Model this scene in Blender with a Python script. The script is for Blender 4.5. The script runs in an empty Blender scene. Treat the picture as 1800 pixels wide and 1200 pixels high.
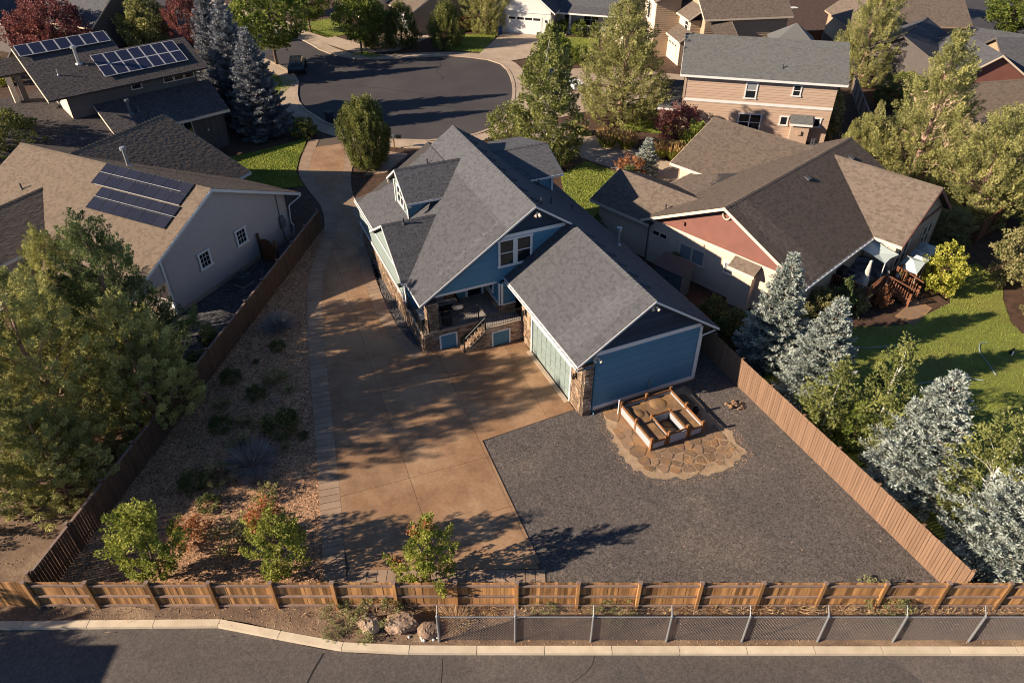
import bpy, math, random
import numpy as np
from mathutils import Vector, Matrix
random.seed(7); RNG = np.random.default_rng(7)
R = math.radians
SC = bpy.context.scene
COL = SC.collection

# ---------------------------------------------------------------- camera, sky, sun, exposure
cd = bpy.data.cameras.new('camera'); cam = bpy.data.objects.new('camera', cd); COL.objects.link(cam)
cam.location = (0, 0, 26); cam.rotation_euler = (R(90 - 37.17), 0, 0)
cd.sensor_width = 36; cd.lens = 25.22; cd.clip_start = .5; cd.clip_end = 1500
SC.camera = cam
SUN_AZ, SUN_EL = 196.8, 23.5          # degrees: direction towards the sun (ccw from +X), elevation
w = bpy.data.worlds.new('World'); SC.world = w; w.use_nodes = True
nt = w.node_tree; bg = nt.nodes['Background']
sky = nt.nodes.new('ShaderNodeTexSky'); sky.sky_type = 'NISHITA'; sky.sun_disc = False
sky.sun_elevation = R(SUN_EL); sky.sun_rotation = R(90 - SUN_AZ); sky.altitude = 1100
sky.air_density = .72; sky.dust_density = .15; sky.ozone_density = 3.2
nt.links.new(sky.outputs[0], bg.inputs[0]); bg.inputs[1].default_value = .068
sd = bpy.data.lights.new('sun', 'SUN'); sun = bpy.data.objects.new('sun', sd); COL.objects.link(sun)
sd.energy = 5.0; sd.angle = R(.55); sd.color = (1, .84, .66)
sv = Vector((math.cos(R(SUN_AZ)) * math.cos(R(SUN_EL)), math.sin(R(SUN_AZ)) * math.cos(R(SUN_EL)), math.sin(R(SUN_EL))))
sun.rotation_euler = sv.to_track_quat('Z', 'Y').to_euler(); sun.location = sv * 200
vs = SC.view_settings; vs.view_transform = 'Standard'; vs.look = 'None'; vs.gamma = 1; vs.use_curve_mapping = False
vs.exposure = 1.14
SC.render.engine = 'CYCLES'; SC.cycles.pixel_filter_type = 'BLACKMAN_HARRIS'; SC.cycles.filter_width = 1.05

# ---------------------------------------------------------------- helpers: objects
def tag(o, label=None, cat=None, group=None, kind=None):
    if label: o['label'] = label
    if cat: o['category'] = cat
    if group: o['group'] = group
    if kind: o['kind'] = kind
    return o
def thing(name, label, cat, loc=(0, 0, 0), group=None):
    o = bpy.data.objects.new(name, None); o.empty_display_size = .3
    COL.objects.link(o); o.location = (loc[0], loc[1], loc[2] if len(loc) > 2 else 0)
    return tag(o, label, cat, group)
def origin(o):
    v = Vector((0, 0, 0))
    while o is not None:
        v += o.location; o = o.parent
    return v
def mesh_obj(name, me, parent=None, loc=(0, 0, 0)):
    o = bpy.data.objects.new(name, me); COL.objects.link(o)
    if parent is not None: o.parent = parent
    o.location = loc
    return o
def copy_tree(o, parent=None):
    c = o.copy(); COL.objects.link(c); c.parent = parent
    for ch in o.children: copy_tree(ch, c)
    return c

# ---------------------------------------------------------------- helpers: meshes
def V3(p): return Vector((p[0], p[1], p[2] if len(p) > 2 else 0.))
class MB:
    def __init__(s): s.v = []; s.f = []; s.t = []
    def face(s, pts, t=0.):
        n = len(s.v); s.v += [tuple(p) for p in pts]; s.f.append(tuple(range(n, n + len(pts)))); s.t.append(t)
    def boxv(s, o, a, b, c, t=0.):            # corner and three edge vectors (a x b along c)
        o, a, b, c = V3(o), V3(a), V3(b), V3(c)
        if a.cross(b).dot(c) < 0: a, b = b, a
        n = len(s.v)
        s.v += [tuple(o), tuple(o + a), tuple(o + a + b), tuple(o + b), tuple(o + c), tuple(o + a + c), tuple(o + a + b + c), tuple(o + b + c)]
        s.f += [tuple(n + i for i in q) for q in ((3, 2, 1, 0), (4, 5, 6, 7), (0, 1, 5, 4), (1, 2, 6, 5), (2, 3, 7, 6), (3, 0, 4, 7))]
        s.t += [t] * 6
    def box(s, c, d, rz=0., t=0.):            # centre of the base, size, turn
        a = Vector((math.cos(rz), math.sin(rz), 0)) * d[0]; b = Vector((-math.sin(rz), math.cos(rz), 0)) * d[1]
        s.boxv(V3(c) - a / 2 - b / 2, a, b, (0, 0, d[2]), t)
    def prism(s, poly, vec, t=0.):
        vec = V3(vec); P = [V3(p) for p in poly]; n = len(P)
        nn = Vector((0, 0, 0))
        for i in range(n): nn += P[i].cross(P[(i + 1) % n])
        if nn.dot(vec) > 0: P = P[::-1]
        s.face(P, t); s.face([p + vec for p in P][::-1], t)
        for i in range(n):
            a, b = P[i], P[(i + 1) % n]; s.face([b, a, a + vec, b + vec], t)
    def tube(s, p0, p1, r0, r1=None, n=6, t=0., cap=True):
        p0, p1 = V3(p0), V3(p1); r1 = r0 if r1 is None else r1
        d = (p1 - p0).normalized(); a = d.orthogonal().normalized(); b = d.cross(a)
        k = len(s.v)
        for p, r in ((p0, r0), (p1, r1)):
            for i in range(n):
                q = 2 * math.pi * i / n; s.v.append(tuple(p + a * (r * math.cos(q)) + b * (r * math.sin(q))))
        for i in range(n):
            j = (i + 1) % n; s.f.append((k + i, k + j, k + n + j, k + n + i)); s.t.append(t)
        if cap:
            s.f.append(tuple(range(k + n, k + 2 * n))); s.f.append(tuple(range(k + n - 1, k - 1, -1))); s.t += [t, t]
    def path(s, pts, r, n=6, t=0.):
        for a, b in zip(pts, pts[1:]): s.tube(a, b, r, r, n, t)
    def lathe(s, c, prof, n=12, t=0.):        # prof: (radius, z) pairs going up
        c = V3(c); k = len(s.v)
        for r, z in prof:
            for i in range(n):
                q = 2 * math.pi * i / n; s.v.append((c.x + r * math.cos(q), c.y + r * math.sin(q), c.z + z))
        for m in range(len(prof) - 1):
            for i in range(n):
                j = (i + 1) % n; s.f.append((k + m * n + i, k + m * n + j, k + (m + 1) * n + j, k + (m + 1) * n + i)); s.t.append(t)
        m = len(prof) - 1; s.f.append(tuple(k + m * n + i for i in range(n))); s.t.append(t)
    def build(s, name, mat, parent=None, loc=None, smooth=False):
        o0 = origin(parent) if parent is not None else V3(loc or (0, 0, 0))
        me = bpy.data.meshes.new(name)
        me.from_pydata([(x - o0.x, y - o0.y, z - o0.z) for x, y, z in s.v], [], s.f)
        at = me.attributes.new('tint', 'FLOAT', 'FACE'); at.data.foreach_set('value', s.t)
        me.materials.append(mat)
        if smooth: me.polygons.foreach_set('use_smooth', [True] * len(me.polygons))
        me.update()
        return mesh_obj(name, me, parent, (0, 0, 0) if parent is not None else o0)
def np_mesh(name, V, k, tint, mat):           # faces of k corners each, unshared vertices
    n = len(V) // k
    me = bpy.data.meshes.new(name); me.vertices.add(len(V)); me.vertices.foreach_set('co', np.ascontiguousarray(V, dtype=np.float32).ravel())
    me.loops.add(n * k); me.loops.foreach_set('vertex_index', np.arange(n * k, dtype=np.int32))
    me.polygons.add(n); me.polygons.foreach_set('loop_start', np.arange(0, n * k, k, dtype=np.int32))
    me.update(calc_edges=True)
    at = me.attributes.new('tint', 'FLOAT', 'FACE'); at.data.foreach_set('value', np.asarray(tint, dtype=np.float32))
    me.materials.append(mat)
    return me
_unit = {}
def unit_box(mat, name='piece'):
    key = (mat.name, name)
    if key not in _unit:
        b = MB(); b.boxv((0, 0, 0), (1, 0, 0), (0, 1, 0), (0, 0, 1))
        me = bpy.data.meshes.new(name); me.from_pydata(b.v, [], b.f); me.attributes.new('tint', 'FLOAT', 'FACE'); me.materials.append(mat); _unit[key] = me
    return _unit[key]
def piece(name, mat, parent, o, a, b, c):     # a box of its own: corner and three edge vectors, shared mesh
    o, a, b, c = V3(o), V3(a), V3(b), V3(c)
    if a.cross(b).dot(c) < 0: a, b = b, a
    ob = bpy.data.objects.new(name, unit_box(mat, name)); COL.objects.link(ob)
    ob.parent = parent; o = o - origin(parent)
    ob.matrix_local = Matrix(((a.x, b.x, c.x, o.x), (a.y, b.y, c.y, o.y), (a.z, b.z, c.z, o.z), (0, 0, 0, 1)))
    return ob

# ---------------------------------------------------------------- helpers: polygons
def clip(poly, n, d):                         # keep n.p <= d (2-D)
    out = []; m = len(poly)
    for i in range(m):
        a, b = poly[i], poly[(i + 1) % m]
        da = n[0] * a[0] + n[1] * a[1] - d; db = n[0] * b[0] + n[1] * b[1] - d
        if da <= 0: out.append(a)
        if (da < 0 < db) or (db < 0 < da):
            t = da / (da - db); out.append((a[0] + (b[0] - a[0]) * t, a[1] + (b[1] - a[1]) * t))
    return out
def area(p): return .5 * sum(p[i][0] * p[(i + 1) % len(p)][1] - p[(i + 1) % len(p)][0] * p[i][1] for i in range(len(p)))
def clip_convex(poly, conv):
    if area(conv) < 0: conv = conv[::-1]
    for i in range(len(conv)):
        a, b = conv[i], conv[(i + 1) % len(conv)]; n = (b[1] - a[1], -(b[0] - a[0])); poly = clip(poly, n, n[0] * a[0] + n[1] * a[1])
        if len(poly) < 3: return []
    return poly
def inside_np(P, poly):
    x, y = P[:, 0], P[:, 1]; r = np.zeros(len(P), bool); j = len(poly) - 1
    for i in range(len(poly)):
        xi, yi = poly[i]; xj, yj = poly[j]
        c = ((yi > y) != (yj > y)) & (x < (xj - xi) * (y - yi) / ((yj - yi) or 1e-9) + xi)
        r ^= c; j = i
    return r
def offset_line(pts, d):                      # shifts a polyline to its left by d
    out = []
    for i, p in enumerate(pts):
        a = Vector(pts[max(i - 1, 0)]); b = Vector(pts[min(i + 1, len(pts) - 1)]); t = (b - a).normalized()
        out.append((p[0] - t.y * d, p[1] + t.x * d))
    return out
def resample(pts, step):
    out = [Vector(pts[0])]; 
    d = [0.]
    for a, b in zip(pts, pts[1:]): d.append(d[-1] + (Vector(b) - Vector(a)).length)
    n = max(1, round(d[-1] / step)); res = []
    for k in range(n + 1):
        s = d[-1] * k / n; i = 0
        while i < len(d) - 2 and d[i + 1] < s: i += 1
        t = (s - d[i]) / max(1e-9, d[i + 1] - d[i]); a, b = Vector(pts[i]), Vector(pts[i + 1]); res.append(tuple(a + (b - a) * t))
    return res
def smooth_line(pts, n=4, closed=False):      # Catmull-Rom
    P = [Vector(p) for p in pts]; m = len(P); out = []
    for i in range(m if closed else m - 1):
        if closed: p0, p1, p2, p3 = P[i - 1], P[i], P[(i + 1) % m], P[(i + 2) % m]
        else: p0, p1, p2, p3 = P[max(i - 1, 0)], P[i], P[i + 1], P[min(i + 2, m - 1)]
        for k in range(n):
            t = k / n
            out.append(tuple(.5 * ((2 * p1) + (p2 - p0) * t + (2 * p0 - 5 * p1 + 4 * p2 - p3) * t * t + (3 * p1 - p0 - 3 * p2 + p3) * t ** 3)))
    if not closed: out.append(tuple(P[-1]))
    return out

# ---------------------------------------------------------------- helpers: materials
def mat_base(name):
    m = bpy.data.materials.new(name); m.use_nodes = True; return m, m.node_tree.nodes, m.node_tree.links, m.node_tree.nodes['Principled BSDF']
def M(name, c, c2=None, ns=1.5, lo=.35, hi=.65, stretch=None, c3=None, ns3=.3, lo3=.5, hi3=.62, tint=.0, orand=.0, rough=.85, spec=.25, metal=0., bump=0., bs=20., detail=6, fine=0., fs=60., speck=0., ss=14.):
    m, N, L, P = mat_base(name)
    geo = N.new('ShaderNodeNewGeometry'); pos = geo.outputs['Position']
    if stretch:
        mp = N.new('ShaderNodeMapping'); mp.inputs['Scale'].default_value = stretch; L.new(pos, mp.inputs[0]); pos = mp.outputs[0]
    def noise(s, d=detail, rg=.6):
        n = N.new('ShaderNodeTexNoise'); n.inputs['Scale'].default_value = s; n.inputs['Detail'].default_value = d; n.inputs['Roughness'].default_value = rg; L.new(pos, n.inputs['Vector']); return n.outputs[0]
    def ramp(src, a, b):
        r = N.new('ShaderNodeMapRange'); r.inputs[1].default_value = a; r.inputs[2].default_value = b; L.new(src, r.inputs[0]); return r.outputs[0]
    def mix(f, a, b):
        x = N.new('ShaderNodeMix'); x.data_type = 'RGBA'; L.new(f, x.inputs[0])
        for i, v in ((6, a), (7, b)):
            if isinstance(v, tuple): x.inputs[i].default_value = (*v, 1)
            else: L.new(v, x.inputs[i])
        return x.outputs[2]
    col = c
    if c2 is not None: col = mix(ramp(noise(ns), lo, hi), c, c2)
    if c3 is not None: col = mix(ramp(noise(ns3), lo3, hi3), col, c3)
    k = None
    def mul(src, amt, off=0.):                # 1 + amt*(src-off)
        nonlocal k
        a = N.new('ShaderNodeMath'); a.operation = 'MULTIPLY_ADD'; L.new(src, a.inputs[0]); a.inputs[1].default_value = amt; a.inputs[2].default_value = 1 - amt * off
        if k is None: k = a.outputs[0]
        else:
            b = N.new('ShaderNodeMath'); b.operation = 'MULTIPLY'; L.new(k, b.inputs[0]); L.new(a.outputs[0], b.inputs[1]); k = b.outputs[0]
    if tint:
        t = N.new('ShaderNodeAttribute'); t.attribute_name = 'tint'; mul(t.outputs['Fac'], tint)
    if orand:
        oi = N.new('ShaderNodeObjectInfo'); mul(oi.outputs['Random'], orand, .5)
    if fine: mul(noise(fs, 3, .7), fine, .5)
    if speck:
        vo = N.new('ShaderNodeTexVoronoi'); vo.inputs['Scale'].default_value = ss; L.new(pos, vo.inputs['Vector'])
        sx = N.new('ShaderNodeSeparateColor'); L.new(vo.outputs['Color'], sx.inputs[0]); mul(sx.outputs[0], speck, .5)
        v2 = N.new('ShaderNodeTexVoronoi'); v2.inputs['Scale'].default_value = ss * .37; L.new(pos, v2.inputs['Vector']); s2 = N.new('ShaderNodeSeparateColor'); L.new(v2.outputs['Color'], s2.inputs[0]); mul(s2.outputs[1], speck * .35, .5)
    if k is not None:
        s = N.new('ShaderNodeVectorMath'); s.operation = 'SCALE'
        if isinstance(col, tuple): s.inputs[0].default_value = col
        else: L.new(col, s.inputs[0])
        L.new(k, s.inputs['Scale']); col = s.outputs[0]
    if isinstance(col, tuple): P.inputs['Base Color'].default_value = (*col, 1)
    else: L.new(col, P.inputs['Base Color'])
    P.inputs['Roughness'].default_value = rough; P.inputs['Specular IOR Level'].default_value = spec; P.inputs['Metallic'].default_value = metal
    if bump:
        b = N.new('ShaderNodeBump'); b.inputs['Strength'].default_value = bump; b.inputs['Distance'].default_value = .03; L.new(noise(bs, 8, .7), b.inputs['Height']); L.new(b.outputs[0], P.inputs['Normal'])
    return m
def LEAF(name, ca, cb, trans=.3, rough=.6):
    m, N, L, P = mat_base(name)
    t = N.new('ShaderNodeAttribute'); t.attribute_name = 'tint'
    r = N.new('ShaderNodeMapRange'); r.inputs[1].default_value = -1; r.inputs[2].default_value = 1; L.new(t.outputs['Fac'], r.inputs[0])
    x = N.new('ShaderNodeMix'); x.data_type = 'RGBA'; L.new(r.outputs[0], x.inputs[0]); x.inputs[6].default_value = (*ca, 1); x.inputs[7].default_value = (*cb, 1)
    L.new(x.outputs[2], P.inputs['Base Color']); P.inputs['Roughness'].default_value = rough; P.inputs['Specular IOR Level'].default_value = .2
    tr = N.new('ShaderNodeBsdfTranslucent'); L.new(x.outputs[2], tr.inputs[0])
    ms = N.new('ShaderNodeMixShader'); ms.inputs[0].default_value = trans
    L.new(P.outputs[0], ms.inputs[1]); L.new(tr.outputs[0], ms.inputs[2]); L.new(ms.outputs[0], N['Material Output'].inputs[0])
    return m

M_dirt = M('dirt', (.21, .138, .088), (.12, .08, .055), 1.2, c3=(.29, .20, .125), ns3=.35, bump=.8, bs=9, fine=1.4, fs=14)
M_mulch = M('mulch', (.10, .055, .035), (.05, .03, .02), 2.0, fine=.8, fs=30, bump=.6, bs=16)
M_tan = M('tan_gravel', (.36, .21, .12), (.26, .15, .086), 1.0, speck=1.2, ss=13, bump=1., bs=16)
M_tanp = M('tan_pebble', (.36, .215, .125), tint=.6, rough=.8)
M_gray = M('grey_gravel', (.112, .095, .085), (.092, .079, .072), .35, .3, .7, c3=(.132, .108, .09), ns3=.16, speck=1.1, ss=22, bump=1., bs=18)
M_grayp = M('grey_pebble', (.112, .098, .09), tint=.6, rough=.85)
M_slate = M('dark_cobble_bed', (.10, .095, .095), (.055, .053, .055), 5, speck=1.2, ss=12, bump=.5, bs=24)
M_slatep = M('dark_cobble', (.12, .11, .105), tint=.8, rough=.7)
M_drive = M('stained_concrete', (.285, .167, .09), (.205, .118, .065), 1.1, .32, .68, c3=(.33, .21, .122), ns3=.33, lo3=.44, hi3=.64, orand=.22, rough=.6, bump=.2, bs=7, fine=.5, fs=7, speck=.12, ss=11)
M_band = M('stamped_border', (.32, .225, .155), (.25, .17, .115), 1.0, orand=.2, rough=.75, bump=.2, bs=15, fine=.2, fs=30)
M_asph = M('asphalt', (.105, .088, .078), (.086, .073, .065), .35, speck=.45, ss=18, c3=(.125, .104, .09), ns3=.12, rough=.9, fine=.55, fs=50, bump=.35, bs=60)
M_asph2 = M('street_asphalt', (.062, .054, .053), (.050, .044, .044), .25, c3=(.067, .058, .056), ns3=.1, rough=.85, fine=.35, fs=30, bump=.2, bs=40)
M_patch = M('asphalt_patch', (.095, .083, .076), (.085, .074, .068), .5, rough=.9, speck=.45, ss=18, bump=.35, bs=60)
M_tar = M('tar_seam', (.02, .018, .017), rough=.6)
M_conc = M('concrete', (.40, .31, .225), (.33, .25, .18), .8, orand=.16, rough=.85, fine=.25, fs=30, bump=.15, bs=20)
M_kerb = M('kerb_concrete', (.60, .50, .37), (.50, .41, .29), 1.6, orand=.15, rough=.85, fine=.35, fs=35, bump=.2, bs=30)
M_lawn = M('lawn_soil', (.20, .215, .045), (.13, .15, .032), .6, c3=(.19, .18, .045), ns3=.3, fine=.9, fs=30, bump=.6, bs=30)
M_blade = LEAF('grass_blade', (.13, .19, .03), (.39, .42, .08), .3)
M_shin = M('grey_shingle', (.088, .088, .094), tint=.42, orand=.3, rough=.92, spec=.12, fine=.3, fs=40)
M_shinD = M('brown_shingle', (.135, .105, .083), tint=.5, orand=.32, rough=.92, spec=.12, fine=.3, fs=40)
M_shinB = M('tan_shingle', (.165, .125, .092), tint=.4, orand=.25, rough=.92, spec=.12, fine=.4, fs=55)
M_shinC = M('charcoal_shingle', (.082, .072, .070), tint=.6, orand=.4, rough=.92, spec=.12, fine=.4, fs=40)
M_shinE = M('weathered_shingle', (.122, .122, .118), tint=.34, rough=.92, spec=.12, fine=.5, fs=30)
M_deckD = M('roof_underlay', (.045, .04, .038), rough=.95)
M_blue = M('blue_siding', (.078, .20, .285), (.068, .185, .265), 1.5, orand=.16, rough=.6, spec=.3)
M_paleb = M('pale_blue_door', (.20, .245, .225), (.185, .225, .205), 1, orand=.04, rough=.5)
M_navy = M('navy_shake', (.028, .04, .062), tint=.5, orand=.5, rough=.8)
M_white = M('white_trim', (.62, .60, .57), rough=.55)
M_cream = M('cream_trim', (.66, .53, .40), rough=.6)
M_stone = M('ledge_stone', (.25, .165, .105), (.16, .105, .07), 3.0, c3=(.34, .25, .17), ns3=1.7, tint=.7, orand=.75, rough=.85, fine=.4, fs=30)
M_mortar = M('mortar', (.10, .075, .055), rough=.95)
M_black = M('black_metal', (.012, .012, .013), rough=.45, spec=.4)
M_dark = M('dark_fabric', (.02, .019, .02), rough=.9)
M_paver = M('patio_paver', (.40, .36, .34), (.33, .30, .285), 2, orand=.2, rough=.7)
M_deck = M('porch_tile', (.30, .265, .24), (.25, .22, .20), 2, orand=.2, rough=.6)
M_glass = M('window_glass', (.012, .015, .018), rough=.06, spec=.6)
M_glassl = M('pale_blind_glass', (.22, .23, .24), rough=.15, spec=.6)
M_taupe = M('taupe_stucco', (.40, .35, .325), (.375, .33, .31), 3, rough=.9, bump=.15, bs=60)
M_peach = M('peach_siding', (.40, .285, .21), (.38, .27, .20), 2, orand=.05, rough=.7)
M_peachl = M('pale_peach_siding', (.60, .45, .335), (.57, .43, .32), 2, orand=.07, rough=.7)
M_rose = M('red_gable_panel', (.20, .085, .066), (.17, .074, .058), 1.2, rough=.75)
M_tanw = M('tan_siding', (.36, .265, .175), (.33, .24, .16), 1.2, orand=.06, rough=.75)
M_creamw = M('cream_siding', (.64, .52, .385), rough=.75)
M_whitew = M('white_siding', (.58, .56, .52), rough=.7)
M_charw = M('charcoal_siding', (.115, .098, .088), (.10, .086, .078), 2, orand=.1, rough=.8)
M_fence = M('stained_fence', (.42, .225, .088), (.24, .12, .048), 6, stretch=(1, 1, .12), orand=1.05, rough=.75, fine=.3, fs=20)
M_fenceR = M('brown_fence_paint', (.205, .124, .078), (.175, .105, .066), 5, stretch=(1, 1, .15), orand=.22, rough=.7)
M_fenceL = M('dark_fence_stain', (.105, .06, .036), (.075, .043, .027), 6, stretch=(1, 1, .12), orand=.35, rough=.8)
M_fencec = M('fence_cap', (.25, .175, .14), (.185, .125, .10), 5, orand=.25, rough=.75)
M_grayw = M('weathered_fence', (.22, .18, .15), orand=.3, rough=.85)
M_wood = M('bed_timber', (.25, .115, .045), (.18, .08, .032), 5, orand=.3, rough=.7)
M_redw = M('redwood_deck', (.20, .085, .042), (.14, .058, .03), 4, orand=.4, rough=.7)
M_galv = M('galvanised_steel', (.27, .275, .28), rough=.5, metal=.5)
M_wire = M('fence_wire', (.22, .19, .175), rough=.5, metal=.3)
M_corr = M('corrugated_panel', (.36, .375, .39), rough=.5, metal=.1)
M_soil = M('bed_soil', (.24, .145, .075), (.15, .09, .05), 2.5, c3=(.34, .19, .07), ns3=1.1, lo3=.55, hi3=.68, fine=.6, fs=25, bump=.6, bs=14)
M_flag = M('flagstone', (.235, .150, .092), (.18, .118, .078), 2.2, c3=(.30, .165, .075), ns3=1.3, orand=.5, rough=.75, bump=.2, bs=12, fine=.2, fs=20)
M_straw = M('dry_straw', (.42, .30, .19), (.30, .21, .13), 2.5, fine=.8, fs=30, bump=.5, bs=25)
M_strawl = LEAF('dry_grass_blade', (.26, .18, .10), (.40, .30, .18), .2) #(0.353, 0.224, 0.106), (0.611, 0.447, 0.247), .2)
M_rock = M('lava_boulder', (.34, .23, .155), (.19, .125, .085), 2.2, .3, .6, c3=(.40, .29, .2), ns3=1.6, bump=1., bs=6, rough=.9, fine=.3, fs=25)
M_wrock = M('white_rock', (.6, .57, .54), rough=.8, orand=.3)
M_bark = M('bark', (.15, .095, .065), (.09, .06, .045), 8, rough=.9)
M_barkp = M('pinkish_bark', (.34, .22, .165), (.24, .155, .115), 6, rough=.9)
M_barkw = M('white_bark', (.62, .57, .50), (.4, .36, .31), 10, .55, .7, rough=.8)
M_cell = M('solar_cell', (.022, .022, .032), (.018, .018, .027), 4, orand=.25, rough=.16, spec=.5)
M_cellb = M('blue_solar_cell', (.020, .022, .045), orand=.2, rough=.2, spec=.5)
M_alu = M('aluminium_frame', (.55, .53, .50), rough=.4, metal=.3)
M_pipe = M('vent_pipe', (.045, .045, .05), rough=.5)
M_steel = M('flue_steel', (.42, .42, .42), rough=.35, metal=.6)
M_bin = M('bin_plastic', (.03, .04, .055), rough=.5)
M_binb = M('blue_bin_plastic', (.025, .07, .19), rough=.45)
M_car = M('dark_car_paint', (.018, .02, .024), rough=.18, spec=.6)
M_tyre = M('tyre_rubber', (.015, .015, .015), rough=.8)
M_canvas = M('canvas_cloth', (.56, .50, .42), (.48, .43, .36), 3, rough=.9)
M_sail = M('grey_sail_cloth', (.40, .46, .44), rough=.9)
M_wick = M('wicker', (.34, .19, .085), (.24, .13, .06), 12, rough=.8)
M_terra = M('terracotta', (.34, .14, .07), rough=.8)
M_pot = M('white_pot', (.62, .63, .64), rough=.5)
M_redc = M('rust_cushion', (.17, .06, .028), (.27, .12, .06), 4, rough=.95)
M_greyc = M('grey_cushion', (.17, .165, .17), (.13, .125, .13), 3, rough=.95)
M_hose = M('pale_hose', (.30, .36, .42), rough=.5)
M_ac = M('green_grey_cabinet', (.10, .115, .115), rough=.6)
L_jun = LEAF('juniper_scale', (.14, .15, .052), (.56, .53, .185), 0.32)
L_jund = LEAF('dark_juniper_scale', (.045, .07, .028), (.22, .26, .09), 0.28)
L_junl = LEAF('bright_juniper_scale', (.115, .125, .043), (.49, .46, .165), 0.32)
L_spr = LEAF('blue_spruce_needle', (.09, .115, .098), (.455, .49, .43), .12)
L_sprd = LEAF('silver_spruce_needle', (.09, .095, .10), (.33, .335, .345), .12)
L_map = LEAF('maple_leaf', (.11, .145, .022), (.42, .42, .09), .35)
L_mapr = LEAF('red_tip_leaf', (0.289, 0.099, 0.045), (0.548, 0.228, 0.099), .3)
L_asp = LEAF('aspen_leaf', (.095, .12, .03), (.34, .34, .11), .35)
L_str = LEAF('street_tree_leaf', (.055, .085, .016), (.25, .28, .055), .3)
L_arb = LEAF('arborvitae_scale', (.06, .078, .02), (.27, .27, .075), .2)
L_yel = LEAF('yellow_leaf', (0.258, 0.282, 0.036), (0.565, 0.518, 0.106), .35)
L_pur = LEAF('purple_leaf', (0.107, 0.034, 0.034), (0.335, 0.129, 0.104), .3)
L_lav = LEAF('lavender_stem', (.14, .135, .135), (.36, .34, .33), .15) #(0.122, 0.125, 0.142), (0.377, 0.368, 0.395), .15)
L_shr = LEAF('shrub_leaf', (0.054, 0.076, 0.026), (0.198, 0.213, 0.068), .25)
L_olv = LEAF('olive_shrub_leaf', (0.122, 0.129, 0.045), (0.396, 0.342, 0.152), .25)
L_red = LEAF('russet_leaf', (0.198, 0.076, 0.038), (0.502, 0.244, 0.107), .3)
L_fea = LEAF('feather_plume', (0.400, 0.224, 0.088), (0.620, 0.447, 0.212), .3)
L_fgr = LEAF('feather_grass_blade', (0.152, 0.190, 0.030), (0.396, 0.396, 0.091), .3)
L_wee = LEAF('weed_leaf', (0.138, 0.152, 0.054), (0.365, 0.351, 0.152), .3)
L_dry = LEAF('dry_weed_stem', (0.365, 0.198, 0.099), (0.620, 0.457, 0.258), .2)

# ---------------------------------------------------------------- foliage
def unit(v): return v / np.maximum(1e-9, np.linalg.norm(v, axis=-1, keepdims=True))
def cards(P, D, ln, wd, rng, twist=1.0):
    """leaf-sized kites: base P, direction D, length ln, width wd"""
    n = len(P); D = unit(D); r = unit(rng.normal(size=(n, 3))); S = unit(np.cross(D, r))
    ln = np.broadcast_to(np.asarray(ln, float), (n,))[:, None]; wd = np.broadcast_to(np.asarray(wd, float), (n,))[:, None]
    V = np.empty((n, 4, 3)); V[:, 0] = P; V[:, 1] = P + D * ln * .5 + S * wd * .5; V[:, 2] = P + D * ln; V[:, 3] = P + D * ln * .5 - S * wd * .5
    return V.reshape(-1, 3)
def plumes(rng, h, prof, n, plen, prad, per, lsz, up=.5, out=.7, base=.06, surf=.75, gap=0., tvar=.45, asp=.63):
    """crown of many pointed leaf plumes spread through a volume; prof: [(height fraction, radius)]"""
    zf = np.array([p[0] for p in prof]); rf = np.array([p[1] for p in prof])
    cand = rng.uniform(0, 1, size=(n * 12, 1))[:, 0]; rr = np.interp(cand, zf, rf); keep = rng.uniform(0, rf.max() * 1.0, len(cand)) < rr + rf.max() * .12
    z = cand[keep][:n]; n = len(z); rad = np.interp(z, zf, rf)
    ang = rng.uniform(0, 2 * np.pi, n)
    lump = 1 + .16 * np.sin(ang * 3 + rng.uniform(0, 6) + z * 9) + .12 * np.sin(ang * 5 + z * 17 + rng.uniform(0, 6))
    q = np.where(rng.uniform(size=n) < surf, rng.uniform(.72, 1.0, n), np.sqrt(rng.uniform(0, .6, n)))
    if gap: q *= np.where(rng.uniform(size=n) < gap, .7, 1.)
    rr = rad * q * lump
    C = np.stack([rr * np.cos(ang), rr * np.sin(ang), z * h], 1)
    O = np.stack([np.cos(ang), np.sin(ang), np.zeros(n)], 1)
    D = unit(O * out * (q[:, None]) + np.array([0, 0, 1.]) * up + rng.normal(size=(n, 3)) * .22)
    L = plen * rng.uniform(.6, 1.35, n); W = prad * rng.uniform(.7, 1.3, n)
    C = C - D * (L * .45)[:, None]
    t0 = rng.normal(0, tvar, n)
    k = per; t = rng.uniform(0, 1, (n, k)); a = rng.uniform(0, 2 * np.pi, (n, k))
    wr = W[:, None] * np.sin(np.pi * np.clip(t * .82 + .12, 0, 1)) * np.sqrt(rng.uniform(.25, 1, (n, k)))
    X = unit(np.cross(D, np.array([.3, .2, .9]) + rng.normal(size=(n, 3)) * .1)); Y = np.cross(D, X)
    R_ = X[:, None] * np.cos(a)[..., None] + Y[:, None] * np.sin(a)[..., None]
    P = C[:, None] + D[:, None] * (t * L[:, None])[..., None] + R_ * wr[..., None]
    LD = unit(D[:, None] * .75 + R_ * .6 + rng.normal(size=(n, k, 3)) * .45)
    P = P.reshape(-1, 3); LD = LD.reshape(-1, 3); tt = (t0[:, None] + rng.normal(0, .32, (n, k))).reshape(-1)
    keep = P[:, 2] > base; P, LD, tt = P[keep], LD[keep], np.clip(tt[keep], -1, 1)
    s = lsz * rng.uniform(.65, 1.35, len(P))
    return cards(P, LD, s * 1.5, s * 1.5 * asp, rng), tt, C, D
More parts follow.
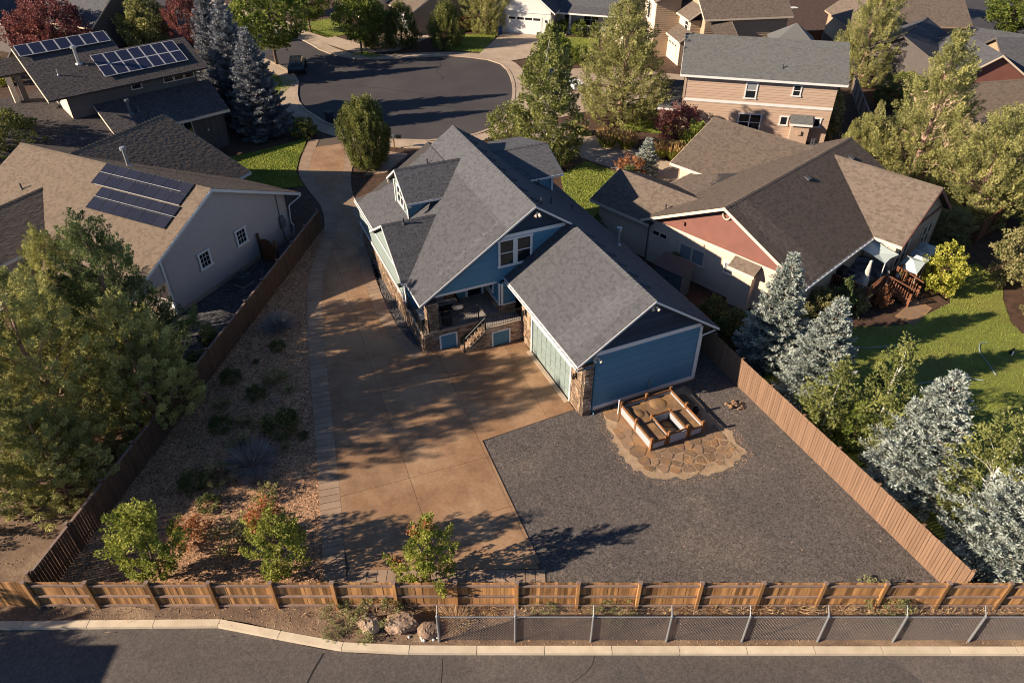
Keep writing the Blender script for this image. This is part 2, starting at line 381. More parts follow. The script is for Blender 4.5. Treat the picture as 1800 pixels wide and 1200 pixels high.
def limbs(mb, rng, h, r0, targets, lean=(0, 0), top=.92, k=14, thin=.03):
    p = Vector((0, 0, -.1)); seg = 6; prev = p; pr = r0
    pts = [prev]
    for i in range(1, seg + 1):
        f = i / seg; q = Vector((lean[0] * f + rng.normal() * .03 * h * .3, lean[1] * f + rng.normal() * .03 * h * .3, h * top * f)); r = r0 * (1 - .85 * f)
        mb.tube(prev, q, pr, r, 7); prev, pr = q, r; pts.append(q)
    idx = rng.permutation(len(targets))[:k]
    for i in idx:
        t = Vector(targets[i]); f = min(.95, max(.08, (t.z / (h * top)) * .72)); j = min(seg - 1, int(f * seg)); a = pts[j].lerp(pts[j + 1], f * seg - j)
        mid = a.lerp(t, .5) + Vector((0, 0, .08 * (t - a).length)); r = max(thin, r0 * (1 - f) * .45)
        mb.tube(a, mid, r, r * .6, 5); mb.tube(mid, t, r * .6, thin * .5, 5)
def plant(name, label, cat, loc, h, prof, n, plen, prad, per, lsz, leaf, bark=None, r0=.12, seed=1, group=None, lean=(0, 0), k=14, parts=('trunk', 'crown'), rot=0., thin=.025, **kw):
    rng = np.random.default_rng(seed)
    t = thing(name, label, cat, loc, group)
    V, tt, C, D = plumes(rng, h, prof, n, plen, prad, per, lsz, **kw)
    if bark:
        mb = MB(); limbs(mb, rng, h, r0, C, lean, k=k, thin=thin)
        o = mb.build(parts[0], bark, None); o.parent = t
    if lean != (0, 0): V[:, 0] += lean[0] * V[:, 2] / h; V[:, 1] += lean[1] * V[:, 2] / h
    o = mesh_obj(parts[1], np_mesh(parts[1], V, 4, tt, leaf), t)
    t.rotation_euler = (0, 0, rot)
    return t
def again(src, label, loc, sx=1., sz=1., rot=0., group=None):
    c = copy_tree(src); c.location = (loc[0], loc[1], loc[2] if len(loc) > 2 else 0); c.scale = (sx, sx, sz); c.rotation_euler = (0, 0, rot); c['label'] = label
    if group: c['group'] = group
    return c
def spruce(label, loc, h, r, seed, leaf, per=1.0, tip=.13, group='blue spruces', dens=1.):
    rng = np.random.default_rng(seed); t = thing('blue_spruce', label, 'spruce', loc, group)
    mb = MB(); mb.tube((0, 0, -.1), (0, 0, h * .97), .14 * h / 7, .015, 7)
    Ps, Ds, Ts = [], [], []
    nw = int(h * 3.7 * dens)
    for i in range(nw):
        f = (i + rng.uniform(-.3, .3)) / nw; f = min(max(f, 0.01), .985); z = .12 + f * (h - .2)
        L0 = r * (1 - f) ** .80 * (1 if f > .06 else .85) + .1
        nb = max(4, int(round((10 if f < .7 else 7) * dens)))
        a0 = rng.uniform(0, 6.28)
        for b in range(nb):
            L = L0 * rng.uniform(.78, 1.12); a = a0 + 6.283 * b / nb + rng.normal() * .12
            rise = (.10 + .55 * f) + rng.normal() * .06
            d = np.array([math.cos(a), math.sin(a), rise]); d /= np.linalg.norm(d); side = np.array([-math.sin(a), math.cos(a), 0.])
            m = max(3, int(L * 11 * per)); bt = rng.normal(0, .3)
            if L > .5: mb.tube((0, 0, z), tuple(np.array([0, 0, z]) + d * L * .9), .02, .006, 3, cap=False)
            for s in range(m):
                u = .22 + .78 * (s + rng.uniform(-.3, .3)) / m; c = np.array([0, 0, z]) + d * L * u + np.array([0, 0, -.10 * L * math.sin(u * 3.1)])
                tw = .42 * L * (1.02 - u) + .10
                for sg in (-1, 0, 1):
                    if sg == 0:
                        dd = d + rng.normal(size=3) * .2; ntf = 1; tl = .05
                    else:
                        dd = d * .75 + side * sg * .75 + np.array([0, 0, .1]) + rng.normal(size=3) * .12; tl = tw * rng.uniform(.6, 1.1); ntf = max(1, int(tl / .115))
                    dd = dd / np.linalg.norm(dd)
                    for q in range(ntf):
                        Ps.append(c + dd * tl * (q + .35) / ntf); Ds.append(dd + np.array([0, 0, .22])); Ts.append(bt + (.3 if q == ntf - 1 else -.25))
    Ps, Ds, Ts = np.array(Ps), np.array(Ds), np.array(Ts)
    n = len(Ps); P2 = np.repeat(Ps, 3, 0) + rng.normal(size=(n * 3, 3)) * .025; D2 = unit(np.repeat(unit(Ds), 3, 0) + rng.normal(size=(n * 3, 3)) * .42)
    V = cards(P2, D2, tip * 1.4 * rng.uniform(.8, 1.25, n * 3), tip * .5, rng)
    o = mb.build('trunk', M_bark, None); o.parent = t
    mesh_obj('crown', np_mesh('crown', V, 4, np.clip(np.repeat(Ts, 3) + rng.normal(0, .25, n * 3), -1, 1), leaf), t)
    return t
def tussock(name, label, cat, loc, h, r, n, leaf, seed, wd=.02, spread=.7, group=None, base=.06, lenvar=.35, plume=None):
    rng = np.random.default_rng(seed); a = rng.uniform(0, 6.28, n); q = np.sqrt(rng.uniform(0, 1, n))
    P = np.stack([np.cos(a) * q * r * .25, np.sin(a) * q * r * .25, np.full(n, .0)], 1)
    D = np.stack([np.cos(a) * q * spread, np.sin(a) * q * spread, np.ones(n) * (1.05 - .55 * q * spread)], 1) + rng.normal(size=(n, 3)) * .08
    ln = h * rng.uniform(1 - lenvar, 1 + lenvar * .4, n)
    V = cards(P, D, ln, wd, rng); tt = np.clip(rng.normal(0, .4, n), -1, 1)
    me = np_mesh(name, V, 4, tt, leaf)
    if plume is None:
        o = mesh_obj(name, me, None, (loc[0], loc[1], .01)); return tag(o, label, cat, group)
    t = thing(name, label, cat, loc, group); mesh_obj('grass_blades', me, t)
    m = n // 2; tipp = P[:m] + unit(D[:m]) * (ln[:m] * .75)[:, None]
    V2 = cards(np.repeat(tipp, 4, 0) + rng.normal(size=(m * 4, 3)) * .05, np.repeat(D[:m] * .5 + [0, 0, .8], 4, 0) + rng.normal(size=(m * 4, 3)) * .15, .42, .075, rng)
    mesh_obj('seed_heads', np_mesh('seed_heads', V2, 4, np.clip(rng.normal(0, .4, m * 4), -1, 1), plume), t)
    return t
def scatter(name, poly, n, s0, s1, mat, seed, z=0., holes=(), sq=.6, parent=None, kind='stuff', thin=None):
    rng = np.random.default_rng(seed); P = np.array(poly); lo, hi = P.min(0), P.max(0)
    Q = rng.uniform(lo, hi, (int(n * 2.2), 2)); Q = Q[inside_np(Q, poly)]
    for hl in holes: Q = Q[~inside_np(Q, hl)]
    if thin is not None: Q = Q[rng.uniform(size=len(Q)) < thin(Q)]
    Q = Q[:n]; n = len(Q); s = s0 + (s1 - s0) * rng.uniform(0, 1, n) ** 2.5; a = rng.uniform(0, 6.28, n)
    V = np.empty((n, 4, 3, 3)); e = rng.uniform(.7, 1.3, (n, 4))
    top = np.stack([Q[:, 0] + s * rng.uniform(-.2, .2, n), Q[:, 1] + s * rng.uniform(-.2, .2, n), z + s * sq * rng.uniform(.7, 1.2, n)], 1)
    c = [np.stack([Q[:, 0] + s * .6 * e[:, i] * np.cos(a + i * 1.571), Q[:, 1] + s * .6 * e[:, i] * np.sin(a + i * 1.571), np.full(n, z - .004)], 1) for i in range(4)]
    for i in range(4): V[:, i, 0] = c[i]; V[:, i, 1] = c[(i + 1) % 4]; V[:, i, 2] = top
    me = np_mesh(name, V.reshape(-1, 3), 3, np.repeat(np.clip(rng.normal(0, .6, n), -.95, 1.5), 4), mat)
    return tag(mesh_obj(name, me, parent), kind=kind)
def grass(name, poly, n, h, mat, seed, z=0., holes=(), wd=.035):
    rng = np.random.default_rng(seed); P = np.array(poly); lo, hi = P.min(0), P.max(0)
    Q = rng.uniform(lo, hi, (int(n * 2.5), 2)); Q = Q[inside_np(Q, poly)]
    for hl in holes: Q = Q[~inside_np(Q, hl)]
    Q = Q[:n]; n = len(Q)
    pat = .35 * np.sin(Q[:, 0] * 1.3 + np.sin(Q[:, 1] * .9) * 2) + .35 * np.sin(Q[:, 1] * 1.7 + Q[:, 0] * .6)
    V = cards(np.stack([Q[:, 0], Q[:, 1], np.full(n, z)], 1), rng.normal(size=(n, 3)) * .55 + [0, 0, .8], h * rng.uniform(.6, 1.3, n), wd, rng)
    return tag(mesh_obj(name, np_mesh(name, V, 4, np.clip(pat * .8 + rng.normal(0, .35, n), -1, 1), mat)), kind='stuff')
def sheet(name, poly, mat, z, th=.0, kind='structure', parent=None):
    mb = MB()
    if th: mb.prism([(x, y, z) for x, y in poly], (0, 0, -th))
    else:
        p = poly if area(poly) > 0 else poly[::-1]; mb.face([(x, y, z) for x, y in p])
    o = mb.build(name, mat, parent); return tag(o, kind=kind) if kind else o

# ---------------------------------------------------------------- buildings
class House:
    def __init__(s, name, label, cat, ox, oy, deg):
        s.root = thing(name, label, cat, (ox, oy, 0)); a = R(deg); s.o = Vector((ox, oy, 0)); s.deg = a
        s.U = Vector((math.cos(a), math.sin(a), 0)); s.V = Vector((-math.sin(a), math.cos(a), 0)); s.left = {'shingle': 300, 'stone': 300}
    def P(s, u, v, z=0.): return s.o + s.U * u + s.V * v + Vector((0, 0, z))
    def xy(s, u, v): p = s.P(u, v); return (p.x, p.y)
    def box(s, mb, u0, u1, v0, v1, z0, z1, t=0.): mb.boxv(s.P(u0, v0, z0), s.U * (u1 - u0), s.V * (v1 - v0), (0, 0, z1 - z0), t)
    def part(s, name, mat, u0, u1, v0, v1, z0, z1, parent=None):
        mb = MB(); s.box(mb, u0, u1, v0, v1, z0, z1); return mb.build(name, mat, parent or s.root)
    def wall(s, p0, p1, z0, top, mat, name='wall', planks=None, expo=.17, th=.14, lim=999):
        """wall from p0 to p1 (outside on the right-hand side); top: height or [(t, z)] profile"""
        a = s.P(*p0); d = s.P(*p1) - a; Ln = d.length; t = d / Ln; n = Vector((t.y, -t.x, 0))
        poly = [(0, z0), (Ln, z0)] + ([(Ln, top), (0, top)] if not isinstance(top, (list, tuple)) else list(top)[::-1])
        mb = MB(); mb.prism([a + t * x + Vector((0, 0, z)) for x, z in poly], -n * th)
        o = mb.build(name, planks or mat, s.root)
        W = dict(a=a, t=t, n=n, L=Ln, o=o)
        if planks:
            zt = max(z for _, z in poly); z = z0; k = 0; st = MB()
            while z < zt - .01:
                q = clip(clip(poly, (0, 1), z + expo), (0, -1), -z)
                if len(q) >= 3 and abs(area(q)) > .004:
                    if area(q) < 0: q = q[::-1]
                    F = [a + t * x + n * (.006 + .032 * (1 - (zz - z) / expo)) + Vector((0, 0, zz)) for x, zz in q]
                    xs = [x for x, zz in q if zz < z + .002]
                    m2 = MB() if k < lim else st
                    tt = random.uniform(-.1, .1); m2.face(F, tt)
                    if len(xs) >= 2:
                        x0, x1 = min(xs), max(xs); m2.face([a + t * x1 + n * .038 + Vector((0, 0, z)), a + t * x0 + n * .038 + Vector((0, 0, z)), a + t * x0 + Vector((0, 0, z)), a + t * x1 + Vector((0, 0, z))][::-1], tt)
                    if k < lim: m2.build('siding_board', planks, o)
                    k += 1
                z += expo
            if st.v: tag(st.build('siding_board', planks, o), kind='stuff')
        return W
    def on(s, W, name, mat, t0, t1, z0, z1, d0=.04, d1=.07, parent=None):     # a flat trim, panel or door on a wall
        mb = MB(); mb.boxv(W['a'] + W['t'] * t0 + W['n'] * d0 + Vector((0, 0, z0)), W['t'] * (t1 - t0), W['n'] * (d1 - d0), (0, 0, z1 - z0)); return mb.build(name, mat, parent or s.root)
    def window(s, W, t0, t1, z0, z1, nx=1, nz=2, trim=.11, mat=None, glass=None, grid=None, sill=True, mul=.05):
        mat = mat or M_white; glass = glass or M_glass
        mb = MB(); a, t, n = W['a'], W['t'], W['n']
        def bx(x0, x1, y0, y1, e0, e1): mb.boxv(a + t * x0 + n * e0 + Vector((0, 0, y0)), t * (x1 - x0), n * (e1 - e0), (0, 0, y1 - y0))
        bx(t0, t0 + trim, z0, z1, .038, .1); bx(t1 - trim, t1, z0, z1, .038, .1); bx(t0 - .04, t1 + .04, z1, z1 + trim, .038, .11); bx(t0 - .05, t1 + .05, z0 - trim, z0, .038, .13 if sill else .1)
        w = t1 - t0 - 2 * trim; h = z1 - z0; b = mul
        for i in range(1, nx): x = t0 + trim + w * i / nx; bx(x - b, x + b, z0, z1, .039, .095)
        for j in range(1, nz):
            for i in range(nx):
                x0 = t0 + trim + w * i / nx; x1 = t0 + trim + w * (i + 1) / nx; z = z0 + h * j / nz; bx(x0 + (b if i else 0), x1 - (b if i < nx - 1 else 0), z - .028, z + .028, .039, .085)
        if grid:
            for i in range(1, grid[0]): x = t0 + trim + w * i / grid[0]; bx(x - .012, x + .012, z0, z1, .0425, .07)
            for j in range(1, grid[1]): z = z0 + h * j / grid[1]; bx(t0 + trim, t1 - trim, z - .012, z + .012, .0428, .068)
        o = mb.build('window', mat, s.root)
        for i in range(nx):
            for j in range(nz):
                m2 = MB(); x0 = t0 + trim + w * i / nx; z = z0 + h * j / nz
                m2.boxv(a + t * x0 + n * .036 + Vector((0, 0, z)), t * (w / nx), n * .015, (0, 0, h / nz)); m2.build('pane', glass[j] if isinstance(glass, list) else glass, o)
        return o
    def roof(s, poly, shin, th=.2, name='roof', expo=.15, fascia=(), fmat=None, fh=.2, geo=True, n_obj=0, seed=3, under=None):
        """one slope; poly: convex (u, v, z) corners in the plane of the shingles"""
        rng = random.Random(seed + len(poly) * 7 + int(abs(poly[0][0]) * 10)); P = [s.P(*p) for p in poly]; nn = Vector((0, 0, 0))
        for i in range(len(P)): nn += P[i].cross(P[(i + 1) % len(P)])
        nn.normalize()
        if nn.z < 0: nn = -nn; P = P[::-1]
        hz = Vector((-nn.y, nn.x, 0)); hz = hz.normalized() if hz.length > 1e-4 else Vector((1, 0, 0)); up = nn.cross(hz)
        if up.z < 0: up, hz = -up, -hz
        mb = MB(); mb.prism([p - nn * .03 for p in P], -nn * (th - .03)); o = mb.build(name, under or (M_deckD if geo else shin), s.root)
        o0 = P[0]; q = [((p - o0).dot(hz), (p - o0).dot(up)) for p in P]
        if area(q) < 0: q = q[::-1]
        if geo:
            smin = min(b for _, b in q); smax = max(b for _, b in q); st = MB(); row = 0; y = smin; cand = []
            thick = .011
            while y < smax - .02:
                y1 = min(y + expo + .02, smax); strip = clip(clip(q, (0, 1), y1), (0, -1), -y)
                if len(strip) >= 3:
                    x0 = min(a for a, _ in strip); x1 = max(a for a, _ in strip); x = x0 - rng.uniform(0, .3)
                    while x < x1:
                        wd = rng.choice((.17, .21, .26)); t = rng.choice((-.42, -.3, -.12, -.04, .04, .1, .16, .22)); e = thick * rng.choice((1, 1.3, 1.7))
                        cell = [(x + .003, y), (x + wd - .003, y), (x + wd - .003, y1), (x + .003, y1)]
                        c = cell
                        if not all(-1e-6 <= 0 for _ in (0,)) or x < x0 or x + wd > x1 or True:
                            c = clip_convex(cell, q) if (x < x0 + .8 or x + wd > x1 - .8 or y < smin + .01 or y1 >= smax - .01) else cell
                        if len(c) >= 3 and abs(area(c)) > .004:
                            F = [o0 + hz * a + up * b + nn * (e - .006 * ((b - y) / (expo + .02))) for a, b in c]
                            if n_obj and len(c) == 4 and c is cell: cand.append((F, t))
                            else: s._shin(st, F, c, y, o0, hz, up, nn, e, t)
                        x += wd
                y += expo; row += 1
            k = min(n_obj, s.left['shingle'], len(cand))
            if k:
                cand.sort(key=lambda c: (c[0][0] - cam.location).length)
                for F, t in cand[:k]: piece('shingle', shin, o, F[0] - nn * .014, F[1] - F[0], F[3] - F[0], nn * .014)
                s.left['shingle'] -= k
            for F, t in cand[k:]:
                st.face(F, t); b0, b1 = F[0], F[1]; st.face([b0 - nn * .022, b1 - nn * .022, b1, b0], t)
            tag(st.build('shingle', shin, o), kind='stuff')
        for i in fascia:
            a = P0 = s.P(*poly[i]); b = s.P(*poly[(i + 1) % len(poly)]); c = sum((s.P(*p) for p in poly), Vector()) / len(poly)
            d = (b - a); outw = Vector((d.y, -d.x, 0)).normalized()
            if outw.dot(c - a) > 0: outw = -outw
            m2 = MB(); m2.boxv(a - Vector((0, 0, fh + .01)), d, outw * .035, (0, 0, fh)); m2.build('fascia', fmat or M_white, s.root)
        return o
    def _shin(s, st, F, c, y, o0, hz, up, nn, e, t):
        st.face(F, t)
        low = [F[i] for i in range(len(c)) if c[i][1] < y + .002]
        if len(low) == 2:
            a, b = low
            if (b - a).dot(hz) < 0: a, b = b, a
            st.face([a - nn * .022, b - nn * .022, b, a], t)
    def cap(s, a, b, mat, wd=.15, step=.3, name='ridge_cap', pitch=.5):
        a, b = s.P(*a), s.P(*b); d = b - a; L = d.length; t = d / L; sd_ = Vector((-t.y, t.x, 0)).normalized(); n = max(1, int(L / step)); mb = MB(); rg = random.Random(int(L * 100))
        for i in range(n):
            p = a + t * (i * L / n); q = a + t * ((i + 1) * L / n + .03); tt = rg.choice((-.25, -.1, .05, .15)); e = Vector((0, 0, .045)); lo = Vector((0, 0, .02))
            for sg in (-1, 1):
                dn = sd_ * sg * wd - Vector((0, 0, wd * pitch))
                f = [p + e, q + lo, q + dn + lo, p + dn + e]
                mb.face(f if sg < 0 else f[::-1], tt)
            mb.face([p + e + sd_ * wd - Vector((0, 0, wd * pitch)), p + e, p + e - sd_ * wd - Vector((0, 0, wd * pitch)), p - Vector((0, 0, .02))], tt - .3)
        return tag(mb.build(name, mat, s.root), kind='stuff')
    def stones(s, W, t0, t1, z0, z1, skip=(), seed=1, d=.02, name='stone_veneer'):
        """ledge stones in uneven courses on a wall; the nearest ones are objects"""
        rg = random.Random(seed); a, t, n = W['a'], W['t'], W['n']; mb = MB(); mb.boxv(a + t * t0 + n * .002 + Vector((0, 0, z0)), t * (t1 - t0), n * (d - .002), (0, 0, z1 - z0))
        for (x0, x1, y0, y1) in skip: pass
        back = mb.build(name, M_mortar, s.root) if not skip else None
        if back is None:
            mb = MB(); x = t0
            for (x0, x1, y0, y1) in sorted(skip):
                mb.boxv(a + t * x + n * .002 + Vector((0, 0, z0)), t * (x0 - x), n * (d - .002), (0, 0, z1 - z0)); mb.boxv(a + t * x0 + n * .002 + Vector((0, 0, y1)), t * (x1 - x0), n * (d - .002), (0, 0, z1 - y1)); x = x1
            mb.boxv(a + t * x + n * .002 + Vector((0, 0, z0)), t * (t1 - x), n * (d - .002), (0, 0, z1 - z0)); back = mb.build(name, M_mortar, s.root)
        st = MB(); z = z0
        while z < z1 - .02:
            hh = min(rg.choice((.07, .09, .11, .14)), z1 - z); x = t0 - rg.uniform(0, .15)
            while x < t1:
                wd = rg.uniform(.16, .46); x0, x1 = max(x, t0) + .006, min(x + wd, t1) - .006; x += wd
                bad = False
                for (a0, a1, b0, b1) in skip:
                    if z + hh > b0 + .01 and z < b1 - .01:
                        if x0 >= a0 - .01 and x1 <= a1 + .01: bad = True
                        elif x0 < a0 < x1: x1 = a0
                        elif x0 < a1 < x1: x0 = a1
                if bad or x1 - x0 < .04: continue
                pr = rg.uniform(.015, .07); o = a + t * x0 + n * d + Vector((0, 0, z + .005))
                if s.left['stone'] > 0 and x1 - x0 > .15: piece('stone', M_stone, back, o, t * (x1 - x0), n * pr, (0, 0, hh - .01)); s.left['stone'] -= 1
                else: st.boxv(o, t * (x1 - x0), n * pr, (0, 0, hh - .01), rg.uniform(-.5, .7))
            z += hh
        if st.v: tag(st.build('stone', M_stone, back), kind='stuff')
    def pipe(s, u, v, z, h=.4, r=.05, mat=None, name='vent_pipe', cap=False):
        mb = MB(); p = s.P(u, v, z - .1); mb.tube(p, p + Vector((0, 0, h + .1)), r, r, 8); mb.lathe(p + Vector((0, 0, .02)), [(r * 2.4, 0), (r * 2.0, .1), (r * 1.05, .16)], 8)
        if cap: mb.lathe(p + Vector((0, 0, h + .1)), [(r * 1.0, 0), (r * 1.9, .02), (r * 1.9, .2), (r * 1.2, .24)], 10)
        return mb.build(name, mat or M_pipe, s.root)
    def vent(s, u, v, z, du, dv, sl):          # slant-back roof vent; sl: slope vector down the roof (du,dv per metre)
        mb = MB(); d = (s.U * du + s.V * dv - Vector((0, 0, sl))).normalized(); sd_ = Vector((-(s.U * du + s.V * dv).y, (s.U * du + s.V * dv).x, 0)).normalized(); n = sd_.cross(d)
        if n.z < 0: n = -n
        p = s.P(u, v, z); a = p - sd_ * .18; f = [a, a + sd_ * .36, a + sd_ * .36 + d * .42, a + d * .42]
        b = [f[0] + n * .04, f[1] + n * .04, f[2] + n * .13, f[3] + n * .13]
        mb.face(b); mb.face([f[3], f[2], b[2], b[3]]); mb.face([f[0], f[3], b[3], b[0]]); mb.face([f[2], f[1], b[1], b[2]]); mb.face([f[1], f[0], b[0], b[1]])
        return mb.build('roof_vent', M_shin, s.root)
    def gable(s, u0, u1, v0, v1, ze, zr, wall, roof, axis='u', over=.45, geo=True, z0=0., fmat=None, planks=None, expo=.2, caps=True, n_obj=0, walls='nfew', name='wall', gableover=.4):
        """block with a gable roof; ridge along axis; eave/ridge heights at the roof surface"""
        if axis == 'u':
            vm = (v0 + v1) / 2; k = (zr - ze) / ((v1 - v0) / 2 + over); zt = ze + k * over - .22; zm = zr - .22; L = v1 - v0
            pk = [(0, zt), (L / 2, zm), (L, zt)]
            tops = dict(n=zt, f=zt, e=pk, w=pk); g = gableover
            s.roof([(u0 - g, v0 - over, ze), (u1 + g, v0 - over, ze), (u1 + g, vm, zr), (u0 - g, vm, zr)], roof, geo=geo, fascia=(0, 1, 3), fmat=fmat, n_obj=n_obj)
            s.roof([(u1 + g, v1 + over, ze), (u0 - g, v1 + over, ze), (u0 - g, vm, zr), (u1 + g, vm, zr)], roof, geo=geo, fascia=(0, 1, 3), fmat=fmat)
            if caps: s.cap((u0 - g, vm, zr), (u1 + g, vm, zr), roof, pitch=k)
        else:
            um = (u0 + u1) / 2; k = (zr - ze) / ((u1 - u0) / 2 + over); zt = ze + k * over - .22; zm = zr - .22; L = u1 - u0
            pk = [(0, zt), (L / 2, zm), (L, zt)]
            tops = dict(n=pk, f=pk, e=zt, w=zt); g = gableover
            s.roof([(u0 - over, v1 + g, ze), (u0 - over, v0 - g, ze), (um, v0 - g, zr), (um, v1 + g, zr)], roof, geo=geo, fascia=(0, 1, 3), fmat=fmat, n_obj=n_obj)
            s.roof([(u1 + over, v0 - g, ze), (u1 + over, v1 + g, ze), (um, v1 + g, zr), (um, v0 - g, zr)], roof, geo=geo, fascia=(0, 1, 3), fmat=fmat)
            if caps: s.cap((um, v0 - g, zr), (um, v1 + g, zr), roof, pitch=k)
        Ws = {}
        for key, p0, p1 in (('n', (u0, v0), (u1, v0)), ('e', (u1, v0), (u1, v1)), ('f', (u1, v1), (u0, v1)), ('w', (u0, v1), (u0, v0))):
            if key in walls: Ws[key] = s.wall(p0, p1, z0, tops[key], wall, planks=planks, expo=expo, name=name)
        return Ws

# ================================================================ THE SETTING
H = House('blue_house', 'blue craftsman house with grey shingle roof, attached garage and stone porch', 'house', 3.612, 27.915, 23.92)
MAINXY = H.xy
sheet('ground', [(-400, -120), (400, -120), (400, 500), (-400, 500)], M_mulch, -.16)
sheet('ground', [(-60, 16.3), (60, 16.3), (60, 200), (-110, 200), (-110, 40)], M_mulch, -.012)

# yard surfaces
drive_L = smooth_line([(-7.75, 17.35), (-8.45, 20.2), (-9.2, 23.1), (-10.36, 27.4), (-11.93, 33.2), (-13.26, 38.56), (-13.85, 42.0), (-14.0, 45.6), (-14.3, 49.0), (-15.3, 52.2), (-17.0, 55.2), (-18.5, 58.4), (-19.1, 62.0), (-19.3, 66.0)], 3)
drive_R = smooth_line([MAINXY(-5.95, 8.2), (-7.25, 36.2), (-9.14, 41.0), (-10.3, 45.2), (-10.65, 48.6), (-11.9, 51.4), (-13.1, 54.4), (-13.9, 58.0), (-14.3, 62.0), (-15.6, 67.2)], 3)
yard_bed = [(-19.4, 16.75), (-15.6, 40), (-14.65, 47.5), (-14.1, 48.8)] + [p for p in drive_L[::-1] if p[1] < 48.6] + [(-7.75, 16.75)]
sheet('gravel_bed', yard_bed, M_tan, 0.0)
sheet('gravel_bed', [(-7.75, 16.75), (-7.75, 17.45), (1.7, 17.45), (1.9, 16.75)], M_tan, 0.0)
grey_yard = [(1.55, 16.8), (19.0, 16.8), (11.45, 32.9), (9.0, 39.5), (5, 39.5), (3.4, 28.4), (-1.5, 25.9)]
sheet('grey_gravel_yard', grey_yard, M_gray, .004)
side_bed = [MAINXY(-5.85, 8.3)] + [p for p in drive_R if p[1] < 49.5] + [MAINXY(-5.8, 23.2)]
sheet('cobble_bed', side_bed, M_slate, 0.0)
b_side = [(-21.0, 37.2), (-16.2, 47.2), (-14.9, 46.3), (-16.4, 36.2), (-18.3, 27.0), (-23, 27)]
sheet('side_yard', b_side, M_slate, -.004)

# driveway: slabs inside, a stamped border round it
inner_L = offset_line(drive_L, -.95); inner_R = offset_line(drive_R, .8)
DR = tag(thing('driveway', None, None, (-6, 30, 0)), kind='structure')
right_edge = [(1.45, 17.35), (1.32, 18.3), (-1.5, 25.94), (3.3, 28.25)]
garage_edge = [MAINXY(-.12, .5), MAINXY(-.12, 7.2), MAINXY(-2.4, 7.2), MAINXY(-2.4, 8.2), MAINXY(-5.1, 8.2)]
i_r0 = [p for p in inner_R if p[1] > 34.4]
sheet('driveway_base', drive_L + drive_R[::-1] + garage_edge[::-1] + right_edge[::-1], M_mortar, .006, 0, None, DR)
outline = [(-6.85, 18.33)] + [p for p in inner_L if p[1] > 18.35] + i_r0[::-1] + garage_edge[::-1] + [right_edge[3], right_edge[2], (1.32, 18.35)]
a0 = R(-69.6); ex = (math.cos(a0), math.sin(a0)); ey = (-ex[1], ex[0]); oo = (-3.75, 20.34)
for i in range(-14, 4):
    for j in range(-6, 5):
        sx, sy = 3.3, 3.9
        cell = [(oo[0] + ex[0] * (i + a) * sx + ey[0] * (j + b) * sy, oo[1] + ex[1] * (i + a) * sx + ey[1] * (j + b) * sy) for a, b in ((.0022, .0022), (.9978, .0022), (.9978, .9978), (.0022, .9978))]
        q = clip_convex(outline, cell)
        if len(q) >= 3 and abs(area(q)) > .05: sheet('slab', q, M_drive, .035, .05, None, DR)
def band(outer, d, step, name, mat, parent, z=.037, gap=.012, th=.05):
    pts = resample(outer, step); inn = offset_line(pts, d)
    for k in range(len(pts) - 1):
        t = Vector((pts[k + 1][0] - pts[k][0], pts[k + 1][1] - pts[k][1])); g = gap / max(.05, t.length)
        q = [Vector(pts[k]).lerp(Vector(pts[k + 1]), g), Vector(pts[k + 1]).lerp(Vector(pts[k]), g), Vector(inn[k + 1]).lerp(Vector(inn[k]), g), Vector(inn[k]).lerp(Vector(inn[k + 1]), g)]
        sheet(name, [tuple(p) for p in q], mat, z + random.uniform(-.002, .002), th, None, parent)
band(drive_L, -.94, .42, 'border_stone', M_band, DR)
band(drive_R, .79, .42, 'border_stone', M_band, DR)
band([(-6.9, 17.38), (1.4, 17.38)], .93, .42, 'border_stone', M_band, DR)

# front road with its kerb, a step of 0.13 m
kerb = [(-40, 15.75), (-24, 15.9), (-16, 16.0), (-11.3, 16.04), (-10.34, 15.87), (-8.9, 15.5), (-7.27, 15.15), (-5.7, 14.97), (-3, 14.92), (0, 14.92), (12, 14.90), (24, 14.88), (40, 14.85)]
kin = offset_line(kerb, -.30)
sheet('front_road', kin + [(40, -60), (-60, -60), (-60, 15.4)], M_asph, -.12)
KB = tag(thing('kerb', None, None, (0, 15, 0)), kind='structure')
band(kerb, -.30, 2.6, 'kerb_stone', M_kerb, KB, .03, .012, .17)
sheet('dirt_strip', kerb + [(40, 16.75), (-40, 16.75)], M_dirt, .0)
sheet('left_lot', [(-60, 16.7), (-19.5, 16.7), (-15.2, 45), (-23, 33), (-60, 33)], M_dirt, -.006)
mb = MB()
for pts, wd in (([(-7.25, 14.7), (-7.5, 14.0), (-7.7, 13.2), (-8.1, 12.3), (-8.3, 11)], .07), ([(-2.65, 14.5), (-2.62, 13), (-2.7, 11)], .025)):
    L_ = offset_line(pts, wd)
    for k in range(len(pts) - 1): mb.face([(*pts[k], -.116), (*pts[k + 1], -.116), (*L_[k + 1], -.116), (*L_[k], -.116)])
tag(mb.build('tar_seam', M_tar), kind='structure')
for q in ([(3.5, 14.55), (4.6, 14.55), (4.9, 13.9), (5.2, 12), (3.9, 12), (3.7, 13.6)], [(12.6, 14.5), (14.4, 14.55), (15.2, 13.6), (14.6, 12), (12.2, 12.2)], [(-5.2, 14.6), (-2.7, 14.58), (-2.7, 12), (-5.6, 12)]): sheet('road_patch', q, M_patch, -.1165)
mb = MB(); rg = random.Random(8)
